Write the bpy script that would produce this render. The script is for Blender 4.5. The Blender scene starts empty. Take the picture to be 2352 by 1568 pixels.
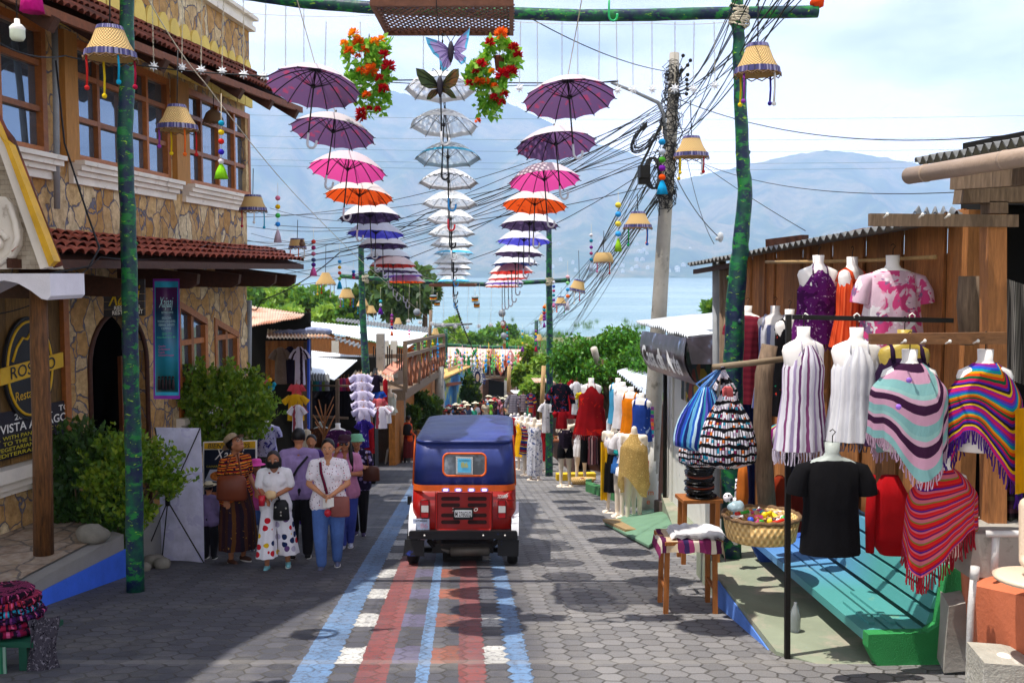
import bpy,bmesh,math,random
from math import sin,cos,pi,radians,atan,sqrt
from mathutils import Vector as V,Matrix,noise as mnoise
random.seed(7)
R=random.random
def U(a,b):return a+(b-a)*random.random()
scene=bpy.context.scene
COL=scene.collection
F=2287.0
TH=atan(159/F)
def ray(px,py):
 a=(px-1176)/F;b=(784-py)/F
 return V((a,cos(TH)+b*sin(TH),b*cos(TH)-sin(TH)))
def P(px,py,d):
 r=ray(px,py);return r*(d/r.y)
def gz(y):
 if y<40:return-(2.03+.13*y)
 if y<110:return-7.23-(y-40)*.10
 if y<400:return-14.23-(y-110)*11.3/290
 return-25.53-(y-400)*.15
def G(px,py):
 r=ray(px,py);q=r*(-2.03/(r.z+.13*r.y))
 if 0<q.y<=40:return q
 return r*(-3.23/(r.z+.10*r.y))
def pm(d):return F/d*.985
MATS={}
def lin(c):
 def f(x):return x/12.92 if x<=.04045 else((x+.055)/1.055)**2.4
 return tuple(f(x)for x in c[:3])
def hx(s):
 return lin(tuple(int(s[i:i+2],16)/255 for i in(0,2,4)))
class NT:
 def __init__(s,name):
  s.m=bpy.data.materials.new(name);s.m.use_nodes=True
  s.t=s.m.node_tree;s.t.nodes.clear()
  s.out=s.n('ShaderNodeOutputMaterial')
 def n(s,typ,**kw):
  x=s.t.nodes.new(typ)
  for k,v in kw.items():setattr(x,k,v)
  return x
 def l(s,a,b):s.t.links.new(a,b)
 def inp(s,node,key,val):
  if hasattr(val,'is_output')or isinstance(val,bpy.types.NodeSocket):s.l(val,node.inputs[key])
  else:node.inputs[key].default_value=val
 def math(s,op,a,b=0.0,c=0.0):
  x=s.n('ShaderNodeMath',operation=op)
  s.inp(x,0,a);s.inp(x,1,b);s.inp(x,2,c);return x.outputs[0]
 def mix(s,f,a,b,typ='MIX'):
  x=s.n('ShaderNodeMix',data_type='RGBA',blend_type=typ)
  s.inp(x,0,f);s.inp(x,6,c4(a));s.inp(x,7,c4(b));return x.outputs[2]
 def coord(s,which='Object'):
  return s.n('ShaderNodeTexCoord').outputs[which]
 def mapping(s,vec,scale=(1,1,1),loc=(0,0,0),rot=(0,0,0)):
  x=s.n('ShaderNodeMapping');s.l(vec,x.inputs[0])
  x.inputs['Scale'].default_value=scale;x.inputs['Location'].default_value=loc;x.inputs['Rotation'].default_value=rot
  return x.outputs[0]
 def noise(s,vec,scale,detail=4,rough=.55,out=0,dist=0):
  x=s.n('ShaderNodeTexNoise');s.l(vec,x.inputs['Vector'])
  x.inputs['Scale'].default_value=scale;x.inputs['Detail'].default_value=detail;x.inputs['Roughness'].default_value=rough
  x.inputs['Distortion'].default_value=dist
  return x.outputs[out]
 def ramp(s,fac,stops,interp='LINEAR'):
  x=s.n('ShaderNodeValToRGB');s.l(fac,x.inputs[0]);cr=x.color_ramp;cr.interpolation=interp
  while len(cr.elements)<len(stops):cr.elements.new(0.5)
  for e,(p,c)in zip(cr.elements,stops):
   e.position=p;e.color=c4(c)
  return x.outputs[0]
 def sep(s,vec):
  x=s.n('ShaderNodeSeparateXYZ');s.l(vec,x.inputs[0]);return x.outputs
 def bump(s,h,strength=.3,dist=.01):
  x=s.n('ShaderNodeBump');s.l(h,x.inputs['Height']);x.inputs['Strength'].default_value=strength;x.inputs['Distance'].default_value=dist
  return x.outputs[0]
 def bsdf(s,color,rough=.8,metallic=0,spec=.4,normal=None,**kw):
  x=s.n('ShaderNodeBsdfPrincipled')
  s.inp(x,'Base Color',c4(color));s.inp(x,'Roughness',rough);s.inp(x,'Metallic',metallic);s.inp(x,'Specular IOR Level',spec)
  if normal is not None:s.l(normal,x.inputs['Normal'])
  for k,v in kw.items():s.inp(x,k.replace('_',' '),v)
  return x.outputs[0]
 def fin(s,sh):s.l(sh,s.out.inputs[0]);return s.m
def c4(c):
 if isinstance(c,(tuple,list))and len(c)==3:return(c[0],c[1],c[2],1)
 return c
def sc(c,k):return tuple(min(1,x*k)for x in c)
def plain(name,color,rough=.8,var=.18,ns=6,bump=.25,bs=60,metallic=0,spec=.35,stretch=(1,1,1),dirt=None):
 if name in MATS:return MATS[name]
 if isinstance(color,str):color=hx(color)
 t=NT(name);co=t.mapping(t.coord(),scale=stretch)
 n1=t.noise(co,ns,6,.6)
 col=t.ramp(n1,[(.3,sc(color,1-var)),(.7,sc(color,1+var))])
 if dirt:
  n2=t.noise(t.mapping(t.coord(),loc=(3.1,7,2)),dirt[1],5,.7)
  f=t.ramp(n2,[(dirt[2],(0,0,0)),(min(1,dirt[2]+.12),(1,1,1))])
  col=t.mix(f,col,dirt[0]if not isinstance(dirt[0],str)else hx(dirt[0]))
 nb=t.noise(co,bs,3)
 m=t.fin(t.bsdf(col,rough,metallic,spec,t.bump(nb,bump,.01)))
 MATS[name]=m;return m
def cloth(name,color,color2=None,stripes=None,axis='v',scale=1.0,pat=None,transl=.25,rough=.95):
 """fabric; stripes: list of colours repeated along UV axis; pat: (colour, scale, threshold) blotches"""
 if name in MATS:return MATS[name]
 t=NT(name);uv=t.coord('UV');ob=t.coord('Object')
 if stripes:
  so=t.sep(uv);x=so[0]if axis=='u' else so[1]
  w=t.noise(ob,7,2)
  x=t.math('ADD',t.math('MULTIPLY',x,scale),t.math('MULTIPLY',w,.12))
  fr=t.math('FRACT',x);k=len(stripes)
  col=t.ramp(fr,[(i/k,hx(c)if isinstance(c,str)else c)for i,c in enumerate(stripes)],'CONSTANT')
 else:
  c=hx(color)if isinstance(color,str)else color
  n1=t.noise(ob,5,4)
  col=t.ramp(n1,[(.3,sc(c,.8)),(.7,sc(c,1.15))])
 if pat:
  for(pc,ps,th)in(pat if isinstance(pat,list)else[pat]):
   v=t.noise(ob,ps,3,.6,dist=.6)
   f=t.ramp(v,[(th,(0,0,0)),(th+.03,(1,1,1))])
   col=t.mix(f,col,hx(pc)if isinstance(pc,str)else pc)
 nb=t.noise(ob,160,2)
 fold=t.noise(t.mapping(ob,scale=(1,1,.35)),9,3)
 hh=t.math('ADD',t.math('MULTIPLY',nb,.15),fold)
 nm=t.bump(hh,.5,.03)
 d=t.bsdf(col,rough,0,.15,nm)
 tr=t.n('ShaderNodeBsdfTranslucent');t.l(col,tr.inputs[0])
 mx=t.n('ShaderNodeMixShader');mx.inputs[0].default_value=transl
 t.l(d,mx.inputs[1]);t.l(tr.outputs[0],mx.inputs[2])
 m=t.fin(mx.outputs[0]);MATS[name]=m;return m
def dots(name,base,dotcols,scale,size=.28,rough=.9):
 """fabric with round dots of several colours (voronoi cells)"""
 if name in MATS:return MATS[name]
 t=NT(name);ob=t.coord('Object')
 v=t.n('ShaderNodeTexVoronoi');t.l(ob,v.inputs['Vector']);v.inputs['Scale'].default_value=scale;v.inputs['Randomness'].default_value=.55
 f=t.ramp(v.outputs['Distance'],[(0,(1,1,1)),(size,(0,0,0))],'CONSTANT')
 s=t.sep(v.outputs['Color']);k=len(dotcols)
 dc=t.ramp(s[0],[(i/k,hx(c))for i,c in enumerate(dotcols)],'CONSTANT')
 col=t.mix(f,hx(base),dc)
 m=t.fin(t.bsdf(col,rough,0,.15,t.bump(t.noise(t.mapping(ob,scale=(1,1,.4)),9,3),.5,.03)));MATS[name]=m;return m
class MB:
 def __init__(s):s.v=[];s.f=[];s.uv=[];s.mi=[];s.cur=0;s.sm=[];s.smooth=True
 def add(s,vs,fs,uvs=None,smooth=None):
  o=len(s.v);s.v+=[V(p)for p in vs]
  s.uv+=(uvs if uvs else[(p[0],p[2])for p in vs])
  for f in fs:s.f.append([i+o for i in f]);s.mi.append(s.cur);s.sm.append(s.smooth if smooth is None else smooth)
  return s
 def hexa(s,p):
  return s.add(p,[(3,2,1,0),(4,5,6,7),(0,1,5,4),(1,2,6,5),(2,3,7,6),(3,0,4,7)],None,False)
 def box(s,c,d,rz=0,rx=0,ry=0):
  m=Matrix.Translation(V(c))@Matrix.Rotation(rz,4,'Z')@Matrix.Rotation(ry,4,'Y')@Matrix.Rotation(rx,4,'X')
  x,y,z=d[0]/2,d[1]/2,d[2]/2
  return s.hexa([m@V(q)for q in((-x,-y,-z),(x,-y,-z),(x,y,-z),(-x,y,-z),(-x,-y,z),(x,-y,z),(x,y,z),(-x,y,z))])
 def beam(s,a,b,w,h=None):
  a=V(a);b=V(b);h=h or w;d=(b-a)
  if d.length<1e-6:return s
  d.normalize();up=V((0,0,1))if abs(d.z)<.95 else V((0,1,0))
  x=d.cross(up).normalized()*w/2;y=x.cross(d).normalized()*h/2
  return s.hexa([a-x-y,a+x-y,b+x-y,b-x-y,a-x+y,a+x+y,b+x+y,b-x+y])
 def tube(s,pts,r,n=8,cap=True):
  pts=[V(p)for p in pts];m=len(pts)
  rr=r if isinstance(r,(list,tuple))else[r]*m
  vs=[];uv=[];ref=None;L=0
  for i in range(m):
   d=(pts[min(i+1,m-1)]-pts[max(i-1,0)])
   if d.length<1e-9:d=V((0,0,1))
   d.normalize()
   if ref is None:ref=d.orthogonal().normalized()
   x=(ref-d*ref.dot(d))
   x=x.normalized()if x.length>1e-6 else d.orthogonal().normalized()
   ref=x;y=d.cross(x)
   if i:L+=(pts[i]-pts[i-1]).length
   for k in range(n):
    a=2*pi*k/n;vs.append(pts[i]+(x*cos(a)+y*sin(a))*rr[i]);uv.append((k/n,L))
  fs=[(i*n+k,i*n+(k+1)%n,(i+1)*n+(k+1)%n,(i+1)*n+k)for i in range(m-1)for k in range(n)]
  if cap:fs+=[tuple(range(n))[::-1],tuple(range((m-1)*n,m*n))]
  return s.add(vs,fs,uv)
 def lathe(s,c,prof,n=20,ax=None,cap=False):
  c=V(c);m=len(prof);vs=[];uv=[]
  q=ax if ax is not None else Matrix.Identity(3)
  for i,(r,z)in enumerate(prof):
   for k in range(n):
    a=2*pi*k/n;vs.append(c+q@V((r*cos(a),r*sin(a),z)));uv.append((k/n,i/max(1,m-1)))
  fs=[(i*n+k,i*n+(k+1)%n,(i+1)*n+(k+1)%n,(i+1)*n+k)for i in range(m-1)for k in range(n)]
  if cap:fs+=[tuple(range(n))[::-1],tuple(range((m-1)*n,m*n))]
  return s.add(vs,fs,uv)
 def ball(s,c,r,n=10,sq=(1,1,1)):
  prof=[(max(1e-4,sin(pi*i/(n//2+1))),-cos(pi*i/(n//2+1)))for i in range(n//2+2)]
  c=V(c);m=len(prof);vs=[c+V((a*cos(2*pi*k/n)*r*sq[0],a*sin(2*pi*k/n)*r*sq[1],z*r*sq[2]))for a,z in prof for k in range(n)]
  uv=[(k/n,i/(m-1))for i in range(m)for k in range(n)]
  fs=[(i*n+k,i*n+(k+1)%n,(i+1)*n+(k+1)%n,(i+1)*n+k)for i in range(m-1)for k in range(n)]
  return s.add(vs,fs,uv)
 def grid(s,fn,nu,nv,closed=False,smooth=True):
  vs=[];uv=[]
  for j in range(nv+1):
   for i in range(nu+(0 if closed else 1)):
    vs.append(V(fn(i/nu,j/nv)));uv.append((i/nu,j/nv))
  w=nu if closed else nu+1
  fs=[(j*w+i,j*w+(i+1)%w,(j+1)*w+(i+1)%w,(j+1)*w+i)for j in range(nv)for i in range(nu)]
  return s.add(vs,fs,uv,smooth)
 def prism(s,poly,off):
  n=len(poly);off=V(off);vs=[V(p)for p in poly]+[V(p)+off for p in poly]
  fs=[tuple(range(n)),tuple(range(2*n-1,n-1,-1))]+[((i+1)%n,i,i+n,(i+1)%n+n)for i in range(n)]
  return s.add(vs,fs,None,False)
 def loft(s,secs,n=24,wav=0,wn=9,cap=True,ph=0):
  m=len(secs);vs=[];uv=[]
  z0,z1=secs[0][2],secs[-1][2]
  for i,q in enumerate(secs):
   w=wav*(q[5]if len(q)>5 else 1)
   for k in range(n):
    a=2*pi*k/n;e=1+w*sin(wn*a+ph+i*.3)
    vs.append(V((q[0]+q[3]*e*cos(a),q[1]+q[4]*e*sin(a),q[2]+(q[6]*cos(a)if len(q)>6 else 0))));uv.append((k/n,(q[2]-z0)/((z1-z0)or 1)))
  fs=[(i*n+k,i*n+(k+1)%n,(i+1)*n+(k+1)%n,(i+1)*n+k)for i in range(m-1)for k in range(n)]
  if cap:fs+=[tuple(range(n))[::-1],tuple(range((m-1)*n,m*n))]
  return s.add(vs,fs,uv)
def tag(o,label=None,cat=None,group=None,kind=None):
 if label:o['label']=label
 if cat:o['category']=cat
 if group:o['group']=group
 if kind:o['kind']=kind
 return o
ORG={}
def build(name,mb,mats,parent=None,origin=None,label=None):
 if parent is not None:origin=V(ORG[parent.name])
 if origin is None:
  origin=V((sum(p.x for p in mb.v)/len(mb.v),sum(p.y for p in mb.v)/len(mb.v),min(p.z for p in mb.v)))
 me=bpy.data.meshes.new(name)
 me.from_pydata([tuple(p-origin)for p in mb.v],[],mb.f)
 if not isinstance(mats,(list,tuple)):mats=[mats]
 for m in mats:me.materials.append(m)
 me.polygons.foreach_set('use_smooth',mb.sm)
 me.polygons.foreach_set('material_index',mb.mi)
 uvl=me.uv_layers.new(name='UV')
 buf=[]
 for l in me.loops:buf+=mb.uv[l.vertex_index]
 uvl.data.foreach_set('uv',buf)
 me.update()
 o=bpy.data.objects.new(name,me);COL.objects.link(o)
 if parent is not None:o.parent=parent
 else:o.location=origin
 ORG[o.name]=origin
 if label:o['label']=label
 return o
def thing(name,label,cat,loc,group=None):
 o=bpy.data.objects.new(name,None);COL.objects.link(o);o.location=loc;o.empty_display_size=.1
 ORG[o.name]=V(loc);return tag(o,label,cat,group)
def solo(name,mb,mats,label,cat,group=None,origin=None):
 return tag(build(name,mb,mats,None,origin),label,cat,group)
def kids(o):return[c for c in bpy.data.objects if c.parent==o]
KID={}
def copy_tree(o,parent=None):
 c=o.copy();COL.objects.link(c)
 if parent is not None:c.parent=parent
 for ch in list(o.children):copy_tree(ch,c)
 return c
def remesh(mb,voxel,smooth=2):
 me=bpy.data.meshes.new('tmp');me.from_pydata([tuple(p)for p in mb.v],[],mb.f)
 o=bpy.data.objects.new('tmp',me);COL.objects.link(o)
 m=o.modifiers.new('r','REMESH');m.mode='VOXEL';m.voxel_size=voxel;m.use_smooth_shade=True
 if smooth:
  q=o.modifiers.new('s','SMOOTH');q.iterations=smooth;q.factor=.5
 bpy.context.view_layer.update()
 dg=bpy.context.evaluated_depsgraph_get();dg.update()
 e=o.evaluated_get(dg);em=e.to_mesh()
 out=MB();vs=[v.co.copy()for v in em.vertices];fs=[tuple(p.vertices)for p in em.polygons]
 e.to_mesh_clear();bpy.data.objects.remove(o);bpy.data.meshes.remove(me)
 out.add(vs,fs);return out
def caps(mb,a,b,ra,rb,n=10):
 """tapered capsule as closed mesh"""
 a=V(a);b=V(b);d=(b-a);L=d.length
 if L<1e-5:return mb.ball(a,ra,n)
 d.normalize();pts=[];rr=[]
 for k in range(4):t=pi/2*k/3;pts.append(a-d*ra*cos(t));rr.append(max(.002,ra*sin(t)))
 for k in range(4):t=pi/2*k/3;pts.append(b+d*rb*sin(t));rr.append(max(.002,rb*cos(t)))
 return mb.tube(pts,rr,n)
def textmesh(s,h,mb,org,ux,uy,align='LEFT',bold=0,depth=.004,shear=0,width=None):
 cu=bpy.data.curves.new('t','FONT');cu.body=s;cu.size=1;cu.align_x=align;cu.resolution_u=3
 cu.offset=bold;cu.shear=shear
 o=bpy.data.objects.new('t',cu);COL.objects.link(o)
 dg=bpy.context.evaluated_depsgraph_get();dg.update();e=o.evaluated_get(dg);me=e.to_mesh()
 ux=V(ux).normalized();uy=V(uy).normalized();nz=ux.cross(uy)
 kx=h/.72
 if width:
  xs=[v.co.x for v in me.vertices]or[0,1];kx2=width/max(1e-3,max(xs)-min(xs))
 else:kx2=kx
 vs=[V(org)+ux*v.co.x*kx2+uy*v.co.y*kx+nz*depth for v in me.vertices];fs=[tuple(p.vertices)for p in me.polygons]
 e.to_mesh_clear();bpy.data.objects.remove(o);bpy.data.curves.remove(cu)
 mb.add(vs,fs,None,False);return mb
class Fr:
 """vertical wall frame: s along, z up, o outwards"""
 def __init__(f,a,b,z0=0):
  f.a=V((a[0],a[1],z0));d=V((b[0]-a[0],b[1]-a[1],0));f.L=d.length;f.u=d.normalized();f.n=V((f.u.y,-f.u.x,0));f.up=V((0,0,1))
 def p(f,s,z,o=0):return f.a+f.u*s+f.up*z+f.n*o
 def box(f,mb,s0,s1,z0,z1,o0,o1):
  return mb.hexa([f.p(s0,z0,o1),f.p(s1,z0,o1),f.p(s1,z0,o0),f.p(s0,z0,o0),f.p(s0,z1,o1),f.p(s1,z1,o1),f.p(s1,z1,o0),f.p(s0,z1,o0)])
 def sx(f,px,py=784):
  r=ray(px,py);k=r.x/r.y
  return(k*f.a.y-f.a.x)/(f.u.x-k*f.u.y)
 def zy(f,s,py):
  q=f.p(s,0);r=ray(1176+q.x/q.y*F,py);return r.z/r.y*q.y-f.a.z
def leaves(mb,c,rad,n,size,droop=.0,shell=.55,clumps=0,up=.3):
 c=V(c);cl=[]
 for _ in range(clumps or 1):
  a=U(0,2*pi);z=U(-1,1);q=sqrt(1-z*z);k=U(.55,.95)
  cl.append((V((q*cos(a)*rad[0],q*sin(a)*rad[1],z*rad[2]))*k,U(.25,.5)))
 for i in range(n):
  a=U(0,2*pi);z=U(-1,1);q=sqrt(1-z*z);rr=U(shell,1)**.7
  if clumps:
   cc,k=random.choice(cl)
   p=c+cc+V((q*cos(a)*rad[0],q*sin(a)*rad[1],z*rad[2]))*k*rr
  else:p=c+V((q*cos(a)*rad[0],q*sin(a)*rad[1],z*rad[2]))*rr
  d=V((U(-1,1),U(-1,1),U(-1,1)+up-droop*2)).normalized();w=d.orthogonal().normalized()
  w=(w*cos(U(0,6))+d.cross(w)*sin(U(0,6)));L=size*U(.6,1.3);ww=L*.28
  b=len(mb.v)
  mb.v+=[p,p+d*L*.5+w*ww,p+d*L,p+d*L*.5-w*ww];mb.uv+=[(R(),R())]*4
  mb.f.append([b,b+1,b+2,b+3]);mb.mi.append(mb.cur);mb.sm.append(False)
 return mb
w=bpy.data.worlds.new("World");scene.world=w;w.use_nodes=True
wt=w.node_tree;wt.nodes.clear()
def wn(t,**k):
 x=wt.nodes.new(t)
 for a,b in k.items():setattr(x,a,b)
 return x
SUN=V((-.30,-.10,1)).normalized()
sky=wn('ShaderNodeTexSky',sky_type='NISHITA',sun_disc=False)
sky.sun_elevation=math.asin(SUN.z);sky.sun_rotation=math.atan2(SUN.x,SUN.y);sky.altitude=1500;sky.dust_density=1.0;sky.air_density=1.3
tc=wn('ShaderNodeTexCoord');mp=wn('ShaderNodeMapping');mp.inputs['Scale'].default_value=(1.2,1.2,3.6);mp.inputs['Location'].default_value=(.3,.1,.25)
nz=wn('ShaderNodeTexNoise');nz.inputs['Scale'].default_value=2.6;nz.inputs['Detail'].default_value=8;nz.inputs['Roughness'].default_value=.52
rp=wn('ShaderNodeValToRGB');rp.color_ramp.elements[0].position=.24;rp.color_ramp.elements[1].position=.50
mixc=wn('ShaderNodeMix',data_type='RGBA');mixc.inputs[7].default_value=(12,12,12.6,1)
bg=wn('ShaderNodeBackground');bg.inputs[1].default_value=.068;wo=wn('ShaderNodeOutputWorld')
L=wt.links.new
L(tc.outputs['Generated'],mp.inputs[0]);L(mp.outputs[0],nz.inputs['Vector']);L(nz.outputs[0],rp.inputs[0])
sp_=wn('ShaderNodeSeparateXYZ');L(tc.outputs['Generated'],sp_.inputs[0])
hr=wn('ShaderNodeValToRGB');L(sp_.outputs[2],hr.inputs[0]);hr.color_ramp.elements[0].position=.0;hr.color_ramp.elements[0].color=(34,33.5,36,1)
hr.color_ramp.elements[1].position=.35;hr.color_ramp.elements[1].color=(11,11.3,12.6,1);L(hr.outputs[0],mixc.inputs[7])
L(rp.outputs[0],mixc.inputs[0]);L(sky.outputs[0],mixc.inputs[6]);L(mixc.outputs[2],bg.inputs[0]);L(bg.outputs[0],wo.inputs[0])
sd=bpy.data.lights.new('sun','SUN');sd.energy=5.0;sd.angle=radians(.53);sd.color=(1,.95,.87)
so=bpy.data.objects.new('sun',sd);COL.objects.link(so);so.rotation_euler=(-SUN).to_track_quat('-Z','Y').to_euler();so.location=(0,0,60)
cd=bpy.data.cameras.new('camera');cam=bpy.data.objects.new('camera',cd);COL.objects.link(cam);scene.camera=cam
cd.lens=35;cd.sensor_width=36;cd.clip_start=.1;cd.clip_end=30000
cam.rotation_euler=(pi/2-TH,0,0)
scene.view_settings.view_transform='Standard';scene.view_settings.look='None';scene.view_settings.gamma=1;scene.view_settings.exposure=.36
scene.cycles.max_bounces=8;scene.cycles.transparent_max_bounces=16;scene.cycles.volume_bounces=1
def sheet(name,xs,ys,dz,mat,kind='structure',zf=None):
 mb=MB();mb.v=[V((x,y,(zf or gz)(y)+dz))for y in ys for x in xs];mb.uv=[(p.x,p.y)for p in mb.v]
 n=len(xs)
 mb.f=[(j*n+i,j*n+i+1,(j+1)*n+i+1,(j+1)*n+i)for j in range(len(ys)-1)for i in range(n-1)]
 mb.mi=[0]*len(mb.f);mb.sm=[True]*len(mb.f)
 o=build(name,mb,mat,None,V((0,0,0)));o['kind']=kind;return o
ys=[-30,0,20,40,60,80,100,110]+list(range(130,401,30))+[460]
t=NT('earth');co=t.coord()
earth=t.fin(t.bsdf(t.ramp(t.noise(co,.08,8,.7),[(.35,hx('566332')),(.5,hx('7a7650')),(.65,hx('40502a'))]),.95,0,.1))
sheet('ground',[-400,-60,-8,8,60,400],ys,-.03,earth)
def road_mat():
 t=NT('hex_paving');uv=t.coord('UV');s=.19
 nd=t.noise(uv,9,2,out=1)
 wob=t.n('ShaderNodeVectorMath',operation='MULTIPLY_ADD');t.l(nd,wob.inputs[0]);wob.inputs[1].default_value=(.05,.05,0);t.l(uv,wob.inputs[2])
 X,Y,_=t.sep(wob.outputs[0])
 X=t.math('ADD',t.math('ADD',X,.045),t.math('MULTIPLY',Y,.05))
 a=s*1.7320508;M=t.math
 def cell(ox,oy):
  px=M('SUBTRACT',M('MODULO',M('ADD',X,ox+400*a),a),a/2)
  py=M('SUBTRACT',M('MODULO',M('ADD',Y,oy+400*s),s),s/2)
  return px,py
 ax,ay=cell(0,0);bx,by=cell(a/2,s/2)
 la=M('ADD',M('MULTIPLY',ax,ax),M('MULTIPLY',ay,ay));lb=M('ADD',M('MULTIPLY',bx,bx),M('MULTIPLY',by,by))
 g=M('GREATER_THAN',la,lb)
 def sel(u,v):return M('ADD',M('MULTIPLY',u,M('SUBTRACT',1,g)),M('MULTIPLY',v,g))
 qx=sel(ax,bx);qy=sel(ay,by)
 cx=M('SUBTRACT',X,qx);cy=M('SUBTRACT',Y,qy)
 hd=M('MAXIMUM',M('ABSOLUTE',qy),M('ADD',M('MULTIPLY',M('ABSOLUTE',qx),.8660),M('MULTIPLY',M('ABSOLUTE',qy),.5)))
 edge=t.ramp(hd,[(.083,(0,0,0)),(.091,(.9,.9,.9))])
 kc=t.math('ROUND',M('DIVIDE',cx,a/2));kr=M('FLOOR',M('DIVIDE',cy,s))
 cmb=t.n('ShaderNodeCombineXYZ');t.l(kc,cmb.inputs[0]);t.l(kr,cmb.inputs[1])
 wn_=t.n('ShaderNodeTexWhiteNoise',noise_dimensions='2D');t.l(cmb.outputs[0],wn_.inputs[0]);rnd=wn_.outputs[0]
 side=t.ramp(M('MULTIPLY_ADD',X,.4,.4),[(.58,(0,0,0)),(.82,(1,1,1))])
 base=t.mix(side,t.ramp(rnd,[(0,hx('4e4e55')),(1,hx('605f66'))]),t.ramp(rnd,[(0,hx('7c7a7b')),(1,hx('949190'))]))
 kk_=M('ADD',M('MULTIPLY',X,.72),M('MULTIPLY',cx,.28));ki=M('DIVIDE',M('ADD',kk_,1.175),1.775)
 bp=[0,.135,.262,.385,.495,.562,.672,.785,.895]
 def cols(lst):return t.ramp(ki,[(p_,c)for p_,c in zip(bp,lst)],'CONSTANT')
 Bl,Rd,Wh,Pu,Or,Bk=[hx(c)for c in('6b8fb8','8e4642','dcdad4','6a6480','a0583f','5d5c60')]
 k0=(0,0,0);k1=(1,1,1)
 A=cols([Bl,Wh,Rd,Pu,Bl,Or,Rd,Wh,Bl])
 rr_=M('ADD',M('MULTIPLY',Y,.6),M('MULTIPLY',cy,.4))
 row3=M('LESS_THAN',M('FRACT',M('DIVIDE',rr_,1.25)),.42)
 mask=cols([k1,k0,k1,k0,k1,k0,k1,k0,k1])
 alt=cols([k0,k1,k0,k1,k0,k1,k0,k1,k0])
 inr=M('MULTIPLY',M('GREATER_THAN',ki,0),M('LESS_THAN',ki,1))
 paint=M('MAXIMUM',mask,M('MULTIPLY',alt,row3));paint=M('MULTIPLY',paint,inr)
 worn=t.ramp(t.noise(uv,22,6,.75),[(.34,(.0,.0,.0)),(.5,(1,1,1))])
 worn2=t.ramp(t.noise(uv,1.3,3,.6),[(.3,(.55,.55,.55)),(.6,(1,1,1))])
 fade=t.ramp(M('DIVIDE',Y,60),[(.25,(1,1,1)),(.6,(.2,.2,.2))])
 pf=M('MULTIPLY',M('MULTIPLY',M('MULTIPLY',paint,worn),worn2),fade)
 dust=t.noise(uv,.9,6,.7);base=t.mix(t.ramp(dust,[(.5,(0,0,0)),(.75,(.6,.6,.6))]),base,hx('9a948a'))
 fine=t.noise(uv,90,3,.7)
 base=t.mix(.8,base,t.ramp(fine,[(.3,hx('888888')),(.7,hx('d0d0d0'))]),'MULTIPLY');base=t.mix(1.0,base,(1.35,1.35,1.35),'MULTIPLY')
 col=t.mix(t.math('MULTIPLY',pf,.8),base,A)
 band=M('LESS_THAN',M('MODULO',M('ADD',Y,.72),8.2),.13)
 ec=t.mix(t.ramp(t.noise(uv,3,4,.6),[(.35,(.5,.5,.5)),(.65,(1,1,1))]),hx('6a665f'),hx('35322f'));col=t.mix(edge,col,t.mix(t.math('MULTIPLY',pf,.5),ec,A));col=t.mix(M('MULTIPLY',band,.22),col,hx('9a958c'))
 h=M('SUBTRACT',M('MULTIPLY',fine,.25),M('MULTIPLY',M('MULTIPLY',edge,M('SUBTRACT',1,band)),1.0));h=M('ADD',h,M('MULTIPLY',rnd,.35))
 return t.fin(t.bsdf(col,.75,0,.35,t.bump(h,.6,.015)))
sheet('road',[-6.6,0,5.0],[-12,0,20,40,60,80,104],0.0,road_mat())
t=NT('lake_water');co=t.coord()
h=t.noise(t.mapping(co,scale=(.25,.9,1)),1.2,5,.6)
lw=t.fin(t.bsdf(t.ramp(t.noise(t.mapping(co,scale=(.0015,.006,1)),1.5,4),[(.35,hx('6f9298')),(.65,hx('92acae'))]),.22,0,.5,t.bump(h,.12,.3)))
mb=MB();mb.add([(-6000,380,-25),(6000,380,-25),(6000,6500,-25),(-6000,6500,-25)],[(0,1,2,3)]);o=build('lake',mb,lw,None,V((0,0,0)));o['kind']='structure'
t=NT('mountain_land');co=t.coord()
n1=t.noise(co,.0022,9,.68);n2=t.noise(co,.02,5,.7)
c_=t.ramp(n1,[(.36,hx('1c3014')),(.47,hx('465a2a')),(.56,hx('8a7a50')),(.64,hx('2c4218'))])
c_=t.mix(t.ramp(n2,[(.4,(0,0,0)),(.7,(.6,.6,.6))]),c_,hx('26381c'))
mland=t.fin(t.bsdf(c_,.95,0,.1))
def interp(tab,x):
 if x<=tab[0][0]:return tab[0][1]
 for(a,b),(c,d)in zip(tab,tab[1:]):
  if x<=c:return b+(d-b)*(x-a)/(c-a)
 return tab[-1][1]
def range_(name,sky_,y0,y1,nu,nv,amp,x0=-300,x1=2700,pw=1.2):
 mb=MB()
 def fn(i,j):
  px=x0+(x1-x0)*i;y=y0+(y1-y0)*j
  zt=P(px,interp(sky_,px),y1).z
  q=P(px,625,y);z=-26+(zt+26)*(j**pw)
  rid=1-abs(mnoise.noise(V((px*.006,j*1.6,amp*.01))))*2
  z+=amp*sin(pi*min(1,j*1.02))*(rid*.9-.35+.5*mnoise.noise(V((px*.02,j*5,3))))+amp*.05*mnoise.noise(V((px*.08,j*20,1)))*j
  z+=amp*.06*mnoise.noise(V((px*.05,9,1)))*j
  return(q.x,y,max(z,-27))
 mb.grid(fn,nu,nv);o=build(name,mb,mland,None,V((0,0,0)));o['kind']='structure'
range_('mountain_range',[(-300,330),(300,250),(560,190),(690,212),(800,215),(894,207),(960,222),(1060,206),(1110,214),(1180,243),(1234,268),(1300,300),(1366,330),(1430,345),(1490,372),(1560,420),(1800,470),(2700,520)],4600,7600,260,70,170)
range_('mountain_slope',[(-300,560),(900,600),(1300,470),(1480,430),(1620,400),(1730,375),(1834,352),(1900,346),(1965,352),(2090,374),(2200,402),(2352,440),(2700,500)],4400,7200,260,70,150)
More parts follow.
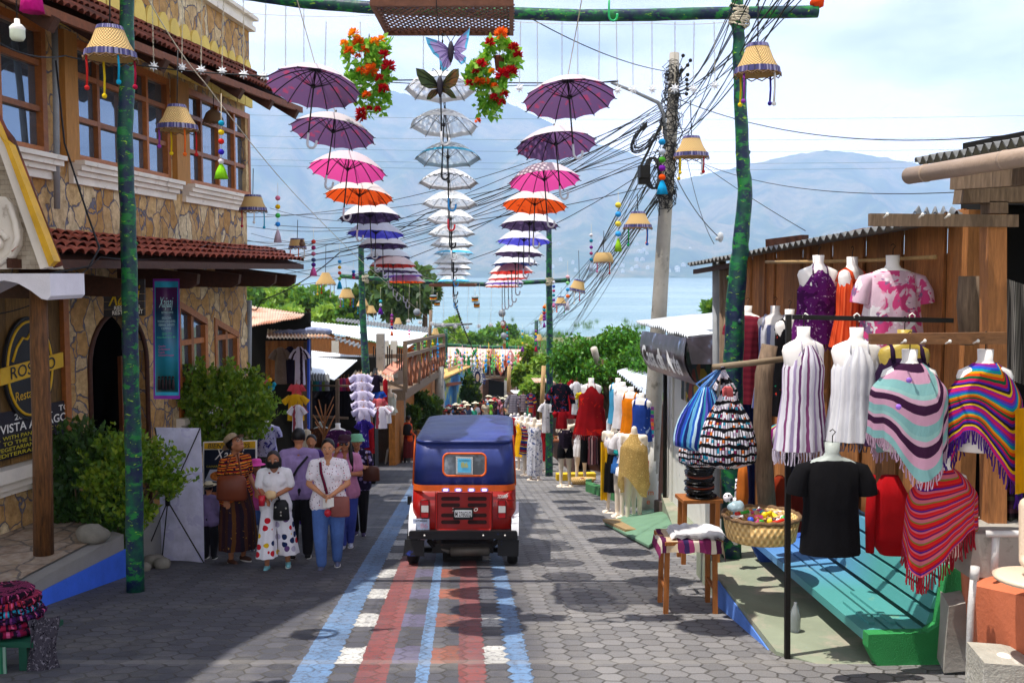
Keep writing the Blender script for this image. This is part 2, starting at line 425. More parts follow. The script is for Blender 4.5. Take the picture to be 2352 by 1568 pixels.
range_('shore_hills',[(-300,590),(560,600),(800,560),(1100,585),(1350,560),(1560,500),(1700,520),(1850,540),(2000,500),(2300,540),(2700,560)],4300,5600,260,40,50)
t=NT('haze_air');pv=t.n('ShaderNodeVolumePrincipled');pv.inputs['Color'].default_value=(.53,.69,1,1);pv.inputs['Density'].default_value=1.6e-4;pv.inputs['Anisotropy'].default_value=0
t.l(pv.outputs[0],t.out.inputs[1])
mb=MB();mb.box((0,4190,760),(17000,8500,1720));hz=build('haze',mb,t.m,None,V((0,0,0)));hz['kind']='stuff'
wallw=plain('far_house_wall','d8d0c2');
for i in range(46):
 px=random.gauss(1440,90);py=U(560,628)if i<30 else U(615,630)
 if i>30:px=U(1400,2000)
 d=4250+(628-py)*13
 q=P(px,py,d);m=MB();a=U(12,26);m.box(q+V((0,0,6)),(a,12,U(7,14)));m.prism([q+V((-a/2-1,-7,12)),q+V((a/2+1,-7,12)),q+V((0,-7,18))],(0,14,0))
 solo('lakeside_house',m,wallw,'pale tiny house among others on the far lake shore','house','houses on the far shore')
stone=None
def stone_mat(name,cols,scale=4.4,mortar='6f6a74',mw=.034,zs=.62):
 t=NT(name);co=t.coord();nd=t.noise(co,3,3,out=1)
 wob=t.n('ShaderNodeVectorMath',operation='MULTIPLY_ADD');t.l(nd,wob.inputs[0]);wob.inputs[1].default_value=(.22,.22,.22);t.l(t.mapping(co,scale=(1,1,zs)),wob.inputs[2])
 v=t.n('ShaderNodeTexVoronoi',feature='DISTANCE_TO_EDGE');t.l(wob.outputs[0],v.inputs['Vector']);v.inputs['Scale'].default_value=scale
 v2=t.n('ShaderNodeTexVoronoi');t.l(wob.outputs[0],v2.inputs['Vector']);v2.inputs['Scale'].default_value=scale
 r=t.sep(v2.outputs['Color'])[0]
 base=t.ramp(r,[(i/(len(cols)-1),hx(c))for i,c in enumerate(cols)])
 base=t.mix(t.ramp(t.noise(co,9,6,.7),[(.35,(0,0,0)),(.75,(.8,.8,.8))]),base,hx('6b4a26'),'MIX')
 base=t.mix(t.ramp(t.noise(t.mapping(co,loc=(5,5,5)),4,5,.7),[(.55,(0,0,0)),(.8,(.6,.6,.6))]),base,hx('e0c9a0'))
 e=t.ramp(v.outputs['Distance'],[(mw*.6,(1,1,1)),(mw,(0,0,0))])
 col=t.mix(e,base,hx(mortar))
 hh=t.math('SUBTRACT',t.math('MULTIPLY',t.noise(co,14,5,.7),.5),e)
 return t.fin(t.bsdf(col,.85,0,.3,t.bump(hh,.9,.03)))
STONE=stone_mat('flagstone_wall',['c89a60','e0be88','b4844a','d4ac70','ecdab4','c4924e'])
STONE2=stone_mat('flagstone_floor',['a8988a','b8a898','988878'],2.0,'7a7068',.03,1)
def wood(name,c,grain=(6,6,.5),var=.4,rough=.65,gs=5):
 if name in MATS:return MATS[name]
 c=hx(c)if isinstance(c,str)else c
 t=NT(name);co=t.mapping(t.coord(),scale=grain)
 n=t.noise(co,gs,7,.65,dist=.4)
 col=t.ramp(n,[(.3,sc(c,1-var)),(.55,c),(.75,sc(c,1+var))])
 isl=t.n('ShaderNodeNewGeometry');col=t.mix(1.0,col,t.ramp(isl.outputs['Random Per Island'],[(0,(.58,.56,.54)),(1,(1.25,1.2,1.15))]),'MULTIPLY')
 m=t.fin(t.bsdf(col,rough,0,.35,t.bump(n,.4,.01)));MATS[name]=m;return m
W_FRAME=wood('window_frame_wood','a5622c',(3,3,3),.25,.45)
W_PILLAR=wood('pillar_wood','b57f3c',(6,6,1),.2)
W_DARK=wood('dark_beam_wood','4a2a1c',(4,4,4),.35)
W_POST=wood('stained_post_wood','6a4522',(9,9,1),.75)
W_BOARD=wood('shed_board_wood','a87040',(9,9,1.0),.4)
W_GREY=wood('weathered_wood','7d6a58',(10,10,1),.5,.85)
W_RAFTER=wood('rafter_wood','7a4526',(3,3,3),.4)
t=NT('window_glass');co=t.coord()
GLASS=t.fin(t.bsdf(hx('7f8ea0'),.03,.75,.9,t.bump(t.noise(co,1.2,2),.04,.05)))
WHITEC=plain('white_cornice_paint','e6ddd0',.7,.1,3,.2,30,dirt=('9a8a78',5,.6))
TILE=plain('clay_tile','b86450',.8,.3,3,.4,40,dirt=('8a4434',2.5,.5))
TILE_D=plain('old_clay_tile','7a4030',.9,.35,3,.4,40,dirt=('4a3028',2.5,.5))
YEL=plain('yellow_plaster','e0c468',.8,.12,3)
TIN=plain('corrugated_tin','c8ccd0',.45,.12,1.5,.1,20,.15,.5,dirt=('a0714c',1.4,.62))
TINR=plain('rusty_tin','cbb59c',.6,.2,1.5,.1,20,.2,.4,dirt=('b0683a',1.1,.5))
TINW=plain('bright_tin','eceff2',.5,.06,1.2,.1,20,0,.5,dirt=('b0a090',1.1,.7))
TIND=plain('dull_tin','70706e',.6,.2,2,.1,20,.3,.4)
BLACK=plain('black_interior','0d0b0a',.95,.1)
BLKM=plain('black_metal','16130f',.5,.2,10,.1,30,.3,dirt=('5a3a2a',14,.66))
ROPE=plain('pale_cord','c9bfa8',.9)
CABLE=plain('black_cable','17171a',.6)
CONC=plain('concrete','9c978e',.85,.15,3,.4,30,dirt=('6e6a62',4,.58))
WHT=plain('white_plastic','ece8e0',.4,.04)
def camo():
 t=NT('green_camouflage_paint');co=t.coord()
 a=t.noise(co,5,3,.6);b=t.noise(t.mapping(co,scale=(1,1,2.6),loc=(4,2,1)),13,3,.6,dist=.8);c=t.noise(t.mapping(co,scale=(1,1,2),loc=(9,1,1)),8,3,.6)
 col=t.ramp(a,[(.42,hx('0a1f42')),(.55,hx('0a4438')),(.66,hx('0c5a40'))])
 col=t.mix(t.ramp(c,[(.54,(0,0,0)),(.6,(1,1,1))]),col,hx('187634'))
 col=t.mix(t.ramp(b,[(.64,(0,0,0)),(.69,(1,1,1))]),col,hx('8fbf20'))
 return t.fin(t.bsdf(col,.5,0,.4,t.bump(t.noise(co,12,3),.5,.02)))
CAMO=camo()
def tile_roof(mb,a,b,c,d,nc,nr,amp=.045):
 """a,b eave ends; c,d ridge ends (above a, b)"""
 a,b,c,d=map(V,(a,b,c,d))
 nrm=(b-a).cross(c-a).normalized()
 if nrm.z<0:nrm=-nrm
 for r in range(nr):
  v0=r/nr;v1=(r+1.12)/nr
  def fn(i,j):
   v=v0+(v1-v0)*j;p=(a.lerp(b,i)).lerp(c.lerp(d,i),min(v,1.0))
   w=abs(sin(pi*i*nc))**.7
   jt=.012*mnoise.noise(V((int(i*nc),r,0.5)))
   return p+nrm*(amp*w+.035*(1-j)+jt)
  mb.grid(fn,nc*6,2)
def tin_roof(mb,a,b,c,d,n,amp=.02,sag=.0):
 a,b,c,d=map(V,(a,b,c,d));nrm=(b-a).cross(c-a).normalized()
 if nrm.z<0:nrm=-nrm
 for off in(0,-.012):
  mb.grid(lambda i,j:a.lerp(b,i).lerp(c.lerp(d,i),j)+nrm*(amp*sin(2*pi*n*i)+off+.03*mnoise.noise(V((i*5,j*4,n)))*(1 if sag else .4)),n*8,6)
WA=Fr((-5.25,9.5),(-4.5,17.0))
LOW=[P(-140,625,10.4),P(160,625,12.5),P(352,625,14.0),P(566,625,17.05)]
BL=thing('stone_restaurant','two storey golden flagstone restaurant with wooden windows and tiled eaves, left side of the street','building',(-5.2,13,gz(13)))
WT=.35
mb=MB()
bays=[(-60,112),(168,392),(424,576)]
def S(px,py=400):return WA.sx(px,py)
ZS=1.27;ZT=2.68
s_=[(-.9,S(112)),(S(168),S(392)),(S(424),S(575))]
WA.box(mb,-3,WA.L,.1,ZS,-WT,0)
WA.box(mb,-3,WA.L,ZT,3.25,-WT,0)
for a,b in((s_[0][1],s_[1][0]),(s_[1][1],s_[2][0]),(s_[2][1],WA.L)):WA.box(mb,a,b,ZS,ZT,-WT,0)
mb.hexa([WA.p(WA.L-WT,-3.9,-9),WA.p(WA.L,-3.9,-9),WA.p(WA.L,-3.9,-WT-.001),WA.p(WA.L-WT,-3.9,-WT-.001),WA.p(WA.L-WT,3.25,-9),WA.p(WA.L,3.25,-9),WA.p(WA.L,3.25,-WT-.001),WA.p(WA.L-WT,3.25,-WT-.001)])
build('upper_wall',mb,STONE,BL)
mb=MB();WA.box(mb,-3,WA.L-WT-.01,.1,.18,-8,-WT-.01);WA.box(mb,-3,WA.L-WT-.01,.2,3.2,-8,-7.9)
build('inner_floor',mb,plain('inner_plaster','6b5a48'),BL)
def window(fr,s0,s1,z0,z1,ncol,rows,parent,o=-.06,arch=None,fw=.09,label=None,extra=None):
 f=MB();fr.box(f,s0,s0+fw,z0,z1,o-.05,o+.07);fr.box(f,s1-fw,s1,z0,z1,o-.05,o+.07)
 fr.box(f,s0+fw,s1-fw,z0,z0+fw,o-.05,o+.07);fr.box(f,s0+fw,s1-fw,z1-fw,z1,o-.05,o+.07)
 for k in range(1,ncol):
  x=s0+(s1-s0)*k/ncol;fr.box(f,x-.03,x+.03,z0+fw,z1-fw,o-.03,o+.05)
 for r in rows:
  z=z0+(z1-z0)*r
  for k in range(ncol):
   xa=s0+(s1-s0)*k/ncol+(.031 if k else fw);xb=s0+(s1-s0)*(k+1)/ncol-(.031 if k<ncol-1 else fw)
   fr.box(f,xa,xb,z-.03,z+.03,o-.03,o+.048)
 wf=build('window',f,W_FRAME,parent)
 g=MB();fr.box(g,s0+.02,s1-.02,z0+.02,z1-.02,o-.02,o-.01);build('pane',g,GLASS,wf_parent(wf,parent))
 return wf
def wf_parent(wf,parent):
 ORG[wf.name]=ORG[parent.name];return wf
window(WA,s_[0][0],s_[0][1]-.0,ZS,ZT,3,(.35,.70),BL)
window(WA,*s_[1],ZS,ZT,4,(.36,.72),BL)
window(WA,*s_[2],ZS,ZT,4,(.36,.72),BL)
for k,(a,b)in enumerate(((s_[0][1],s_[1][0]),(s_[1][1],s_[2][0]))):
 m=MB();WA.box(m,a+(.25 if k==0 else .05),b+.02,ZS-.02,ZT+.02,.003,.08);build('pillar',m,W_PILLAR,BL)
for a,b in s_:
 m=MB()
 for q,(zz0,zz1,oo)in enumerate(((-.05,.0,.20),(-.11,-.052,.16),(-.17,-.112,.11),(-.26,-.172,.06))):
  WA.box(m,a-.1,b+.04,ZS+zz0,ZS+zz1,.002,oo)
 build('window_sill',m,WHITEC,BL)
m=MB();m.tube([P(125,60,10.95),P(128,200,11.0),P(131,480,11.05)],.035,8);build('drain_pipe',m,plain('grey_pipe','8f9296',.5),BL)
E0=P(185,40,10.0);E1=P(692,243,16.3)
Ed=(E1-E0)
ins=V((-1.0,.1,.62))
m=MB();tile_roof(m,E0-Ed*.55,E1+Ed*.02,E0-Ed*.55+ins*1.15,E1+Ed*-.0+ins*1.15,88,3,.05);build('upper_eave_tiles',m,TILE_D,BL)
m=MB();m.beam(E0-Ed*.55+V((0,0,-.07)),E1+V((0,0,-.07)),.05,.09);
m.prism([E0-Ed*.55+V((-.06,0,-.05)),E1+V((-.06,0,-.05)),E1+ins*1.1+V((0,0,-.06)),E0-Ed*.55+ins*1.1+V((0,0,-.06))],(0,0,.02));build('eave_boarding',m,W_RAFTER,BL)
for k in range(9):
 q=E0+Ed*(-.42+k*.172)+V((0,0,-.18));m=MB();m.beam(q+V((.02,0,0)),q+ins*1.15,.11,.15);build('rafter',m,W_DARK,BL)
T0=P(300,-60,11.6);T1=P(612,205,17.0)
mb=MB();UW=Fr((T0.x-.9,T0.y-2),(T1.x-.28,T1.y))
UW.box(mb,-3,UW.L,3.0,4.02,-.4,0);UW.box(mb,UW.L-.4,UW.L,3.0,4.02,-6,-.401);build('third_storey_wall',mb,STONE,BL)
m=MB()
UW.box(m,-3,UW.L+.06,4.02,4.1,-.4,.1);UW.box(m,-3,UW.L+.03,4.101,4.2,-.4,.06);UW.box(m,-3,UW.L+.1,4.201,4.26,-.4,.14);build('terrace_cornice',m,WHITEC,BL)
m=MB()
for k in range(26):
 s0=UW.L-.16-k*.34;pts=[UW.p(s0+.155*cos(a),3.30+.22*sin(a),.004)for a in[pi*i/10 for i in range(11)]]
 m.prism([UW.p(s0+.155,2.75,.004)]+pts+[UW.p(s0-.155,2.75,.004)],UW.n*(.04+.003*(k%2)))
build('yellow_scallops',m,YEL,BL)
m=MB();UW.box(m,1.5,UW.L-.25,4.27,6.6,-3.2,-3.1)
UW.box(m,UW.L-.35,UW.L-.25,4.27,6.6,-3.09,-.6);build('terrace_screen',m,TIND,BL)
m=MB()
rz=6.6
pts=[(-5.4,-2),(-5.2,7),(-5.0,8.1),(-4.74,9.5),(-4.5,11.3),(-3.2,11.7),(-2.9,14),(-2.85,18.4),(-12,19.2),(-12,-2)]
m.prism([V((x,y,rz))for x,y in pts],(0,0,.12));build('added_shadow_roof',m,TIND,BL)  # unseen slab added above view, outline shaped to cast the street shadow
for x,y in((-4.7,16.4),(-4.9,13.6),(-5.9,11),(-6.2,8.2)):
 m=MB();m.beam((x,y,4.26),(x,y,rz),.14);build('roof_post',m,W_DARK,BL)
zb=-4.6
LF=[Fr((LOW[i].x,LOW[i].y),(LOW[i+1].x,LOW[i+1].y))for i in range(3)]
mb=MB();LF[0].box(mb,0,LF[0].L,zb,.1,-.3,0)
d0,d1=LF[1].sx(206,900),LF[1].sx(338,900);L1=LF[1].L;d1=min(d1,L1-.02);dm=(d0+d1)/2;hw=(d1-d0)/2
LF[1].box(mb,0,d0,zb,.1,-.3,0)
arc=[LF[1].p(dm-hw*cos(a),-1.25+.72*sin(a))for a in[pi*i/16 for i in range(17)]]
mb.prism([LF[1].p(d1,.1),LF[1].p(d0,.1)]+arc,LF[1].n*-.3)
LF[1].box(mb,d1,L1,zb,.1,-.3,0)
lw=[(LF[2].sx(408,800),LF[2].sx(476,800)),(LF[2].sx(493,800),LF[2].sx(548,800))]
zt1=LF[2].zy(lw[0][0],685);zt2=LF[2].zy(lw[1][1],760);zw0=-2.15
LF[2].box(mb,0,lw[0][0],zb,.1,-.3,0);LF[2].box(mb,lw[0][1],lw[1][0],zb,.1,-.3,0);LF[2].box(mb,lw[1][1],LF[2].L,zb,.1,-.3,0)
for(a,b),(za,zc)in zip(lw,((-.40,-.72),(-.72,-1.0))):
 LF[2].box(mb,a,b,zb,zw0,-.3,0)
 mb.prism([LF[2].p(a,za),LF[2].p(b,zc),LF[2].p(b,.1),LF[2].p(a,.1)],LF[2].n*-.3)
build('street_wall',mb,STONE,BL)
for(a,b),(za,zc)in zip(lw,((-.40,-.72),(-.72,-1.0))):
 f=MB();fr=LF[2];fw=.09
 def bar(p,q,wd=.08,dp=.12):f.beam(fr.p(*p,-.05),fr.p(*q,-.05),dp if abs(p[0]-q[0])<1e-6 else wd,wd if abs(p[0]-q[0])<1e-6 else dp)
 f.prism([fr.p(a,za,.02),fr.p(b,zc,.02),fr.p(b,zc-.1,.02),fr.p(a,za-.1,.02)],fr.n*-.12)
 fr.box(f,a,a+fw,zw0+fw,za-.1,-.1,.018);fr.box(f,b-fw,b,zw0+fw,zc-.1,-.1,.018);fr.box(f,a,b,zw0,zw0+fw,-.1,.02)
 mid=(a+b)/2;fr.box(f,mid-.04,mid+.04,zw0+fw,(za+zc)/2-.1,-.08,.0)
 for zz in(-1.05,-1.6):
  fr.box(f,a+fw,mid-.041,zz-.04,zz+.04,-.08,.0);fr.box(f,mid+.041,b-fw,zz-.04,zz+.04,-.08,.0)
 wf=build('window',f,W_FRAME,BL);ORG[wf.name]=ORG[BL.name]
 g=MB();g.prism([fr.p(a,zw0,-.06),fr.p(b,zw0,-.06),fr.p(b,zc,-.06),fr.p(a,za,-.06)],fr.n*-.01);build('pane',g,GLASS,wf)
m=MB();LF[2].box(m,lw[0][0]-.1,LF[2].L+.02,zw0-.1,zw0-.002,.003,.14);LF[2].box(m,lw[0][0]-.1,LF[2].L,zw0-.18,zw0-.101,.002,.08);build('window_sill',m,WHITEC,BL)
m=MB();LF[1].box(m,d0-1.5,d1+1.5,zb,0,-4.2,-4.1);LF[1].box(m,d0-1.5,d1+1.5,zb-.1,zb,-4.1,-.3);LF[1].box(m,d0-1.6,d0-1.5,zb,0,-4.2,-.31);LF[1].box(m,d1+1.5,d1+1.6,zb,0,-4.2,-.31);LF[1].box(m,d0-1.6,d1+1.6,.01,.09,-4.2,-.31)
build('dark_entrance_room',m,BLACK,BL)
m=MB();prev=None
tp=[LF[1].p(d0,zb,.01)]+[LF[1].p(dm-hw*cos(a),-1.25+.72*sin(a),.01)for a in[pi*i/16 for i in range(17)]]+[LF[1].p(d1,zb,.01)]
m.tube(tp,.035,6);build('arch_trim',m,W_DARK,BL)
m=MB();LF[1].box(m,d1-.32,d1-.03,zb,-1.15,-.22,-.16);build('door',m,wood('door_wood','6b3a1a'),BL)
m=MB();m.tube([P(572,690,17.1),P(571,900,17.1)],.05,8);build('drain_pipe',m,plain('grey_pipe','8f9296',.5),BL)
LF0=LF[0]
m=MB();n=9
sa,sb=LF0.L-2.6,LF0.L-.12
for k in range(n):
 a=sa+(sb-sa)*k/n;LF0.box(m,a+.006,a+(sb-sa)/n,-2.2,-.02,.002,.035+.004*(k%2))
build('board_cladding',m,wood('sign_backing_wood','7a5c2e',(9,9,1),.5),BL)
m=MB();LF0.box(m,sa-.5,LF0.L+.1,-2.36,-2.21,.003,.2);LF0.box(m,sa-.5,LF0.L,-2.46,-2.361,.002,.13);LF0.box(m,sa-.5,LF0.L,-2.54,-2.461,.002,.07);build('window_sill',m,WHITEC,BL)
for fr_ in(LF0.sx(132,800),):
 m=MB();LF0.box(m,fr_,fr_+.1,-2.2,-.02,.04,.1);build('pillar',m,W_FRAME,BL)
e0=P(150,590,9.6);e1=P(697,603,16.6);t0=P(60,530,10.6);t1=P(598,573,17.25)
ed=e1-e0;e00=e0-ed*.12;t00=t0-(t1-t0)*.1
m=MB();tile_roof(m,e00,e1,t00,t1+V((.1,.1,.0)),40,4,.055);build('canopy_tiles',m,TILE,BL)
m=MB();m.prism([e00+V((-.03,0,-.05)),e1+V((-.03,0,-.05)),t1+V((0,0,-.06)),t00+V((0,0,-.06))],(0,0,.025));m.beam(e00+V((-.02,0,-.07)),e1+V((-.02,0,-.07)),.05,.08);build('canopy_boarding',m,W_DARK,BL)
for px,d in((300,11.4),(462,13.2),(557,14.6),(640,15.8),(685,16.5),(120,9.7)):
 q=P(px-8,640 if px>400 else 655,d);i=q+V((-1.3,.2,.02))
 m=MB();m.prism([i+V((0,-.06,-.13)),q+V((-.1,-.06,-.13)),q+V((0,-.06,-.07)),q+V((.02,-.06,.06)),i+V((0,-.06,.2))],(0,.12,0));build('canopy_bracket',m,W_DARK,BL)
PO=thing('porch_gable','white and gold trimmed brick gable with a white plaster scroll at the left edge','porch',P(60,1270,10.4))
gd=8.9
tk=1.2
brick=None
t=NT('stacked_stone_brick');co=t.coord();br=t.n('ShaderNodeTexBrick');t.l(t.mapping(co,rot=(pi/2,0,0)),br.inputs[0]);br.inputs['Scale'].default_value=6;br.inputs['Color1'].default_value=c4(hx('a89a86'));br.inputs['Color2'].default_value=c4(hx('8a7a66'));br.inputs['Mortar'].default_value=c4(hx('5f564c'));br.inputs['Mortar Size'].default_value=.012
brick=t.fin(t.bsdf(t.mix(t.ramp(t.noise(co,7,4),[(.4,(0,0,0)),(.6,(.6,.6,.6))]),br.outputs[0],hx('c4b8a4')),.85,0,.3,t.bump(br.outputs[1],.5,.01)))
def PP(lst,d):return[P(x,y,d)for x,y in lst]
m=MB();m.prism(PP([(-120,618),(112,618),(-2,330),(-120,190)],gd),(0,.3,0));build('gable_wall',m,brick,PO)
m=MB();m.prism(PP([(92,618),(112,612),(10,332),(-30,262),(-30,300),(-4,340)],gd-.1),(0,.14,0));build('white_trim',m,WHITEC,PO)
m=MB();m.prism(PP([(112,612),(124,600),(20,330),(6,318),(-30,240),(-30,262),(10,332)],gd-.14),(0,.14,0));build('gold_trim',m,plain('gold_paint','d9a520',.5),PO)
m=MB();m.tube(PP([(134,612),(24,322),(6,300),(-30,225)],gd),.045,8);build('tile_ridge',m,TILE_D,PO)
m=MB();arcp=[(-120,628),(114,628),(116,680),(108,689),(95,686),(70,667),(40,650),(10,644),(-40,650),(-120,690)]
m.prism(PP(arcp,gd-.2),(0,.7,0));build('white_arch',m,plain('white_plaster','e2dde4',.6,.06),PO)
m=MB();sp=[(-60,455),(-20,450),(12,452),(30,472),(38,505),(46,530),(44,565),(30,590),(20,620),(-10,636),(-60,625)]
sp=[(x,y+0)for x,y in sp];m.prism(PP([(x,min(y,618))for x,y in sp],gd-.06),(0,.08,0))
m.tube(PP([(20,470),(34,510),(40,545),(28,585),(0,605),(-20,580),(-15,545),(5,535),(16,550)],gd-.07),.03,8);m.ball(P(-8,560,gd-.1),.06)
build('plaster_scroll',m,WHITEC,PO)
m=MB();m.tube(PP([(88,660),(90,800),(97,1000),(100,1272)],gd+.2),[.075,.08,.085,.09],14);pb=P(100,1272,gd+.2)
build('porch_post',m,W_POST,PO)
SG=thing('round_restaurant_sign','round black and gold restaurant sign with a mountain line behind the wooden post','sign',LF0.p(LF0.sx(60,850),-2,.05))
def onwall(px,py,o=.06):
 s=LF0.sx(px,py);return s,LF0.zy(s,py)
sc_,zc_=onwall(52,845);r_=.52
GOLD=plain('gold_lettering','d8a91c',.5,.1);DK=plain('black_sign_paint','1c1a1c',.5)
m=MB();m.prism([LF0.p(sc_+r_*cos(a)*.82,zc_+r_*1.16*sin(a),.06)for a in[2*pi*i/40 for i in range(40)]],LF0.n*.04);build('disc',m,DK,SG)
m=MB();m.tube([LF0.p(sc_+r_*.74*cos(a),zc_+r_*1.05*sin(a),.105)for a in[2*pi*i/40 for i in range(41)]],.016,6)
m.tube([LF0.p(sc_+x,zc_+z,.105)for x,z in((-.3,.1),(-.22,.26),(-.12,.36),(-.05,.34),(.03,.42),(.12,.40),(.2,.3),(.3,.24))],.016,6);build('gold_ring',m,GOLD,SG)
m=MB();bp=[LF0.p(sc_+x,zc_+z+.03*x,.12)for x,z in((-.55,-.13),(.55,-.05),(.55,.13),(-.55,.06))];m.prism(bp,LF0.n*.02);build('ribbon',m,GOLD,SG)
m=MB();textmesh('ROSTRO',.14,m,LF0.p(sc_-.40,zc_-.09,.142),LF0.u+V((0,0,.08)),(0,0,1),width=.78,bold=.01);build('lettering',m,DK,SG)
m=MB();textmesh('Restaurant',.11,m,LF0.p(sc_-.28,zc_-.36,.104),LF0.u+V((0,0,.08)),(0,0,1),width=.56);build('lettering',m,GOLD,SG)
S2=thing('vista_sign_board','dark sign board with white and yellow lettering below the round sign','sign',LF0.p(LF0.sx(60,960),-2.1,.05))
s0,zz=onwall(-30,1000);s1,z2=onwall(134,985)
s1=LF0.L-.14
m=MB();LF0.box(m,s1-1.9,s1,-2.12,-1.58,.045,.07);build('board',m,plain('dark_violet_board','1d1620',.5),S2)
m=MB();textmesh('2do. NIVEL   TO',.07,m,LF0.p(s1-1.05,-1.69,.075),LF0.u,(0,0,1),width=.98,bold=.01);build('lettering',m,WHT,S2);m=MB();textmesh('CON VISTA AL LAGO',.10,m,LF0.p(s1-1.72,-1.82,.075),LF0.u,(0,0,1),width=1.6,bold=.012);build('lettering',m,WHT,S2)
m=MB()
for k,(tx,x0,wd)in enumerate((('2do. LEVEL WITH PANORAMIC VIEW',1.75,1.65),('TO THE LAKE',1.25,.7),('VEGETARIAN FOOD',1.35,.95),('MEDITERRANEAN',1.45,1.0))):textmesh(tx,.045,m,LF0.p(s1-x0,-1.90-k*.065,.075),LF0.u,(0,0,1),width=wd,bold=.008)
build('lettering',m,plain('yellow_lettering','c8b830',.6),S2)
XG=thing('script_sign','dark plank sign with yellow script hanging above the arched door','sign',P(287,730,12.6))
m=MB()
for k in range(5):m.prism(PP([(238,641+k*17.6),(331,641+k*17),(331,657+k*17),(238,658+k*17.6)],12.3),(0,.05,0))
build('boards',m,wood('slate_wood','3d3a3c',(1,6,6),.3),XG)
m=MB();o_=P(250,702,12.29);textmesh('Xajaaj',.26,m,o_,(1,0,.05),(0,0,1),shear=.4,width=.40,depth=.01,bold=.01);build('lettering',m,plain('yellow_script','d8b51e',.5),XG)
m=MB();textmesh('RESTOBAR',.05,m,P(262,712,12.29),(1,0,.05),(0,0,1),width=.33,depth=.01,bold=.015);textmesh('RESTAURANT',.05,m,P(258,723,12.29),(1,0,.05),(0,0,1),width=.38,depth=.01,bold=.015);build('lettering',m,WHT,XG)
BN=thing('vertical_event_banner','tall narrow blue banner with purple glowing border hung by the lower windows','banner',P(380,912,13.2))
bd=13.0
pur=plain('purple_border_print','9a35b8',.4);
t=NT('banner_print');uv=t.coord('UV');s=t.sep(uv);bp_=t.fin(t.bsdf(t.ramp(t.math('ADD',s[1],t.math('MULTIPLY',t.noise(t.coord(),4,4),.15)),[(.02,hx('14343c')),(.2,hx('0f6f7c')),(.4,hx('1d8fb0')),(.65,hx('155e8a')),(.85,hx('0e3050')),(1,hx('58205f'))]),.3,0,.5))
def bann(mb,x0,x1,y0,y1,off,thick=.008):
 def fn(i,j):
  px=x0+(x1-x0)*i+(1-j)*1.5;py=y1+(y0-y1)*j
  return P(px,py,bd-off+.02*sin(j*7+i*3)+.012*sin(i*9+j*2))
 mb.grid(fn,8,24)
m=MB();bann(m,351,412,640,916,0);build('border',m,pur,BN)
m=MB();bann(m,355,409,646,908,.012);build('glow_line',m,plain('cyan_line_print','35b8e0',.4),BN)
m=MB();bann(m,357,407,660,900,.02);build('printed_panel',m,bp_,BN)
m=MB()
def bt(txt,x,y,h,w_,**k):textmesh(txt,h,m,P(x,y,bd-.06),(1,0,.03),(0,0,1),width=w_,**k)
bt('Xajaaj',365,706,.14,.19,shear=.4);bt('RESTAURANTE',371,720,.025,.15)
bt('ESCUCHA',372,733,.03,.12);bt('TODOS LOS JUEVES',362,741,.03,.23);bt('VIERNES, SABADO',364,749,.03,.21);bt('Y DOMINGO',370,757,.03,.13)
build('lettering',m,plain('pale_cyan_lettering','b8e8f4',.5),BN)
m=MB();bt('DJ EN VIVO',372,769,.03,.13);bt('Video-Beats de los 80s',361,777,.026,.24);build('lettering',m,plain('green_lettering','58d8a0',.5),BN)
m=MB();bt('Cocteles',364,797,.026,.09);bt('Cubetazos',364,804,.026,.15);bt('Tequila',364,811,.026,.08);bt('Chimichangas',364,818,.026,.2);build('lettering',m,plain('pink_lettering','e858b0',.5),BN)
m=MB()
for k in range(5):
 q=P(366+k*8,895,bd-.05);m.tube([q,q+V((0,0,.14))],[.02,.018],6);m.ball(q+V((0,0,.165)),.018,8)
build('dancer_print',m,plain('dark_figure_print','2a1c20',.6),BN)
def pole(name,pts,radii,label,group,wob=.0,cat='pole'):
 m=MB();P3=[P(*q)for q in pts];pp=[];rr=[]
 n=len(P3)
 for i in range(n-1):
  for k in range(6):
   t=k/6;q=P3[i].lerp(P3[i+1],t);a=len(pp)
   pp.append(q+V((wob*mnoise.noise(V((a*.7,1,n))),0,wob*mnoise.noise(V((a*.7,5,n))))));rr.append(radii[i]+(radii[i+1]-radii[i])*t)
   rr[-1]*=1+.07*mnoise.noise(V((a*1.3,3,1)))
 pp.append(P3[-1]);rr.append(radii[-1]);m.tube(pp,rr,14)
 for k in range(5):
  i=random.randrange(3,len(pp)-2);a=U(0,6.28);m.ball(pp[i]+V((cos(a),sin(a),0))*rr[i]*.9,rr[i]*.35,6)
 return solo(name,m,CAMO,label,cat,group,V(pp[-1]))
DG=10.35
pole('gate_pole',[(290,-120,DG),(291,60,DG),(293,180,DG),(286,310,DG),(296,560,DG),(299,800,DG),(307,1060,DG),(311,1366,DG)],[.068,.07,.075,.078,.08,.082,.086,.092],'thick green and navy painted tree trunk pole left of the street, near gate','painted poles carrying the near gate',.015)
pole('gate_pole',[(1690,-60,DG),(1697,120,DG),(1704,330,DG),(1712,450,DG),(1701,560,DG),(1690,680,DG),(1684,850,DG),(1680,1000,DG),(1680,1290,DG)],[.06,.062,.068,.075,.085,.098,.105,.105,.105],'thick green and navy painted tree trunk pole right of the street beside the hanging bags','painted poles carrying the near gate',.015)
def hbeam(name,pts,r,label,group):
 m=MB();P3=[P(*q)for q in pts];pp=[]
 for a,b in zip(P3,P3[1:]):
  for k in range(6):pp.append(a.lerp(b,k/6))
 pp.append(P3[-1]);m.tube(pp,[r*(1+.06*mnoise.noise(V((i*.9,2,7))))for i in range(len(pp))],14)
 return solo(name,m,CAMO,label,'beam',group,V(P3[0]))
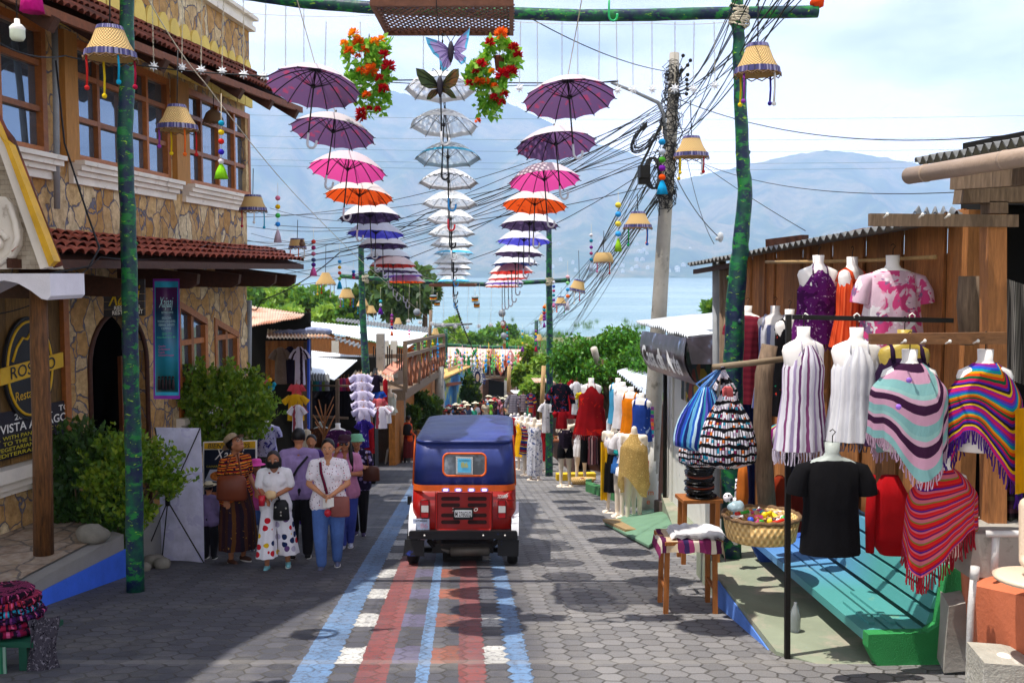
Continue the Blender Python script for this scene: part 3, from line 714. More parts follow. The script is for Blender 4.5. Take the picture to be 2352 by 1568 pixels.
hbeam('gate_beam',[(250,-40,DG),(560,-14,DG),(700,6,DG),(850,18,DG),(1010,24,DG),(1180,31,DG),(1330,36,DG),(1480,35,DG),(1620,31,DG),(1760,29,DG),(1878,27,DG)],.062,'green and navy painted beam across the top of the near gate','painted gate beams')
t=MB()
def knot(px,py,d,r,label):
 m=MB();c=P(px,py,d)
 for k in range(14):
  a0=U(0,6);tx=U(-.5,.5);pts=[]
  for i in range(13):
   a=a0+2*pi*i/12;q=V((cos(a)*r,sin(a)*r*.9,U(-.15,.15)*r+tx*r*sin(a+a0)));pts.append(c+Matrix.Rotation(U(-.02,.02)+tx,3,'Y')@q+V((0,0,(k-7)*r*.12)))
  m.tube(pts,r*.09,5,False)
 solo('rope_knot',m,ROPE,label,'rope','rope lashings on the gate poles',c)
knot(1698,36,DG,.10,'pale rope lashing tying the near gate beam to its right pole')
m=MB();m.tube([P(1866,14,DG),P(1880,5,DG),P(1889,-14,DG)],[.05,.07,.03],8);solo('orange_cloth_tuft',m,cloth('orange_cloth','e8501c'),'orange cloth tuft on the right tip of the near gate beam','cloth')
FG=26.5
pole('gate_pole',[(829,562,FG),(830,640,FG),(834,740,FG),(842,880,FG),(846,1010,FG)],[.075,.08,.09,.11,.12],'green painted pole of the second gate rising among the left stalls','painted poles of the second gate',.01)
pole('gate_pole',[(1261,520,FG),(1261,640,FG),(1263,800,FG),(1262,950,FG),(1261,1098,FG)],[.07,.08,.09,.1,.1],'green painted pole of the second gate at the right kerb by the mannequins','painted poles of the second gate',.01)
hbeam('gate_beam',[(781,634,FG),(860,640,FG),(950,646,FG),(1040,651,FG),(1120,653,FG),(1200,649,FG),(1309,643,FG)],.06,'green painted beam of the second gate above the lake','painted gate beams')
knot(838,639,FG,.1,'pale rope lashing on the left pole of the second gate');knot(1262,645,FG,.1,'pale rope lashing on the right pole of the second gate')
TG=60
pole('gate_pole',[(1024,755,TG),(1024,860,TG),(1024,975,TG)],[.11,.12,.13],'green post of the third gate by the round sign','far green posts')
pole('gate_pole',[(978,770,44),(974,880,44),(970,985,44)],[.1,.11,.12],'green post under the balcony corner','far green posts')
pole('gate_pole',[(1232,735,TG),(1231,860,TG),(1230,975,TG)],[.11,.12,.13],'green post of the third gate right of the crowd','far green posts')
hbeam('gate_beam',[(1010,790,TG),(1110,797,TG),(1240,799,TG)],.1,'green painted beam of the third gate down the street','painted gate beams')
def lattice(pl,pr,dl,d2,label,grp):
 m=MB();z=P(pl[0],pl[1],dl).z
 x0=P(pl[0],pl[1],dl).x;x1=P(pr[0],pr[1],dl).x
 y0,y1=dl,d2;w=x1-x0;n=20
 for a,b in(((x0,y0,z),(x1,y0,z)),((x0,y1,z),(x1,y1,z))):m.beam(a,b,.04,.07)
 for x in(x0+.021,x1-.021):m.beam((x,y0+.021,z),(x,y1-.021,z),.04,.07)
 L=y1-y0;th=.026*w/1.35;step=w/20
 for s_,zz in((1,.003),(-1,-.003)):
  for k in range(-14,22):
   xa=x0+k*step*1.0;
   pa=V((xa,y0,z+zz));pb=V((xa+s_*L*.55+(0 if s_>0 else 0),y1,z+zz))if s_>0 else V((xa,y1,z+zz))
   if s_<0:pa=V((xa+L*.55,y0,z+zz))
   def clip(a,b):
    t0,t1=0,1;dx=b.x-a.x
    if abs(dx)>1e-9:
     ta,tb=sorted(((x0-a.x)/dx,(x1-a.x)/dx));t0,t1=max(t0,ta),min(t1,tb)
    return(a.lerp(b,t0),a.lerp(b,t1))if t1>t0+.02 else None
   c=clip(pa,pb)
   if c:m.beam(c[0],c[1],th,.005)
 return solo('lattice_panel',m,wood('lattice_wood','6b4230',(4,4,4),.3),label,'lattice',grp,V((x0,y0,z)))
lattice((850,6),(1180,10),9.15,10.25,'brown wooden lattice panel hanging under the near gate beam','wooden lattice panels')
lattice((985,655),(1092,658),25.2,26.4,'brown wooden lattice panel hanging under the second gate beam','wooden lattice panels')
def canopy_mat(name,inner,outer='f2eef0',pat=None,tr=.5,alpha=None):
 t=NT(name);ob=t.coord();g=t.n('ShaderNodeNewGeometry')
 ci=hx(inner)
 col=ci
 if pat:
  v=t.noise(t.mapping(ob,loc=(U(0,9),0,0)),pat[1],3,.6,dist=.5)
  col=t.mix(t.ramp(v,[(pat[2],(0,0,0)),(pat[2]+.06,(1,1,1))]),ci,hx(pat[0]))
 else:col=t.mix(0,ci,ci)
 c=t.mix(g.outputs['Backfacing'],hx(outer),col)
 d=t.bsdf(c,.7,0,.3);tn=t.n('ShaderNodeBsdfTranslucent');t.l(col,tn.inputs[0]);mx=t.n('ShaderNodeMixShader');mx.inputs[0].default_value=tr
 t.l(d,mx.inputs[1]);t.l(tn.outputs[0],mx.inputs[2]);res=mx.outputs[0]
 if alpha:
  tp=t.n('ShaderNodeBsdfTransparent');m2=t.n('ShaderNodeMixShader')
  v=t.noise(ob,alpha[1],2,.5,dist=.6)
  z=t.sep(t.coord('UV'))[1]
  f=t.ramp(v,[(alpha[2],(alpha[0],)*3),(alpha[2]+.03,(.8,.8,.8))])
  rim=t.ramp(z,[(.86,(0,0,0)),(.87,(1,1,1))]);
  f2=t.mix(rim,f,(.85,.85,.85))
  t.l(f2,m2.inputs[0]);t.l(tp.outputs[0],m2.inputs[1]);t.l(res,m2.inputs[2]);res=m2.outputs[0]
 return t.fin(res)
UM_SHAFT=plain('umbrella_steel','1c1a20',.4);UM_HANDLE=plain('grey_handle','b8b8c0',.3)
def umbrella_proto(name,R0,ribs,mat,hcol,label,handle_mat,rim_mat=None,shaft_l=.62,hdome=.50):
 T_=thing(name,label,'umbrella',(0,0,0))
 m=MB();H=R0*hdome
 def fn(i,j):
  a=2*pi*i;r=j;k=(i*ribs)%1.0;sc2=1-.055*sin(pi*k)*r**2
  return V((R0*r*sc2*cos(a),R0*r*sc2*sin(a),-H*(r**2.0)*(1-.04*sin(pi*k))))
 m.grid(lambda i,j:fn(i,.02+.98*j),ribs*4,7)
 for f in m.f:f.reverse()
 build('canopy',m,mat,T_)
 m=MB()
 for k in range(ribs):
  m2=MB();a=k/ribs;m2.tube([fn(a,j/6)*1.0+V((0,0,-.008))for j in range(7)]+[fn(a,1)*1.03],.0045,4)
  q=fn(a,.5);m2.tube([q,V((0,0,-H*.95))],.003,4)
  build('rib',m2,UM_SHAFT if 'clear' not in name else plain('pale_umbrella_rib','9aa0a8',.4),T_)
 m=MB();m.tube([(0,0,.05),(0,0,-shaft_l)],.007,6);m.lathe((0,0,-H*.95),[(.0,0),(.016,0),(.016,.03),(0,.03)],8);m.ball((0,0,0),.018,6);build('shaft',m,UM_SHAFT,T_)
 m=MB();m.tube([(0,0,-shaft_l)]+[(0,0,-shaft_l-.08)]+[(.035-.035*cos(x),0,-shaft_l-.08-.045*sin(x))for x in[pi*i/8 for i in range(1,9)]]+[(.07,0,-shaft_l-.06)],.010,7);build('handle',m,handle_mat,T_)
 if rim_mat:
  m=MB()
  def rf(i,j):
   p=fn(i,.9+.105*j);return p*1.003+V((0,0,.003))
  m.grid(rf,ribs*4,1);build('rim_band',m,rim_mat,T_)
 return T_
UC={'floral':canopy_mat('floral_purple_fabric','745480','f4e8ee',('a84a70',13,.57),.45),'pink':canopy_mat('pink_fabric','f255a8','fff2f8',None,.5),'orange':canopy_mat('orange_fabric','ee5a22','fff4f0',('b43a18',9,.57),.45),'plum':canopy_mat('plum_fabric','4a3a5c','f2eef4',('6a567c',12,.55),.35),'blue':canopy_mat('blue_fabric','5a58d8','f0f0fa',('7a78ea',9,.55),.45),'navy':canopy_mat('navy_fabric','343c6c','eef0f8',('525a90',9,.55),.35),'red':canopy_mat('red_fabric','e23a34','fff0f0',('f06050',9,.55),.45),'violet':canopy_mat('violet_fabric','8a62c8','f6f0fa',None,.45)}
NAMES={'floral':'purple umbrella with rose flower print','pink':'bright pink umbrella','orange':'orange patterned umbrella','plum':'dark plum umbrella','blue':'royal blue umbrella','navy':'navy blue umbrella','red':'red umbrella','violet':'violet umbrella'}
LEFTU=[('floral',620,830,178),('floral',674,867,282),('pink',714,890,366),('orange',749,905,428),('plum',777,920,478),('blue',798,930,517),('plum',822,936,547),('navy',837,944,575),('red',849,957,593),('plum',861,963,607),('violet',878,971,619),('orange',887,978,633)]
RIGHTU=[('floral',1199,1409,203),('floral',1181,1366,312),('pink',1165,1330,391),('orange',1155,1304,450),('plum',1148,1285,497),('blue',1141,1267,535),('plum',1135,1249,566),('navy',1130,1237,590),('red',1122,1226,609),('red',1118,1214,625),('violet',1113,1203,636),('orange',1113,1194,645)]
protos={}
ordn=['first','second','third','fourth','fifth','sixth','seventh','eighth','ninth','tenth','eleventh','twelfth','thirteenth']
def put_umb(kind,cx,cy,wd,R0,label,group,tilt,side=0):
 global protos
 if kind not in protos:t_=protos[kind]=makers[kind]()
 else:t_=copy_tree(protos[kind])
 d=2*R0*F/wd
 t_.location=P(cx,cy,d)+V((0,0,R0*.17));t_.rotation_euler=(radians(-tilt),radians(side),U(0,6.28)if False else U(-.15,.15))
 t_['label']=label;t_['group']=group;return t_
makers={k:(lambda k=k:umbrella_proto('hanging_umbrella',.38,14,UC[k],None,NAMES[k],UM_HANDLE,None,.56,.46 if k=='floral' else .51))for k in UC}
for row,nm in((LEFTU,'left'),(RIGHTU,'right')):
 for i,(k,x0,x1,cy)in enumerate(row):
  put_umb(k,(x0+x1)/2,cy,x1-x0,.38,NAMES[k]+', '+ordn[i]+' from the camera in the %s row'%nm,'coloured umbrellas hung over the street',[16,14,12.5,11,8,7,6,5,5,4,4,4][i],(5 if nm=='left' else-3)if i<3 else U(-2,2))
CLR={'clear':canopy_mat('clear_vinyl_white_print','f4f6fa','ffffff',None,.4,(.5,9,.46)),'cyan':canopy_mat('clear_vinyl_cyan','e8f6fc','f4fcff',None,.4,(.48,10,.48)),'lace':canopy_mat('clear_vinyl_lace','f0f0f4','ffffff',None,.4,(.55,22,.46))}
cyan_rim=plain('cyan_rim','2fb4e0',.4);
t=NT('checkered_rim');ck=t.n('ShaderNodeTexChecker');t.l(t.mapping(t.coord('UV'),scale=(56,2,1)),ck.inputs[0]);ck.inputs[1].default_value=(.01,.01,.01,1);ck.inputs[2].default_value=(.85,.85,.85,1);ck.inputs[3].default_value=1
chk_rim=t.fin(t.bsdf(ck.outputs[0],.5))
makers['clear']=lambda:umbrella_proto('clear_umbrella',.32,8,CLR['clear'],None,'',plain('black_handle','15151a',.3),plain('white_rim','f4f6fa',.5),.55,.5)
makers['cyan']=lambda:umbrella_proto('clear_umbrella',.32,8,CLR['cyan'],None,'',plain('blue_handle','2a90d8',.3),cyan_rim,.55,.5)
makers['check']=lambda:umbrella_proto('clear_umbrella',.32,8,CLR['lace'],None,'',plain('red_handle','d0202a',.3),chk_rim,.55,.5)
makers['lace']=lambda:umbrella_proto('clear_umbrella',.32,8,CLR['lace'],None,'',plain('white_handle','e8e8ec',.3),plain('white_rim','f4f6fa',.5),.55,.5)
CEN=[('lace',932,1092,182),('clear',944,1097,268),('cyan',954,1103,342),('check',963,1098,400),('clear',971,1095,450),('lace',980,1092,488),('clear',983,1091,521),('lace',989,1088,548),('cyan',997,1088,569),('clear',995,1086,590),('lace',999,1083,604),('clear',1002,1082,619),('cyan',1005,1080,635)]
cn={'lace':'clear umbrella with white lace print','clear':'clear umbrella with white flower print','cyan':'clear umbrella with cyan rim','check':'clear umbrella with black and white checkered rim'}
for i,(k,x0,x1,cy)in enumerate(CEN):
 put_umb(k,(x0+x1)/2,cy,x1-x0,.32,cn[k]+', '+ordn[i]+' in the centre row','clear umbrellas hung in the centre row',[12,12,11,10,9,8,7,6,5,4,4,3,3][i])
def wire(pts,r=.006,mat=None,mb=None,sag=0,n=14):
 mb=mb or MB();out=[]
 for a,b in zip(pts,pts[1:]):
  for k in range(n):
   t_=k/n;q=V(a).lerp(V(b),t_);q.z-=sag*4*t_*(1-t_);out.append(q)
 out.append(V(pts[-1]));mb.tube(out,r,5);return mb
for row,R0,lab in((LEFTU,.38,'left'),(CEN,.32,'centre'),(RIGHTU,.38,'right')):
 pts=[P((x0+x1)/2,cy,2*R0*F/(x1-x0))+V((0,0,R0*.25))for _,x0,x1,cy in row]
 q0=pts[0]+(pts[0]-pts[1])*2.2+V((0,0,.5));q1=V((pts[-1].x,26.4,P(1000,645,26.4).z))
 solo('carrying_wire',wire([q0]+pts+[q1],.004,n=2),CABLE if lab=='centre' else ROPE,'thin line carrying the %s row of umbrellas'%lab,'wire','lines carrying the umbrella rows',q1)
m=MB()
pc=[P(*q)for q in((1016,80,9.6),(1020,200,9.7),(1028,330,10.3),(1033,450,13),(1037,560,18),(1040,640,24),(1046,700,27))]
for a,b in zip(pc,pc[1:]):
 for k in range(8):
  q=a.lerp(b,k/8);m.ball(q,.009,6,(1,1,2))
wire(pc,.004,mb=m,n=3);solo('decoration_cord',m,CABLE,'black knotted cord running down the centre of the clear umbrellas','cord',None,pc[0])
m=MB();pc=[P(*q)for q in((1046,700,27),(1058,735,30),(1072,770,34),(1085,800,40),(1100,830,50))]
for a,b in zip(pc,pc[1:]):
 for k in range(7):m.ball(a.lerp(b,k/7),.035,6)
wire(pc,.008,mb=m,n=3);solo('decoration_cord',m,CABLE,'black beaded cord dropping from the second gate to the third','cord',None,pc[0])
m=MB();q=P(1399,22,9.9);m.tube([q+V((0,0,.1)),q,q+V((0,0,-.06))]+[q+V((.04-.04*cos(x),0,-.06-.05*sin(x)))for x in[pi*i/6 for i in range(1,7)]]+[q+V((.08,0,-.04))],.011,7)
solo('umbrella_handle',m,plain('green_plastic','18a860',.3),'green curved umbrella handle hooked in front of the near gate beam','handle',None,q)
t=NT('silver_glitter');star_m=t.fin(t.bsdf(t.ramp(t.noise(t.coord(),60,3),[(.4,hx('c8ccd4')),(.6,hx('ffffff'))]),.35,.2,.7))
stars=[(353,152),(418,155),(462,160),(510,163),(560,170),(607,174),(656,175),(698,183),(746,185),(831,195),(881,202),(972,200),(1128,210),(1193,202),(1235,207),(1291,209),(1327,210),(1375,209),(1418,207),(1454,206),(1498,205),(1550,203),(1592,204),(1642,196)]
def star(px,py,d,top,r,label,grp,beamd):
 T_=thing('hanging_star',label,'ornament',P(px,py,d),grp);c=P(px,py,d);m=MB()
 for dd in(-.002,.002):
  pts=[c+V(((r if i%2==0 else r*.48)*sin(pi*i/8+.1),dd,(r if i%2==0 else r*.48)*cos(pi*i/8+.1)))for i in range(16)]
  cc=c+V((0,dd*6,0));m.add([cc]+pts,[(0,i+1,(i+1)%16+1)for i in range(16)],None,False)
 build('star',m,star_m,T_)
 tp=P(px+U(-4,4),top,d);m=MB();k=9
 for off in(-.006,.006):
  m.tube([tp.lerp(c+V((0,0,r*.8)),i/k)+V((off*(1 if i%2 else-1)+.01*mnoise.noise(V((px,i,off))),0,0))for i in range(k+1)],.0028,4)
 build('string',m,ROPE,T_)
for i,(x,y)in enumerate(stars):
 lb='silver glitter star on a twisted string'
 star(x,y,10.35,50 if x>700 else 0,.055,('silver star on a string, '+ordn[i]+' from the left' if i<13 else 'silver star on a string, '+ordn[23-i]+' from the right')+' under the near beam','stars hung from the near gate beam',10.35)
for i in range(9):
 x=905+i*32 if i<5 else 1290+i*7;star(938+i*27,752-abs(i-5)*3,26.4,652,.08,'small silver star hanging under the second gate beam, '+ordn[i]+' from the left','stars hung from the second gate',26.4)
m=wire([P(560,30,10.3),P(850,36,10.3),P(1180,50,10.3),P(1500,54,10.3),P(1700,48,10.3)],.003,sag=.02);solo('string_line',m,ROPE,'thin pale line sagging under the near gate beam','string',None,P(560,30,10.3))
def basket_mat(name,c,c2):
 t=NT(name);uv=t.coord('UV');s=t.sep(uv)
 w1=t.math('SINE',t.math('MULTIPLY',s[0],6.283*36));w2=t.math('SINE',t.math('MULTIPLY',s[1],6.283*13));h=t.math('MULTIPLY',w1,w2)
 col=t.ramp(t.math('MULTIPLY_ADD',h,.5,.5),[(0,sc(hx(c),.55)),(.6,hx(c)),(1,hx(c2))])
 return t.fin(t.bsdf(col,.7,0,.3,t.bump(h,.6,.01)))
BASK=basket_mat('woven_cane','d8b070','ecd094');BASK_D=basket_mat('dark_woven_cane','8a6a4a','a8866a')
t=NT('striped_lamp_band');uv=t.coord('UV');s=t.sep(uv);nn=t.n('ShaderNodeTexWhiteNoise',noise_dimensions='1D');t.l(t.math('FLOOR',t.math('MULTIPLY',s[0],90)),nn.inputs['W'])
BAND=t.fin(t.bsdf(t.ramp(nn.outputs[0],[(0,hx('3a3a6a')),(.35,hx('5a5080')),(.6,hx('8a86a4')),(.85,hx('2a2a4a'))],'CONSTANT'),.8))
TCOL={'red':'#',}
def ccol(h):return cloth('yarn_'+h,h,transl=.1)
YR=['c82a28','e8c820','2a6ac8','8a3a9a','c87ab0','2a9a4a','3a2a8a','e86a20','18a0c8','b01840','e8e4e0']
def lamp(px,yt,yb,wt,wb,dia,label,kind='cone',tilt=0,topy=None,ntas=4,tl=None,band=True,dcol=False):
 d=dia*F/wb;c=P(px,(yt+yb)/2,d);s=d/F;h=(yb-yt)*s*.93;rt,rb=wt*s/2,wb*s/2
 T_=thing('basket_lamp',label,'lamp',c,'woven basket lamps hung over the street')
 Q=Matrix.Rotation(radians(tilt),3,'Y');m=MB()
 if kind=='cone':prof=[(rb,-h/2),(rb*.93+rt*.07,-h/2+h*.14),(rt+(rb-rt)*.45,0),(rt,h/2)]
 elif kind=='dome':prof=[(rb,-h/2),(rb*.95,-h/4),(rb*.7,h/5),(rb*.35,h*.43),(.01,h/2)]
 else:prof=[(rb,-h/2),(rb*1.05,-h/5),(rb*.9,h/4),(rb*.72,h/2)]
 prof2=[(r*.96,z)for r,z in prof][::-1]
 m.lathe(c,prof,28,Q);m.lathe(c,prof2,28,Q);build('shade',m,BASK_D if dcol else BASK,T_)
 if band:
  m=MB();m.lathe(c,[(rb*1.01,-h/2),(rb*.94+rt*.06,-h/2+h*.2)],28,Q);m.lathe(c,[(rt*1.04+(rb-rt)*.1,h/2-h*.12),(rt*1.02,h/2+.002)],28,Q);build('striped_band',m,BAND,T_)
 m=MB();k=28;m.tube([c+Q@V((rb*1.02*cos(2*pi*i/k/1),rb*1.02*sin(2*pi*i/k),-h/2-.012+.012*cos(pi*i)))for i in range(k+1)],.006,5);build('rim',m,BASK_D,T_)
 m=MB();top=P(px+U(-2,2),topy if topy is not None else yt-60,d);m.tube([c+Q@V((0,0,h/2)),top],.006,5);build('cord',m,CABLE,T_)
 m=MB();m.tube([c+V((0,0,h/2)),c+V((0,0,h*.1))],.02,8);m.ball(c+V((0,0,-h*.05)),.035,10,(1,1,1.2));build('bulb',m,WHT,T_)
 for j in range(ntas):
  a=2*pi*(j+.3)/ntas+.2;q=c+Q@V((rb*.92*cos(a),rb*.92*sin(a),-h/2));ln=(tl or h*.9)*U(.7,1.15)
  m=MB();m.tube([q,q+V((.005,0,-ln*.5)),q+V((0,0,-ln))],.009,6);e=q+V((0,0,-ln));m.ball(e+V((0,0,-.02)),.021,8)
  build('pendant',m,ccol(random.choice(YR)),T_)
 return T_
lamp(253,60,135,55,115,.40,'large cane lamp with blue striped band in front of the left green pole',topy=-40)
lamp(407,240,300,38,92,.40,'cane lamp with blue band hanging before the middle upper window',topy=115)
lamp(490,250,282,12,46,.30,'small dark dome shaped cane lamp before the right upper window','dome',band=False,dcol=True,ntas=0,topy=215)
lamp(581,447,485,35,62,.38,'cane lamp with dark band beside the white window sill corner',ntas=3)
lamp(683,547,570,30,40,.30,'short cane lamp above the end of the red tiled canopy',band=True,ntas=3,topy=505)
lamp(748,625,653,16,46,.40,'cane lamp with long pendants over the left trees',ntas=4,topy=565,band=False)
lamp(796,663,684,20,36,.38,'cane lamp hanging just below the left end of the second gate beam',topy=640,band=False)
lamp(833,684,703,14,28,.36,'cane lamp against the left pole of the second gate',topy=660,band=False)
lamp(851,701,719,13,28,.36,'cane lamp just right of the second gate left pole',topy=670,band=False)
lamp(1740,100,172,45,103,.40,'large cane lamp with grey band at the right green pole',topy=-20)
lamp(1588,312,362,35,79,.40,'cane lamp with grey band right of the cable tangle',topy=230)
lamp(1465,485,524,30,65,.38,'cane lamp with grey rim left of the concrete pole',topy=445)
lamp(1386,579,603,30,44,.36,'bowl shaped cane lamp over the lake shore','bowl',topy=530)
lamp(1328,641,670,22,38,.38,'tilted cane lamp over the lake right of the second gate',topy=575,tilt=12,ntas=2)
lamp(1288,680,701,13,28,.38,'cane lamp just right of the second gate right pole',topy=660)
lamp(1258,697,717,16,25,.36,'cane lamp against the second gate right pole',topy=660,band=False,ntas=2)
for x,y in((914,736),(1246,728),(1238,774),(932,804),(949,813),(974,815),(986,814),(1000,813),(1228,820),(1000,760),(1222,845),(1010,795)):
 lamp(x,y-7,y+8,9,18,.38,'small far cane lamp hanging over the lower street',topy=y-25,band=False,ntas=2)
def pompoms(px,items,tas,d,label,top,r=None):
 T_=thing('pompom_string',label,'ornament',P(px,items[-1][0],d),'pompom strings with tassels')
 for y,c in items:
  m=MB();q=P(px,y,d);rr=r or .055
  m.ball(q,rr,12,(1,1,.93 if r else 1))
  build('pompom',m,ccol(c),T_)
 y0,y1,c,w_=tas;a=P(px,y0,d);b=P(px,y1,d);rw=w_*d/F/2
 m=MB();m.loft([(a.x,a.y,a.z,rw*.2,rw*.2),(a.x,a.y,a.z*.8+b.z*.2,rw*.45,rw*.45),(b.x,b.y,(a.z+b.z)/2,rw*.75,rw*.75),(b.x,b.y,b.z,rw,rw)],20,.12,8);build('tassel',m,ccol(c),T_)
 m=MB();m.tube([P(px,top,d),P(px,y0,d)],.003,4);build('string',m,ROPE,T_)
pompoms(508,[(283,'18a0c8'),(304,'e8c820'),(325,'d82a20'),(349,'3a2ab8'),(371,'d0c8d0')],(377,411,'8ad020',30),8.2,'pompom string with lime green tassel before the upper windows',215,.025)
pompoms(638,[(455,'e880a0'),(475,'f0c010'),(495,'50c860'),(515,'3090e8')],(528,557,'c8b0c0',17),12.5,'pompom string with pale mauve tassel right of the stone building',420,.033)
pompoms(720,[(555,'e05040'),(569,'a03070'),(583,'c87090'),(597,'404a78'),(608,'5a2a8a')],(613,634,'e060a8',16),15,'pompom string with pink tassel above the left trees',525,.035)
pompoms(1521,[(326,'2090c8'),(348,'c0c8d8'),(367,'50a030'),(386,'7a20a0'),(407,'e85010')],(413,446,'18a0d8',24),8.6,'pompom string with blue tassel in front of the cable tangle',290,.03)
pompoms(1420,[(471,'f0d850'),(492,'40a8f0'),(514,'f0d850'),(537,'40a8f0')],(547,578,'a0d830',16),11.5,'yellow and blue ball string with lime tassel',440,.036)
pompoms(1358,[(540,'e0e0e8'),(553,'2090b0'),(568,'7a2a90'),(582,'a04070'),(596,'2088b0')],(603,623,'b8c8e0',10),14,'pompom string with pale blue tassel left of the bowl lamp',515,.026)
pompoms(1304,[(636,'f0b8c0'),(650,'90d890'),(665,'40a0e0'),(680,'f07030')],(688,712,'e0d8e0',9),17,'ball string with white tassel near the second gate',600,.034)
pompoms(1272,[(648,'e0e0f0'),(658,'3050b0'),(668,'c03070'),(678,'2090a0'),(689,'6a2a9a')],(694,706,'e080b0',8),17,'pompom string with pink tassel at the second gate right pole',620,.026)
pompoms(780,[(601,'40a8f0'),(614,'f0c030'),(627,'e85030'),(640,'a0d850')],(645,664,'20a0d0',12),18,'ball string with teal tassel at the left end of the second gate',560,.034)
pompoms(812,[(624,'3080d0'),(631,'7a2a90')],(634,640,'d02a50',8),18,'short pompom string above the second gate beam',600,.034)
pompoms(874,[(692,'40b0c0'),(700,'f0f0f0')],(705,722,'6a20a0',11),24,'pompom string with violet tassel under the second gate',660,.04)
far=[(940,760,40),(900,724,30),(1200,760,44),(1165,750,44),(1250,705,26),(1231,760,34),(953,778,44)]
for i,(x,y,d)in enumerate(far):
 pompoms(x,[(y+k*7,random.choice(YR))for k in range(5)],(y+35,y+47,random.choice(YR),7),d,'small '+['orange topped','mixed colour'][i%2]+' pompom string over the lower street',y-15,.045)
GC=['f0e8d0','e8c820','40a8f0','e86a50','f0b8c8','70c870','ffffff','d0a060']
gm={c:ccol(c)for c in GC}
n_=0
for i in range(110):
 x=U(1015,1225);y=U(806,832)+abs(x-1120)*.05;d=U(52,66);c=random.choice(GC)
 m=MB();q=P(x,y,d)
 m.ball(q,U(.06,.1),7);m.ball(q+V((0,0,-.25)),U(.05,.09),6);m.tube([q+V((0,0,.5)),q+V((0,0,-.5))],.012,4)
 m.loft([(q.x,q.y,q.z-.38,.02,.02),(q.x,q.y,q.z-.65,.06,.06)],8)
 solo('garland_pompom',m,gm[c],'tiny coloured ball and tassel in the garlands of the third gate','ornament','garland balls of the third gate',q)
for i in range(26):
 x=U(935,1010);y=U(770,830);d=U(38,46);c=random.choice(GC);m=MB();q=P(x,y,d)
 for k in range(4):m.ball(q+V((0,0,-.16*k)),.06,7)
 m.tube([q+V((0,0,.3)),q+V((0,0,-.6))],.01,4)
 solo('garland_pompom',m,gm[c],'small ball string hanging by the wooden balcony','ornament','ball strings by the balcony',q)
def guitar(px,py,d,h,label,c='a04020'):
 T_=thing('toy_guitar',label,'guitar',P(px,py,d),'toy guitars and drums on strings');q=P(px,py,d);s=h*d/F;m=MB()
 out=[(s*(.19+.06*cos(2*a)+.025*-cos(a))*sin(a),s*(-.2)-s*.26*cos(a))for a in[2*pi*i/24 for i in range(24)]]
 m.prism([q+V((x,-.02,z))for x,z in out],(0,.05*s+.02,0));build('body',m,wood('guitar_'+c,c,(2,2,2),.2,.35),T_)
 m=MB();m.beam(q+V((0,-.03,-.1*s)),q+V((0,-.03,.5*s)),.05*s);build('neck',m,W_DARK,T_)
guitar(1156,738,34,36,'red brown toy guitar hanging right of the second lattice');guitar(930,792,38,26,'light toy guitar hanging left of the balcony','d8a050');guitar(1158,790,40,26,'toy guitar above the third gate','b07040');guitar(1160,828,44,26,'orange toy guitar over the crowd','c05828');guitar(986,800,40,24,'amber toy guitar by the balcony corner','c88a40')
def drum(px,py,d,r,label,ax='y'):
 T_=thing('toy_drum',label,'drum',P(px,py,d),'toy guitars and drums on strings');q=P(px,py,d);s=r*d/F;Q=Matrix.Rotation(radians(80 if ax=='y' else 8),3,'X')
 m=MB();m.lathe(q,[(s,-s*.7),(s*.96,0),(s,s*.7)],18,Q);build('shell',m,cloth('drum_bands','d0a030',stripes=['2848b0','e8c020','c82a28','1a6a3a'],axis='v',scale=1,transl=0),T_)
 m=MB();m.lathe(q,[(0.001,-s*.72),(s*1.02,-s*.72),(s*1.02,-s*.6)],18,Q);m.lathe(q,[(s*1.02,s*.6),(s*1.02,s*.72),(.001,s*.72)],18,Q);build('skin',m,plain('drum_skin','7e8690',.4),T_)
 m=MB();m.tube([q+V((0,0,s)),P(px,py-25,d)],.006,4);build('string',m,ROPE,T_)
drum(995,684,24,8,'striped toy drum left under the second lattice','z');drum(1091,687,24,8,'striped toy drum right under the second lattice','z');drum(1004,697,24,7,'lower striped toy drum left under the second lattice','z');drum(1095,701,24,7,'lower striped toy drum right under the second lattice','z')
drum(958,717,28,8,'toy drum showing its grey skin left of the bare post');drum(1153,719,30,8,'toy drum showing its grey skin above the red guitar');drum(1157,771,36,7,'toy drum below the red brown guitar')
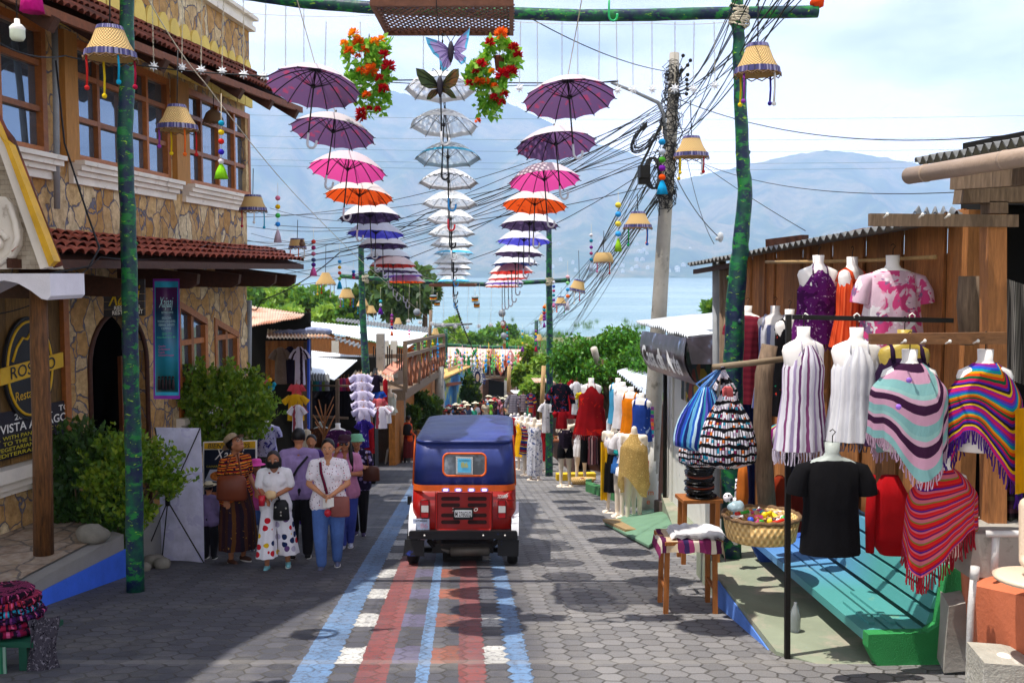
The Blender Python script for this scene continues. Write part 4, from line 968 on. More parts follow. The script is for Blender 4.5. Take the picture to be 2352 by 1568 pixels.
def butterfly(cx,cy,d,wings,cols,label,rim=None,bodyc='2a2430'):
 T_=thing('hanging_butterfly',label,'butterfly',P(cx,cy,d));c=P(cx,cy,d)
 for wi,w_ in enumerate(wings):
  base=V((w_[0][0],w_[0][1]));pts=[P(x,y,d)for x,y in w_]
  for q in pts:q.y+=-.12*abs(q.x-c.x)/.2
  m=MB();m.prism(pts,(0,.012,0));m2=build('wing',m,cols[0],T_)
  if rim and wi in rim[1]:
   cen=sum(pts,V())/len(pts);m=MB();k=rim[1][wi];seg=[pts[i]+V((0,-.006,0))for i in k];inn=[q.lerp(cen,.35)+V((0,0,0))for q in seg][::-1];m.prism(seg+inn,(0,.02,0));build('wing_rim',m,rim[0],T_)
  m=MB();root=min(pts,key=lambda q:(q-c).length)
  for q in pts[2:-1]:m.tube([root+V((0,-.008,0)),root.lerp(q,.55)+V((0,-.008,.01)),root.lerp(q,.93)+V((0,-.008,0))],.003,4)
  build('veins',m,plain('wing_veins_'+label[:4],cols[1],.7),T_)
 m=MB();s=d/F
 m.tube([c+V((0,-.02,z*s))for z in(22,14,6,-4,-14,-24)],[.012,.022,.027,.024,.02,.006],8);build('body',m,plain('butterfly_body',bodyc,.7),T_)
 m=MB()
 for sg in(-1,1):m.tube([c+V((0,-.02,20*s)),c+V((sg*8*s,-.02,34*s)),c+V((sg*16*s,-.02,40*s)),c+V((sg*18*s,-.02,34*s)),c+V((sg*14*s,-.02,35*s))],.0035,5)
 build('antennae',m,BLKM,T_)
lil=plain('lilac_wing','b8a0d8',.6,.12,6,dirt=('d8c8ec',8,.6));
t=NT('dark_green_wing');co=t.coord();dkw=t.fin(t.bsdf(t.ramp(t.noise(co,7,4),[(.35,hx('1f3a10')),(.5,hx('3a4a18')),(.65,hx('7a4418'))]),.6))
butterfly(1036,120,8.6,[[(1036,118),(1022,104),(1005,97),(980,93),(984,108),(996,128),(1010,138),(1026,132)],[(1034,122),(1020,134),(1010,142),(1014,158),(1016,167),(1026,160),(1036,148),(1038,134)],[(1040,112),(1050,96),(1066,82),(1080,72),(1078,92),(1072,118),(1058,126),(1046,122)],[(1042,122),(1058,126),(1072,136),(1070,146),(1060,151),(1052,142),(1044,134)]],(lil,'6a5a9a'),'lilac metal butterfly with sky blue wing rims under the lattice',(plain('sky_blue_wing_rim','58b8e0',.6),{0:(2,3,4,5,6),1:(2,3,4,5),2:(2,3,4,5),3:(2,3,4,5)}))
butterfly(1011,200,8.5,[[(1009,198),(996,178),(975,164),(958,163),(960,178),(970,200),(985,206),(1004,204)],[(1008,204),(992,208),(984,220),(981,232),(990,231),(1002,220),(1009,212)],[(1014,196),(1026,176),(1042,163),(1055,163),(1056,180),(1048,200),(1034,206),(1016,204)],[(1015,204),(1036,207),(1044,218),(1050,230),(1038,228),(1024,216),(1015,211)]],(dkw,'15100c'),'dark green and brown metal butterfly hanging below the lilac one',None,'0f0c10')
LEAF1=None
def leafmat(name,c1,c2,c3=None,tr=.35):
 if name in MATS:return MATS[name]
 t=NT(name);uv=t.coord('UV');s=t.sep(uv)
 col=t.ramp(s[0],[(0,hx(c1)),(.5,hx(c2)),(1,hx(c3 or c2))])
 d=t.bsdf(col,.5,0,.4);tn=t.n('ShaderNodeBsdfTranslucent');t.l(t.mix(.5,col,hx('b8d030')),tn.inputs[0]);mx=t.n('ShaderNodeMixShader');mx.inputs[0].default_value=tr
 t.l(d,mx.inputs[1]);t.l(tn.outputs[0],mx.inputs[2]);m=t.fin(mx.outputs[0]);MATS[name]=m;return m
LFRESH=leafmat('fresh_plastic_leaf','4a9a28','7ac040','a8d858',.4)
def flowers(chains,fl,d,pots,label):
 T_=thing('flower_basket',label,'plant',P(chains[0][0][0],chains[0][0][1],d));
 m=MB()
 for ch in chains:
  pts=[P(x,y,d+U(-.1,.1))for x,y,*_ in ch]
  for a,b in zip(pts,pts[1:]):
   k=max(2,int((b-a).length/.035))
   for i in range(k):
    leaves(m,a.lerp(b,i/k),(.045,.045,.04),18,.065,.1,.2)
 build('foliage',m,LFRESH,T_)
 for i,(x,y,c,r)in enumerate(fl):
  m=MB();q=P(x,y,d-.1);s=r*d/F*1.2
  for k in range(48):
   a=U(0,6.28);e=U(-.5,1.2);dr=V((cos(a)*cos(e),sin(a)*cos(e)-.4,sin(e))).normalized();w_=dr.orthogonal().normalized();b_=q+dr*s*.1
   m.add([b_,q+dr*s*.6+w_*s*.22,q+dr*s*1.05,q+dr*s*.6-w_*s*.22],[(0,1,2,3)],None,False)
  build('flower',m,cloth('petal_'+c,c,transl=.3),T_)
 for x,y,w_ in pots:
  m=MB();q=P(x,y,d+.05);s=w_*d/F/2;m.lathe(q,[(.001,-s*1.5),(s*.68,-s*1.5),(s*.9,s*.6),(s*1.05,s*.6),(s*1.05,s),(s*.95,s),(s*.85,s*.5)],16);build('pot',m,plain('brown_plastic_pot','8a4a38',.5),T_)
 m=MB()
 x,y,_=pots[0]
 for k in(-1,0,1):m.tube([P(x+k*10,y-6,d),P(x,y-60,d)],.003,4)
 build('hanger',m,CABLE,T_)
 return T_
OR,RD,YO='e86818','b81420','f09a18'
flowers([[(815,95),(850,105),(862,140),(850,165),(868,190),(860,225),(850,250),(835,262)],[(850,110),(885,98),(880,130)],[(840,110),(800,105),(795,130),(812,150)],[(850,165),(800,175),(785,195),(790,215),(830,225)],[(870,190),(885,215),(880,245),(868,262)],[(855,135),(880,150),(890,175),(885,200)],[(838,140),(822,170),(835,205),(845,235)]],[(814,78,YO,13),(790,100,YO,9),(823,97,OR,13),(838,116,OR,11),(802,119,OR,12),(860,97,YO,11),(875,92,YO,10),(852,163,OR,16),(828,163,OR,10),(881,127,RD,12),(893,153,RD,15),(880,205,RD,13),(842,219,OR,10),(872,180,RD,10),(829,258,RD,12),(829,272,RD,12),(868,252,RD,8),(848,250,RD,7),(790,206,YO,8),(822,130,OR,7)],8.6,[(848,138,24),(884,180,20)],'hanging artificial flower basket with orange, yellow and red blooms left of the butterflies')
flowers([[(1152,92),(1125,105),(1118,135),(1090,150),(1082,170),(1082,190),(1105,190),(1115,215),(1105,245),(1110,265)],[(1152,92),(1180,120),(1188,140),(1172,165),(1158,185),(1150,215),(1138,240),(1130,275)],[(1105,190),(1140,195),(1150,205)],[(1125,105),(1135,120)],[(1115,240),(1150,235)],[(1095,150),(1112,170),(1118,200)],[(1178,125),(1160,150),(1165,170)]],[(1152,78,OR,15),(1125,98,RD,11),(1125,98,OR,8),(1180,112,RD,13),(1178,108,OR,9),(1190,128,RD,11),(1105,150,RD,14),(1092,165,RD,9),(1154,172,RD,16),(1174,166,RD,15),(1078,193,RD,10),(1100,188,OR,11),(1116,190,OR,10),(1135,200,OR,9),(1158,217,RD,10),(1134,226,RD,11),(1152,236,RD,9),(1130,165,YO,8),(1098,278,OR,7)],8.6,[(1147,142,26)],'hanging artificial flower basket with red and orange blooms right of the butterflies')
T_=thing('hanging_light_bulb','white plastic light bulb hanging at the top left corner','light bulb',P(40,75,6.5));q=P(40,75,6.5)
m=MB();m.lathe(q,[(.001,-.055),(.035,-.05),(.046,-.03),(.046,.015)],16);build('globe',m,plain('frosted_bulb','d0d6c0',.3),T_)
m=MB();m.lathe(q,[(.046,.015),(.048,.03),(.03,.05),(.018,.055),(.016,.085),(.001,.085)],16);build('base',m,WHT,T_)
m=MB();m.tube([q+V((0,0,.08)),q+V((0,0,.6))],.004,5);build('cord',m,CABLE,T_)
q=P(74,10,6.5);m=MB();m.loft([(q.x,q.y,q.z+.12,.03,.03),(q.x,q.y,q.z+.02,.06,.06),(q.x,q.y,q.z-.05,.07,.07)],24,.12,9);solo('magenta_tassel',m,ccol('c0187a'),'magenta yarn tassel at the top left corner','tassel')
UP=thing('utility_pole','grey concrete utility pole wrapped in tangled cables with a lamp arm','utility pole',P(1492,1195,17.5))
DU=17.5
m=MB();pts=[P(1549,122,DU),P(1543,300,DU),P(1527,500,DU),P(1515,700,DU),P(1503,900,DU),P(1493,1060,DU),P(1487,1200,DU)];m.tube(pts,[.085,.1,.12,.135,.15,.165,.17],18)
build('shaft',m,CONC,UP)
m=MB();a,b=P(1494,985,DU),P(1488,1170,DU);m.tube([a,a.lerp(b,.5),b],[.163,.172,.178],18);build('white_painted_base',m,plain('white_limewash','d8d4cc',.8,.08,4,dirt=('a09a90',5,.6)),UP)
textcol=plain('orange_letter','d87850',.8)
for i,ch in enumerate('Icome'):m=MB();textmesh(ch,.13 if ch in 'I' else .1,m,P(1489+(6 if ch=='m' else 0),1073+i*21,DU-.19),(1,0,0),(0,0,1),align='CENTER',bold=.01);build('painted_letter',m,textcol,UP)
m=MB()
pc_=['7a3a8a','2a9a6a','5a2a9a','c83060','e07830','d84060','28a0b8','7a3a9a','e0e0e8']
for i,c in enumerate(pc_):
 m=MB();m.prism([P(x,y,DU-.185)for x,y in((1479,932+i*9),(1502,934+i*9),(1502,942+i*9),(1479,940+i*9))],(0,.004,0));build('poster_stripe',m,plain('poster_'+c,c,.6),UP)
m=MB();m.tube([P(*q)for q in((1530,330,17.3),(1524,262,17.2),(1512,236,17.1),(1460,212,16.8),(1405,190,16.5))],[.035,.035,.033,.028,.025],8);build('lamp_arm',m,plain('grey_pipe','8f9296',.5),UP)
m=MB()
for i in range(60):
 y0=U(165,460)if i<46 else U(160,250);c=P(1545-(y0-120)*.05,y0,DU-.1);r=U(.10,.24)if y0<330 else U(.1,.2)
 n=14;a0=U(0,6.28);pts=[]
 for k in range(n):
  a=a0+k/n*U(5,9);pts.append(c+V((r*cos(a)*(1+.5*mnoise.noise(V((i,k*.6,1)))),-.15+r*.5*sin(a*1.3),r*.9*sin(a)+.25*mnoise.noise(V((i,k*.5,7))))))
 m.tube(pts,U(.004,.008),4)
for i in range(16):
 c=P(1500,275+i*.8,DU-.2);r=.24+U(-.05,.05);m.tube([c+V((r*cos(a)-.1,U(-.03,.03),r*.75*sin(a)-.2+.3*cos(a)*.7))for a in[pi*.5+pi*1.2*k/10 for k in range(11)]],.006,5)
build('cable_tangle',m,CABLE,UP)
m=MB();m.box(P(1479,402,DU-.15),(.2,.16,.32));m.box(P(1478,395,DU-.3),(.16,.1,.2),.3);build('junction_box',m,BLKM,UP)
m=MB()
for k in range(9):
 c=P(1500+U(-8,8),395,DU-.15);m.tube([c+V((.12*cos(a),.1*sin(a),.28*sin(a)-.02))for a in[2*pi*i/12 for i in range(13)]],.012,4)
build('cable_coil',m,CABLE,UP)
m=MB()
for i in range(9):
 q=P(1570+U(-14,18),128+i*11,DU);m.ball(q,.035,6);m.tube([q,P(1545,190+i*3,DU)],.01,4)
build('insulators',m,BLKM,UP)
cabs=[]
hub=lambda:P(1540+U(-10,12),U(175,270),DU)
for i in range(16):
 e=P(1700+U(0,240),-60-U(0,60),9.0+U(-1,1));cabs.append((hub()if i<9 else P(1535,U(280,400),DU),e,U(.1,.45),random.choice((.008,.01,.014))))
for i in range(16):
 cabs.append((P(1535,U(230,400),DU),P(U(1180,1330),U(700,850),75),U(.2,.9),.014))
for i in range(18):
 cabs.append((P(1530,U(200,420),DU),P(500+U(-120,150),470+U(0,190),24+U(-3,8)),U(.3,1.1),.012))
for i in range(5):cabs.append((P(1530,U(420,440),DU),P(1240+U(-30,40),U(720,790),40),U(.1,.5),.018))
cabs+=[(P(1537,165,DU),P(1180,20,12),.12,.012),(P(1420,185,16.5),P(640,170,10),.1,.01),(P(1540,220,DU),P(2400,302,11),.35,.012),(P(1600,370,DU),P(2230,440,9),.2,.008),(P(1550,330,DU),P(1850,530,12),.05,.008),(P(1550,400,DU),P(1652,545,13),.1,.012),(P(1560,260,DU),P(1640,560,13),.3,.008)]
for i,y in enumerate((298,325,352,366,250)):cabs.append((P(-200,y-10,120),P(2600,y+10,120),1.2,.022))
for a,b,sg,r in cabs:
 solo('overhead_cable',wire([a,b],r*.6,sag=sg,n=22),CABLE,'thin black overhead cable fanning out around the concrete utility pole','cable','overhead cables',a)
solo('rope_line',wire([P(330,-20,8.0),P(470,190,9.5),P(700,470,15),P(900,660,24),P(1060,790,40)],.005,sag=.05),ROPE,'pale rope running diagonally from the top left down to the second gate','rope',None,P(330,-20,8))
solo('black_cable',wire([P(-30,80,8.2),P(60,125,8.6),P(150,128,9.6),P(250,140,10.1),P(560,172,10.3),P(950,184,10.4),P(1420,188,10.6)],.007,sag=.02),CABLE,'black cable crossing from the left windows behind the star strings','cable',None,P(0,100,8))
solo('black_cable',wire([P(128,140,10.7),P(148,330,10.3),P(200,490,9.9),P(228,570,9.4),P(205,612,9.2),P(112,628,9.0)],.010,sag=-.0),CABLE,'thick black cable drooping down the stone wall to the tiled canopy','cable',None,P(128,140,10.7))
solo('black_cable',wire([P(0,720,9),P(230,590,10),P(480,560,14),P(720,560,17)],.006,sag=.1),CABLE,'black cable crossing in front of the red tiled canopy','cable',None,P(0,720,9))
solo('black_cable',wire([P(575,705,17.3),P(600,690,16),P(780,580,18),P(980,490,19),P(1530,270,17.5)],.010,sag=.1),CABLE,'black cable from the end of the canopy up to the utility pole','cable',None,P(575,705,17))
m=MB();q=P(697,545,16.0);q=P(694,560,16.3);m.ball(q,.05,8,(1,1.3,1));m.ball(q+V((0,-.03,.05)),.03,8);solo('small_bird',m,plain('brown_feathers','6a5240'),'small brown bird perched on the end of the tiled canopy','bird')
G_DK=leafmat('dark_leaf','1c3a14','284c1e','3c6428',.25);G_MD=leafmat('mid_leaf','2f5a1c','47802a','6a9c38',.3);G_LT=leafmat('light_leaf','5a8a2c','86ac40','a8c458',.35)
G_FIC=leafmat('ficus_leaf','1c4c10','347a1a','66a430',.2);G_YEL=leafmat('yellow_green_leaf','335c10','62861a','8c9c28',.25);G_PINE=leafmat('cedar_leaf','24401c','3a5a28','52703a',.2)
BARK=wood('bark','5a4a3a',(8,8,2),.4,.9)
def tree(px,py,d,rx,ry,mat,n,size,base_py,label,group,clumps=12,trunk_r=.12,droop=0,kind='tree',name='tree',lx=0,mats=None):
 s=d/F;c=P(px,py,d);b=P(px+lx,base_py,d)
 T_=thing(name,label,kind,b,group);rx*=s;ry*=s
 m=MB();mid=b.lerp(c,.55)+V((U(-.1,.1)*rx,0,0));m.tube([b,mid,c],[trunk_r,trunk_r*.7,trunk_r*.35],9)
 for k in range(7):
  a=U(0,6.28);e=c+V((cos(a)*rx*.7,sin(a)*rx*.6,U(-.3,.7)*ry));st=mid.lerp(c,U(0,.7));m.tube([st,st.lerp(e,.5)+V((0,0,.1*ry)),e],[trunk_r*.4,trunk_r*.25,trunk_r*.1],6)
 build('trunk',m,BARK,T_)
 m=MB();leaves(m,c,(rx,rx*.9,ry),n,size,droop,.45,clumps);build('crown',m,mat,T_);return T_
for i,(px,py,d,rx,ry,mt,n)in enumerate([(592,690,85,45,44,G_MD,2600),(655,695,80,42,42,G_LT,2600),(712,700,78,48,38,G_MD,2800),(760,730,74,36,26,G_LT,1800),(800,722,72,26,30,G_MD,1500),(655,735,60,50,24,G_LT,1800),(610,735,60,40,24,G_MD,1500)]):
 tree(px,py,d,rx,ry,mt,n,.55,py+70,['leafy green tree behind the rusty stall roof','light green willow beyond the stalls'][i%2]+', '+ordn[i]+' from the left','trees behind the left stalls',16,.2)
tree(905,668,68,82,50,G_PINE,6500,.62,790,'big dark cedar with drooping boughs behind the second gate',None,26,.35,.35);
tree(975,665,70,30,42,G_PINE,1800,.6,790,'slimmer dark cedar at the right of the big one',None,12,.25,.3)
for i,(px,py,d,rx,ry,mt,n)in enumerate([(1045,762,120,28,28,G_LT,1300),(1090,778,130,26,22,G_MD,900),(1130,775,140,24,20,G_MD,900),(1165,768,150,26,22,G_MD,900),(1200,790,120,24,14,G_LT,800),(1010,782,110,22,20,G_MD,800),(1640,712,60,12,10,G_MD,300)]):
 tree(px,py,d,rx,ry,mt,n,.7,py+45,['round green tree by the lake shore','bushy tree at the water edge'][i%2]+', '+ordn[i]+' seen past the third gate','trees by the near lake shore',10,.2)
for i,(px,py,d,rx,ry)in enumerate([(1218,822,46,26,26),(1246,850,40,22,30),(1200,862,42,24,26),(1235,885,38,32,22),(1262,838,44,16,22)]):
 tree(px,py,d,rx,ry,G_LT if i%2 else G_YEL,1900,.26,py+90,'bright yellow green weeping fig, '+ordn[i]+' of the clump right of the third gate','weeping figs above the right stalls',9,.08,.5)
FT=tree(1384,824,22.5,100,70,G_FIC,12000,.10,1112,'glossy pruned ficus tree over the right hand mannequins',None,42,.15,.55,lx=56)
m=MB();m.tube([P(1374,850,22.2),P(1370,822,21.7),P(1364,800,21.55)],[.06,.07,.075],12);build('sawn_stump',m,plain('sawn_wood','b8b0a4',.9),FT)
m=MB()
for k in range(9):
 a=k*.7;q=P(1437,1085,22.4);m.tube([q+V((0,0,.25)),q+V((.22*cos(a),.2*sin(a),0)),q+V((.45*cos(a),.4*sin(a),-.2))],[.1,.09,.04],7)
build('roots',m,BARK,FT)
def bush(cx,cy,d,rx,ry,mat,n,size,label,ry3=None,group=None,dz=.8):
 s=d/F;m=MB();c=P(cx,cy,d);leaves(m,c,(rx*s,rx*s*dz,ry*s),int(n*1.5),size*.85,-.3,.2,26)
 for k in range(int(70*rx/100)+20):
  a=U(0,6.28);e=U(-.2,1.35);st=V((cos(a)*cos(e)*rx*s,sin(a)*cos(e)*rx*s*dz,sin(e)*ry*s));p0=c+st*.75;p1=c+st*U(1.05,1.35)+V((0,0,U(0,.12)))
  for j in range(9):leaves(m,p0.lerp(p1,j/8),(.025,.025,.02),3,size*.8,-.3,.1)
 T_=thing('bush',label,'bush',c-V((0,0,ry*s)),group);build('foliage',m,mat,T_);m=MB()
 for k in range(8):a=U(0,6.28);b=c-V((0,0,ry*s));m.tube([b,c+V((cos(a)*rx*s*.6,sin(a)*.3,U(-.2,.6)*ry*s))],[.02,.008],5)
 build('stem',m,BARK,T_);return T_
bush(968,948,37,40,34,G_DK,2600,.22,'dark green bush at the foot of the carved wooden front');bush(1080,905,54,20,34,G_DK,1700,.3,'dark green shrub in front of the blue mural');bush(945,965,34,16,22,G_DK,900,.2,'small dark bush behind the woman in the orange jacket')
m=MB()
cl_r=[(U(1320,1500),U(734,756),U(2,7))for _ in range(16)]+[(U(1180,1300),U(766,778),U(3,12))for _ in range(20)]+[(1177,737,2),(1240,742,2)]
for i in range(900):
 px,py,w2=random.choice(cl_r);px+=random.gauss(0,w2);py+=U(-2,2)
 r=ray(px,py);q=r*(-24.9/r.z);h=U(1.0,3.0);w_=.07;m.add([q+V((-w_,0,0)),q+V((w_,0,0)),q+V((U(-.5,.5),0,h))],[(0,1,2)],None,False)
tag(build('reeds',m,G_DK),'green reeds standing in the shallow lake water','reeds',None,'stuff')
m=MB()
for i in range(9000):
 y=U(112,300);x=U(-60,60)*y/110;q=V((x,y,gz(y)));h=U(.5,1.6);a=U(0,3.1);w_=h*.35
 m.add([q+V((-w_*cos(a),-w_*sin(a),0)),q+V((w_*cos(a),w_*sin(a),0)),q+V((U(-.4,.4)+w_*cos(a),w_*sin(a),h)),q+V((U(-.3,.3)-w_*cos(a),-w_*sin(a),h*.8))],[(0,1,2,3)],[(R(),R())]*4,False)
tag(build('shore_scrub',m,G_MD),'green scrub covering the slope down to the lake','scrub',None,'stuff')
W_GREYW=wood('grey_board_wood','8d8378',(6,6,1),.35,.85);W_ORG=wood('orange_board_wood','b8783c',(6,6,1),.35);SLAB=plain('terracotta_sheet','d08a70',.7,.1,3)
def quadslab(mb,pts,th=.03):mb.prism([P(*q)for q in pts],(0,0,-th));return mb
def wallq(mb,p0,p1,z0,z1,th=.08):
 """vertical wall between two (px, d) columns, z absolute"""
 a=P(p0[0],700,p0[1]);b=P(p1[0],700,p1[1]);d=V((b.x-a.x,b.y-a.y,0)).normalized();n=V((-d.y,d.x,0))*th
 mb.hexa([V((a.x,a.y,z0)),V((b.x,b.y,z0)),V((b.x,b.y,z0))+n,V((a.x,a.y,z0))+n,V((a.x,a.y,z1)),V((b.x,b.y,z1)),V((b.x,b.y,z1))+n,V((a.x,a.y,z1))+n])
ST=thing('market_stall','market stall with rusty tin roof and wooden board wall beside the stone restaurant','stall',P(640,1080,20.5))
m=MB();tin_roof(m,P(565,752,19.5),P(690,729,19.5),P(560,700,24),P(702,720,24),22,.012);build('roof',m,TINR,ST)
m=MB();tin_roof(m,P(612,776,19.0),P(764,776,19.0),P(614,756,21),P(745,764,21),18,.015);build('lower_awning',m,TINR,ST)
m=MB();n=14
for k in range(n):
 a=610+(707-610)*k/n;b=610+(707-610)*(k+1)/n-.5;dz=U(-.04,.04);z1=P(a,783,20.5).z
 m.prism([P(a,1000 if k>9 else 872+U(-4,4),20.5+.01*(k%2)),P(b,1000 if k>9 else 872,20.5+.01*(k%2)),V((P(b,783,20.5).x,20.5+.01*(k%2),z1)),V((P(a,783,20.5).x,20.5+.01*(k%2),z1))],(0,.04,0))
build('board_wall',m,W_BOARD,ST)
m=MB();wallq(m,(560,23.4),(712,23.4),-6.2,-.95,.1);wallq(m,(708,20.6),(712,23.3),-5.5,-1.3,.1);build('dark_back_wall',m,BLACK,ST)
m=MB();m.beam(P(703,1070,20.4),P(705,785,20.4),.12);build('post',m,W_GREY,ST)
m=MB();m.beam(P(708.5,1060,20.3),P(709,780,20.3),.04,.1);build('blue_edge',m,plain('blue_tarp','2850c0',.6),ST)
m=MB()
for k in range(12):q=P(645+k*9,765-k*.6+U(-3,3),20.2);m.ball(q,.12,6,(1.5,1,.6))
build('rolled_tarp',m,plain('blue_grey_tarp','7a86a8',.6),ST)
S2_=thing('market_stall','market stall with wide bright tin roof over racks of dark clothes','stall',P(780,1060,25))
m=MB();tin_roof(m,P(708,857,22.6),P(768,872,22.6),P(707,804,29),P(832,818,28),26,.01);
build('roof',m,TINW,S2_)
m=MB();tin_roof(m,P(704,872,22.4),P(757,876,22.4),P(704,856,22.7),P(757,859,22.7),8,.02);build('roof_fascia',m,TIND,S2_)
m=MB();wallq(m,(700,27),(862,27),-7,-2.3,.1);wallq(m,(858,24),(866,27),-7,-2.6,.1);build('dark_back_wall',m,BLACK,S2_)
for px in(712,775,852):m=MB();m.beam(P(px,1060,23),P(px,870,23),.08);build('post',m,W_GREY,S2_)
m=MB();m.beam(P(705,955,23),P(800,960,23),.05);m.beam(P(707,885,23),P(800,886,23),.04);build('rail',m,W_GREY,S2_)
B3=thing('long_roof_house','long wooden house with a big white tin roof behind the left stalls','house',P(800,900,36))
m=MB();tin_roof(m,P(684,750,30),P(938,798,34),P(688,736,41),P(984,764,46),44,.015);build('roof',m,TINW,B3)
m=MB();tin_roof(m,P(770,737,42),P(985,763,47),P(775,730,48),P(990,752,52),30,.03);build('rear_roof',m,TIND,B3)
m=MB();m.prism([P(688,756,30.4),P(936,802,34.2),V((P(936,802,34.2).x,34.2,-4.0)),V((P(688,756,30.4).x,30.4,-3.6))],(0,.15,0));build('orange_wall',m,W_ORG,B3)
z_a=P(690,753,31).z
m=MB();wallq(m,(706,30.0),(930,33.5),-6.5,-3.15,.1);build('grey_wall',m,W_GREYW,B3)
for px in(770,905,885):m=MB();m.beam(P(px,870,30),P(px,785,30.5),.22);build('concrete_post',m,CONC,B3)
m=MB();m.beam(P(874,860,28),P(874,766,28),.22);solo('concrete_column',m,CONC,'bare square concrete column rising by the left green pole of the second gate','column')
m=MB();tin_roof(m,P(765,778,27),P(826,798,27),P(770,772,28.5),P(830,790,28.5),6,.03);solo('gutter_sheet',m,TIND,'loose dark tin sheet lying between the two white roofs','tin sheet')
m=MB();m.prism([P(x,y,d)for x,y,d in((909,823,31),(934,831,31),(895,863,27),(878,854,27))],(0,0,-.06));solo('terracotta_roof',m,SLAB,'small salmon terracotta sloping roof by the balcony corner','roof')
m=MB();tin_roof(m,P(800,872,24),P(905,874,26),P(820,845,28),P(900,846,29),12,.02);solo('low_roof',m,TINR,'low pale rusty tin roof around the green pole of the second gate','roof')
for i,px in enumerate((858,890,912)):
 m=MB();
 for k in range(3):m.beam(P(px+k*5,850,29),P(px+k*5,795+k*4,29),.03)
 solo('rebar_rods',m,BLKM,'thin dark rebar rods sticking up behind the low roof, '+ordn[i]+' from the left','rods','rebar rods')
B4=thing('balcony_house','carved wooden house with a cross braced balcony on the left of the street','house',P(940,960,38))
c0=P(931,900,30);c1=P(1020,845,47);zd=P(931,905,30).z;zd2=P(1020,850,47).z
m=MB();m.prism([c0+V((0,0,-.25)),c1+V((0,0,-.25)),c1+V((-6,0,-.25)),P(905,905,30)+V((-1.2,0,-.2))],(0,0,.3));build('balcony_floor',m,W_GREY,B4)
n=11
for k in range(n):
 a=c0.lerp(c1,k/n);b=c0.lerp(c1,(k+1)/n);h=.95
 m=MB();m.beam(a+V((0,0,.1)),a+V((0,0,.1+h)),.09);m.beam(a+V((.03,0,.12)),b+V((.03,0,.05+h)),.07);m.beam(a+V((-.03,0,.05+h)),b+V((-.03,0,.12)),.07);build('cross_brace',m,W_RAFTER,B4)
m=MB();m.beam(c0+V((0,0,1.1)),c1+V((0,0,1.1)),.12);m.beam(c0+V((-2.2,-.5,1.1)),c0+V((0,0,1.1)),.12);m.beam(c0+V((-2.2,-.5,.1)),c0+V((0,0,1.0)),.08);m.beam(c0+V((-2.2,-.5,1.0)),c0+V((0,0,.1)),.08);build('handrail',m,W_GREY,B4)
for t_ in(0,.25,.5,.75,1):
 q=c0.lerp(c1,t_);m=MB();m.beam(q,q+V((0,0,1.45+.1*t_)),.12);build('post',m,W_GREY,B4)
m=MB();m.prism([P(930,895,35),P(1000,850,49),P(1000,800,49),P(930,830,35)],(-.1,.05,0));build('upper_wall',m,wood('brown_upper_wall','7a5a44',(4,4,1),.3),B4)
m=MB();m.beam(c0+V((0,0,1.48)),c1+V((0,0,1.58)),.12);build('eave_beam',m,W_GREY,B4)
m=MB();wallq(m,(905,31),(1003,47),-9.5,zd-.3,.2);build('carved_wall',m,wood('carved_amber_wood','b0702c',(3,3,1),.5),B4)
for k in range(6):
 t_=.08+k*.17;a=P(905,700,31).lerp(P(1003,700,47),t_);m=MB();d_=V((P(1003,700,47).x-P(905,700,31).x,16,0)).normalized();nn=V((.12,-.02,0))
 pts=[V((a.x,a.y,-8.6))+nn,V((a.x,a.y,-8.6))+d_*1.3+nn]+[V((a.x,a.y,-6.2))+d_*(.65+.65*cos(x))+V((0,0,.5*sin(x)))+nn for x in[pi*i/8 for i in range(9)]]
 m.prism(pts,(.06,0,0));build('arched_window',m,plain('dark_opening','2a1a10',.9),B4)
m=MB();m.prism([P(x,y,d)for x,y,d in((1085,742,60),(1040,745,56),(998,748,52),(995,742,56))],(0,0,-.1));build('flat_roof',m,TIND,B4)
B5=thing('mural_house','house with a yellow awning and a bright blue tree mural down the street','house',P(1040,950,54))
m=MB();m.prism([P(x,y,d)for x,y,d in((998,872,47),(1022,866,48),(1086,838,58),(1078,831,60),(1000,852,54))],(0,0,-.08));build('awning',m,plain('yellow_awning','d8a860',.8,.2,1),B5)
t=NT('mural_paint');co=t.coord();mur=t.fin(t.bsdf(t.ramp(t.noise(co,.8,3,.5),[(.35,hx('2a6aa8')),(.5,hx('4a98d0')),(.58,hx('c8d070')),(.66,hx('2a7a4a'))]),.8))
m=MB();wallq(m,(1012,50),(1090,61),-12,P(1086,842,59).z,.2);build('mural_wall',m,mur,B5)
m=MB();q=P(1072,880,57.5);m.tube([q,q+V((.1,0,.8)),q+V((0,0,1.4))],[.3,.22,.2],8);m.tube([q+V((0,0,1.2)),q+V((-.6,0,2.0))],[.15,.08],6);m.tube([q+V((0,0,1.2)),q+V((.6,0,2.0))],[.15,.08],6);build('painted_tree',m,plain('mural_green','2a8a4a',.8),B5)
m=MB();wallq(m,(996,46),(1020,49),-10.5,P(1010,872,47).z,.2);build('white_wall',m,plain('pale_wall','b8b4ac',.8),B5)
m=MB();tile_roof(m,P(1026,890,50),P(1060,884,54),P(1024,882,51),P(1058,878,55),10,2,.08);build('small_tiles',m,SLAB,B5)
m=MB();m.tube([P(1008,955,44),P(1009,842,44)],.2,12);solo('grey_column',m,CONC,'round grey column at the far end of the balcony','column')
SG5=thing('oval_sign','white oval sign with blue ring lettering hanging down the street','sign',P(1097,893,54));q=P(1097,866,54);s=54/F
m=MB();m.prism([q+V((13.5*s*cos(a),0,27*s*sin(a)))for a in[2*pi*i/28 for i in range(28)]],(0,.08,0));build('disc',m,WHT,SG5)
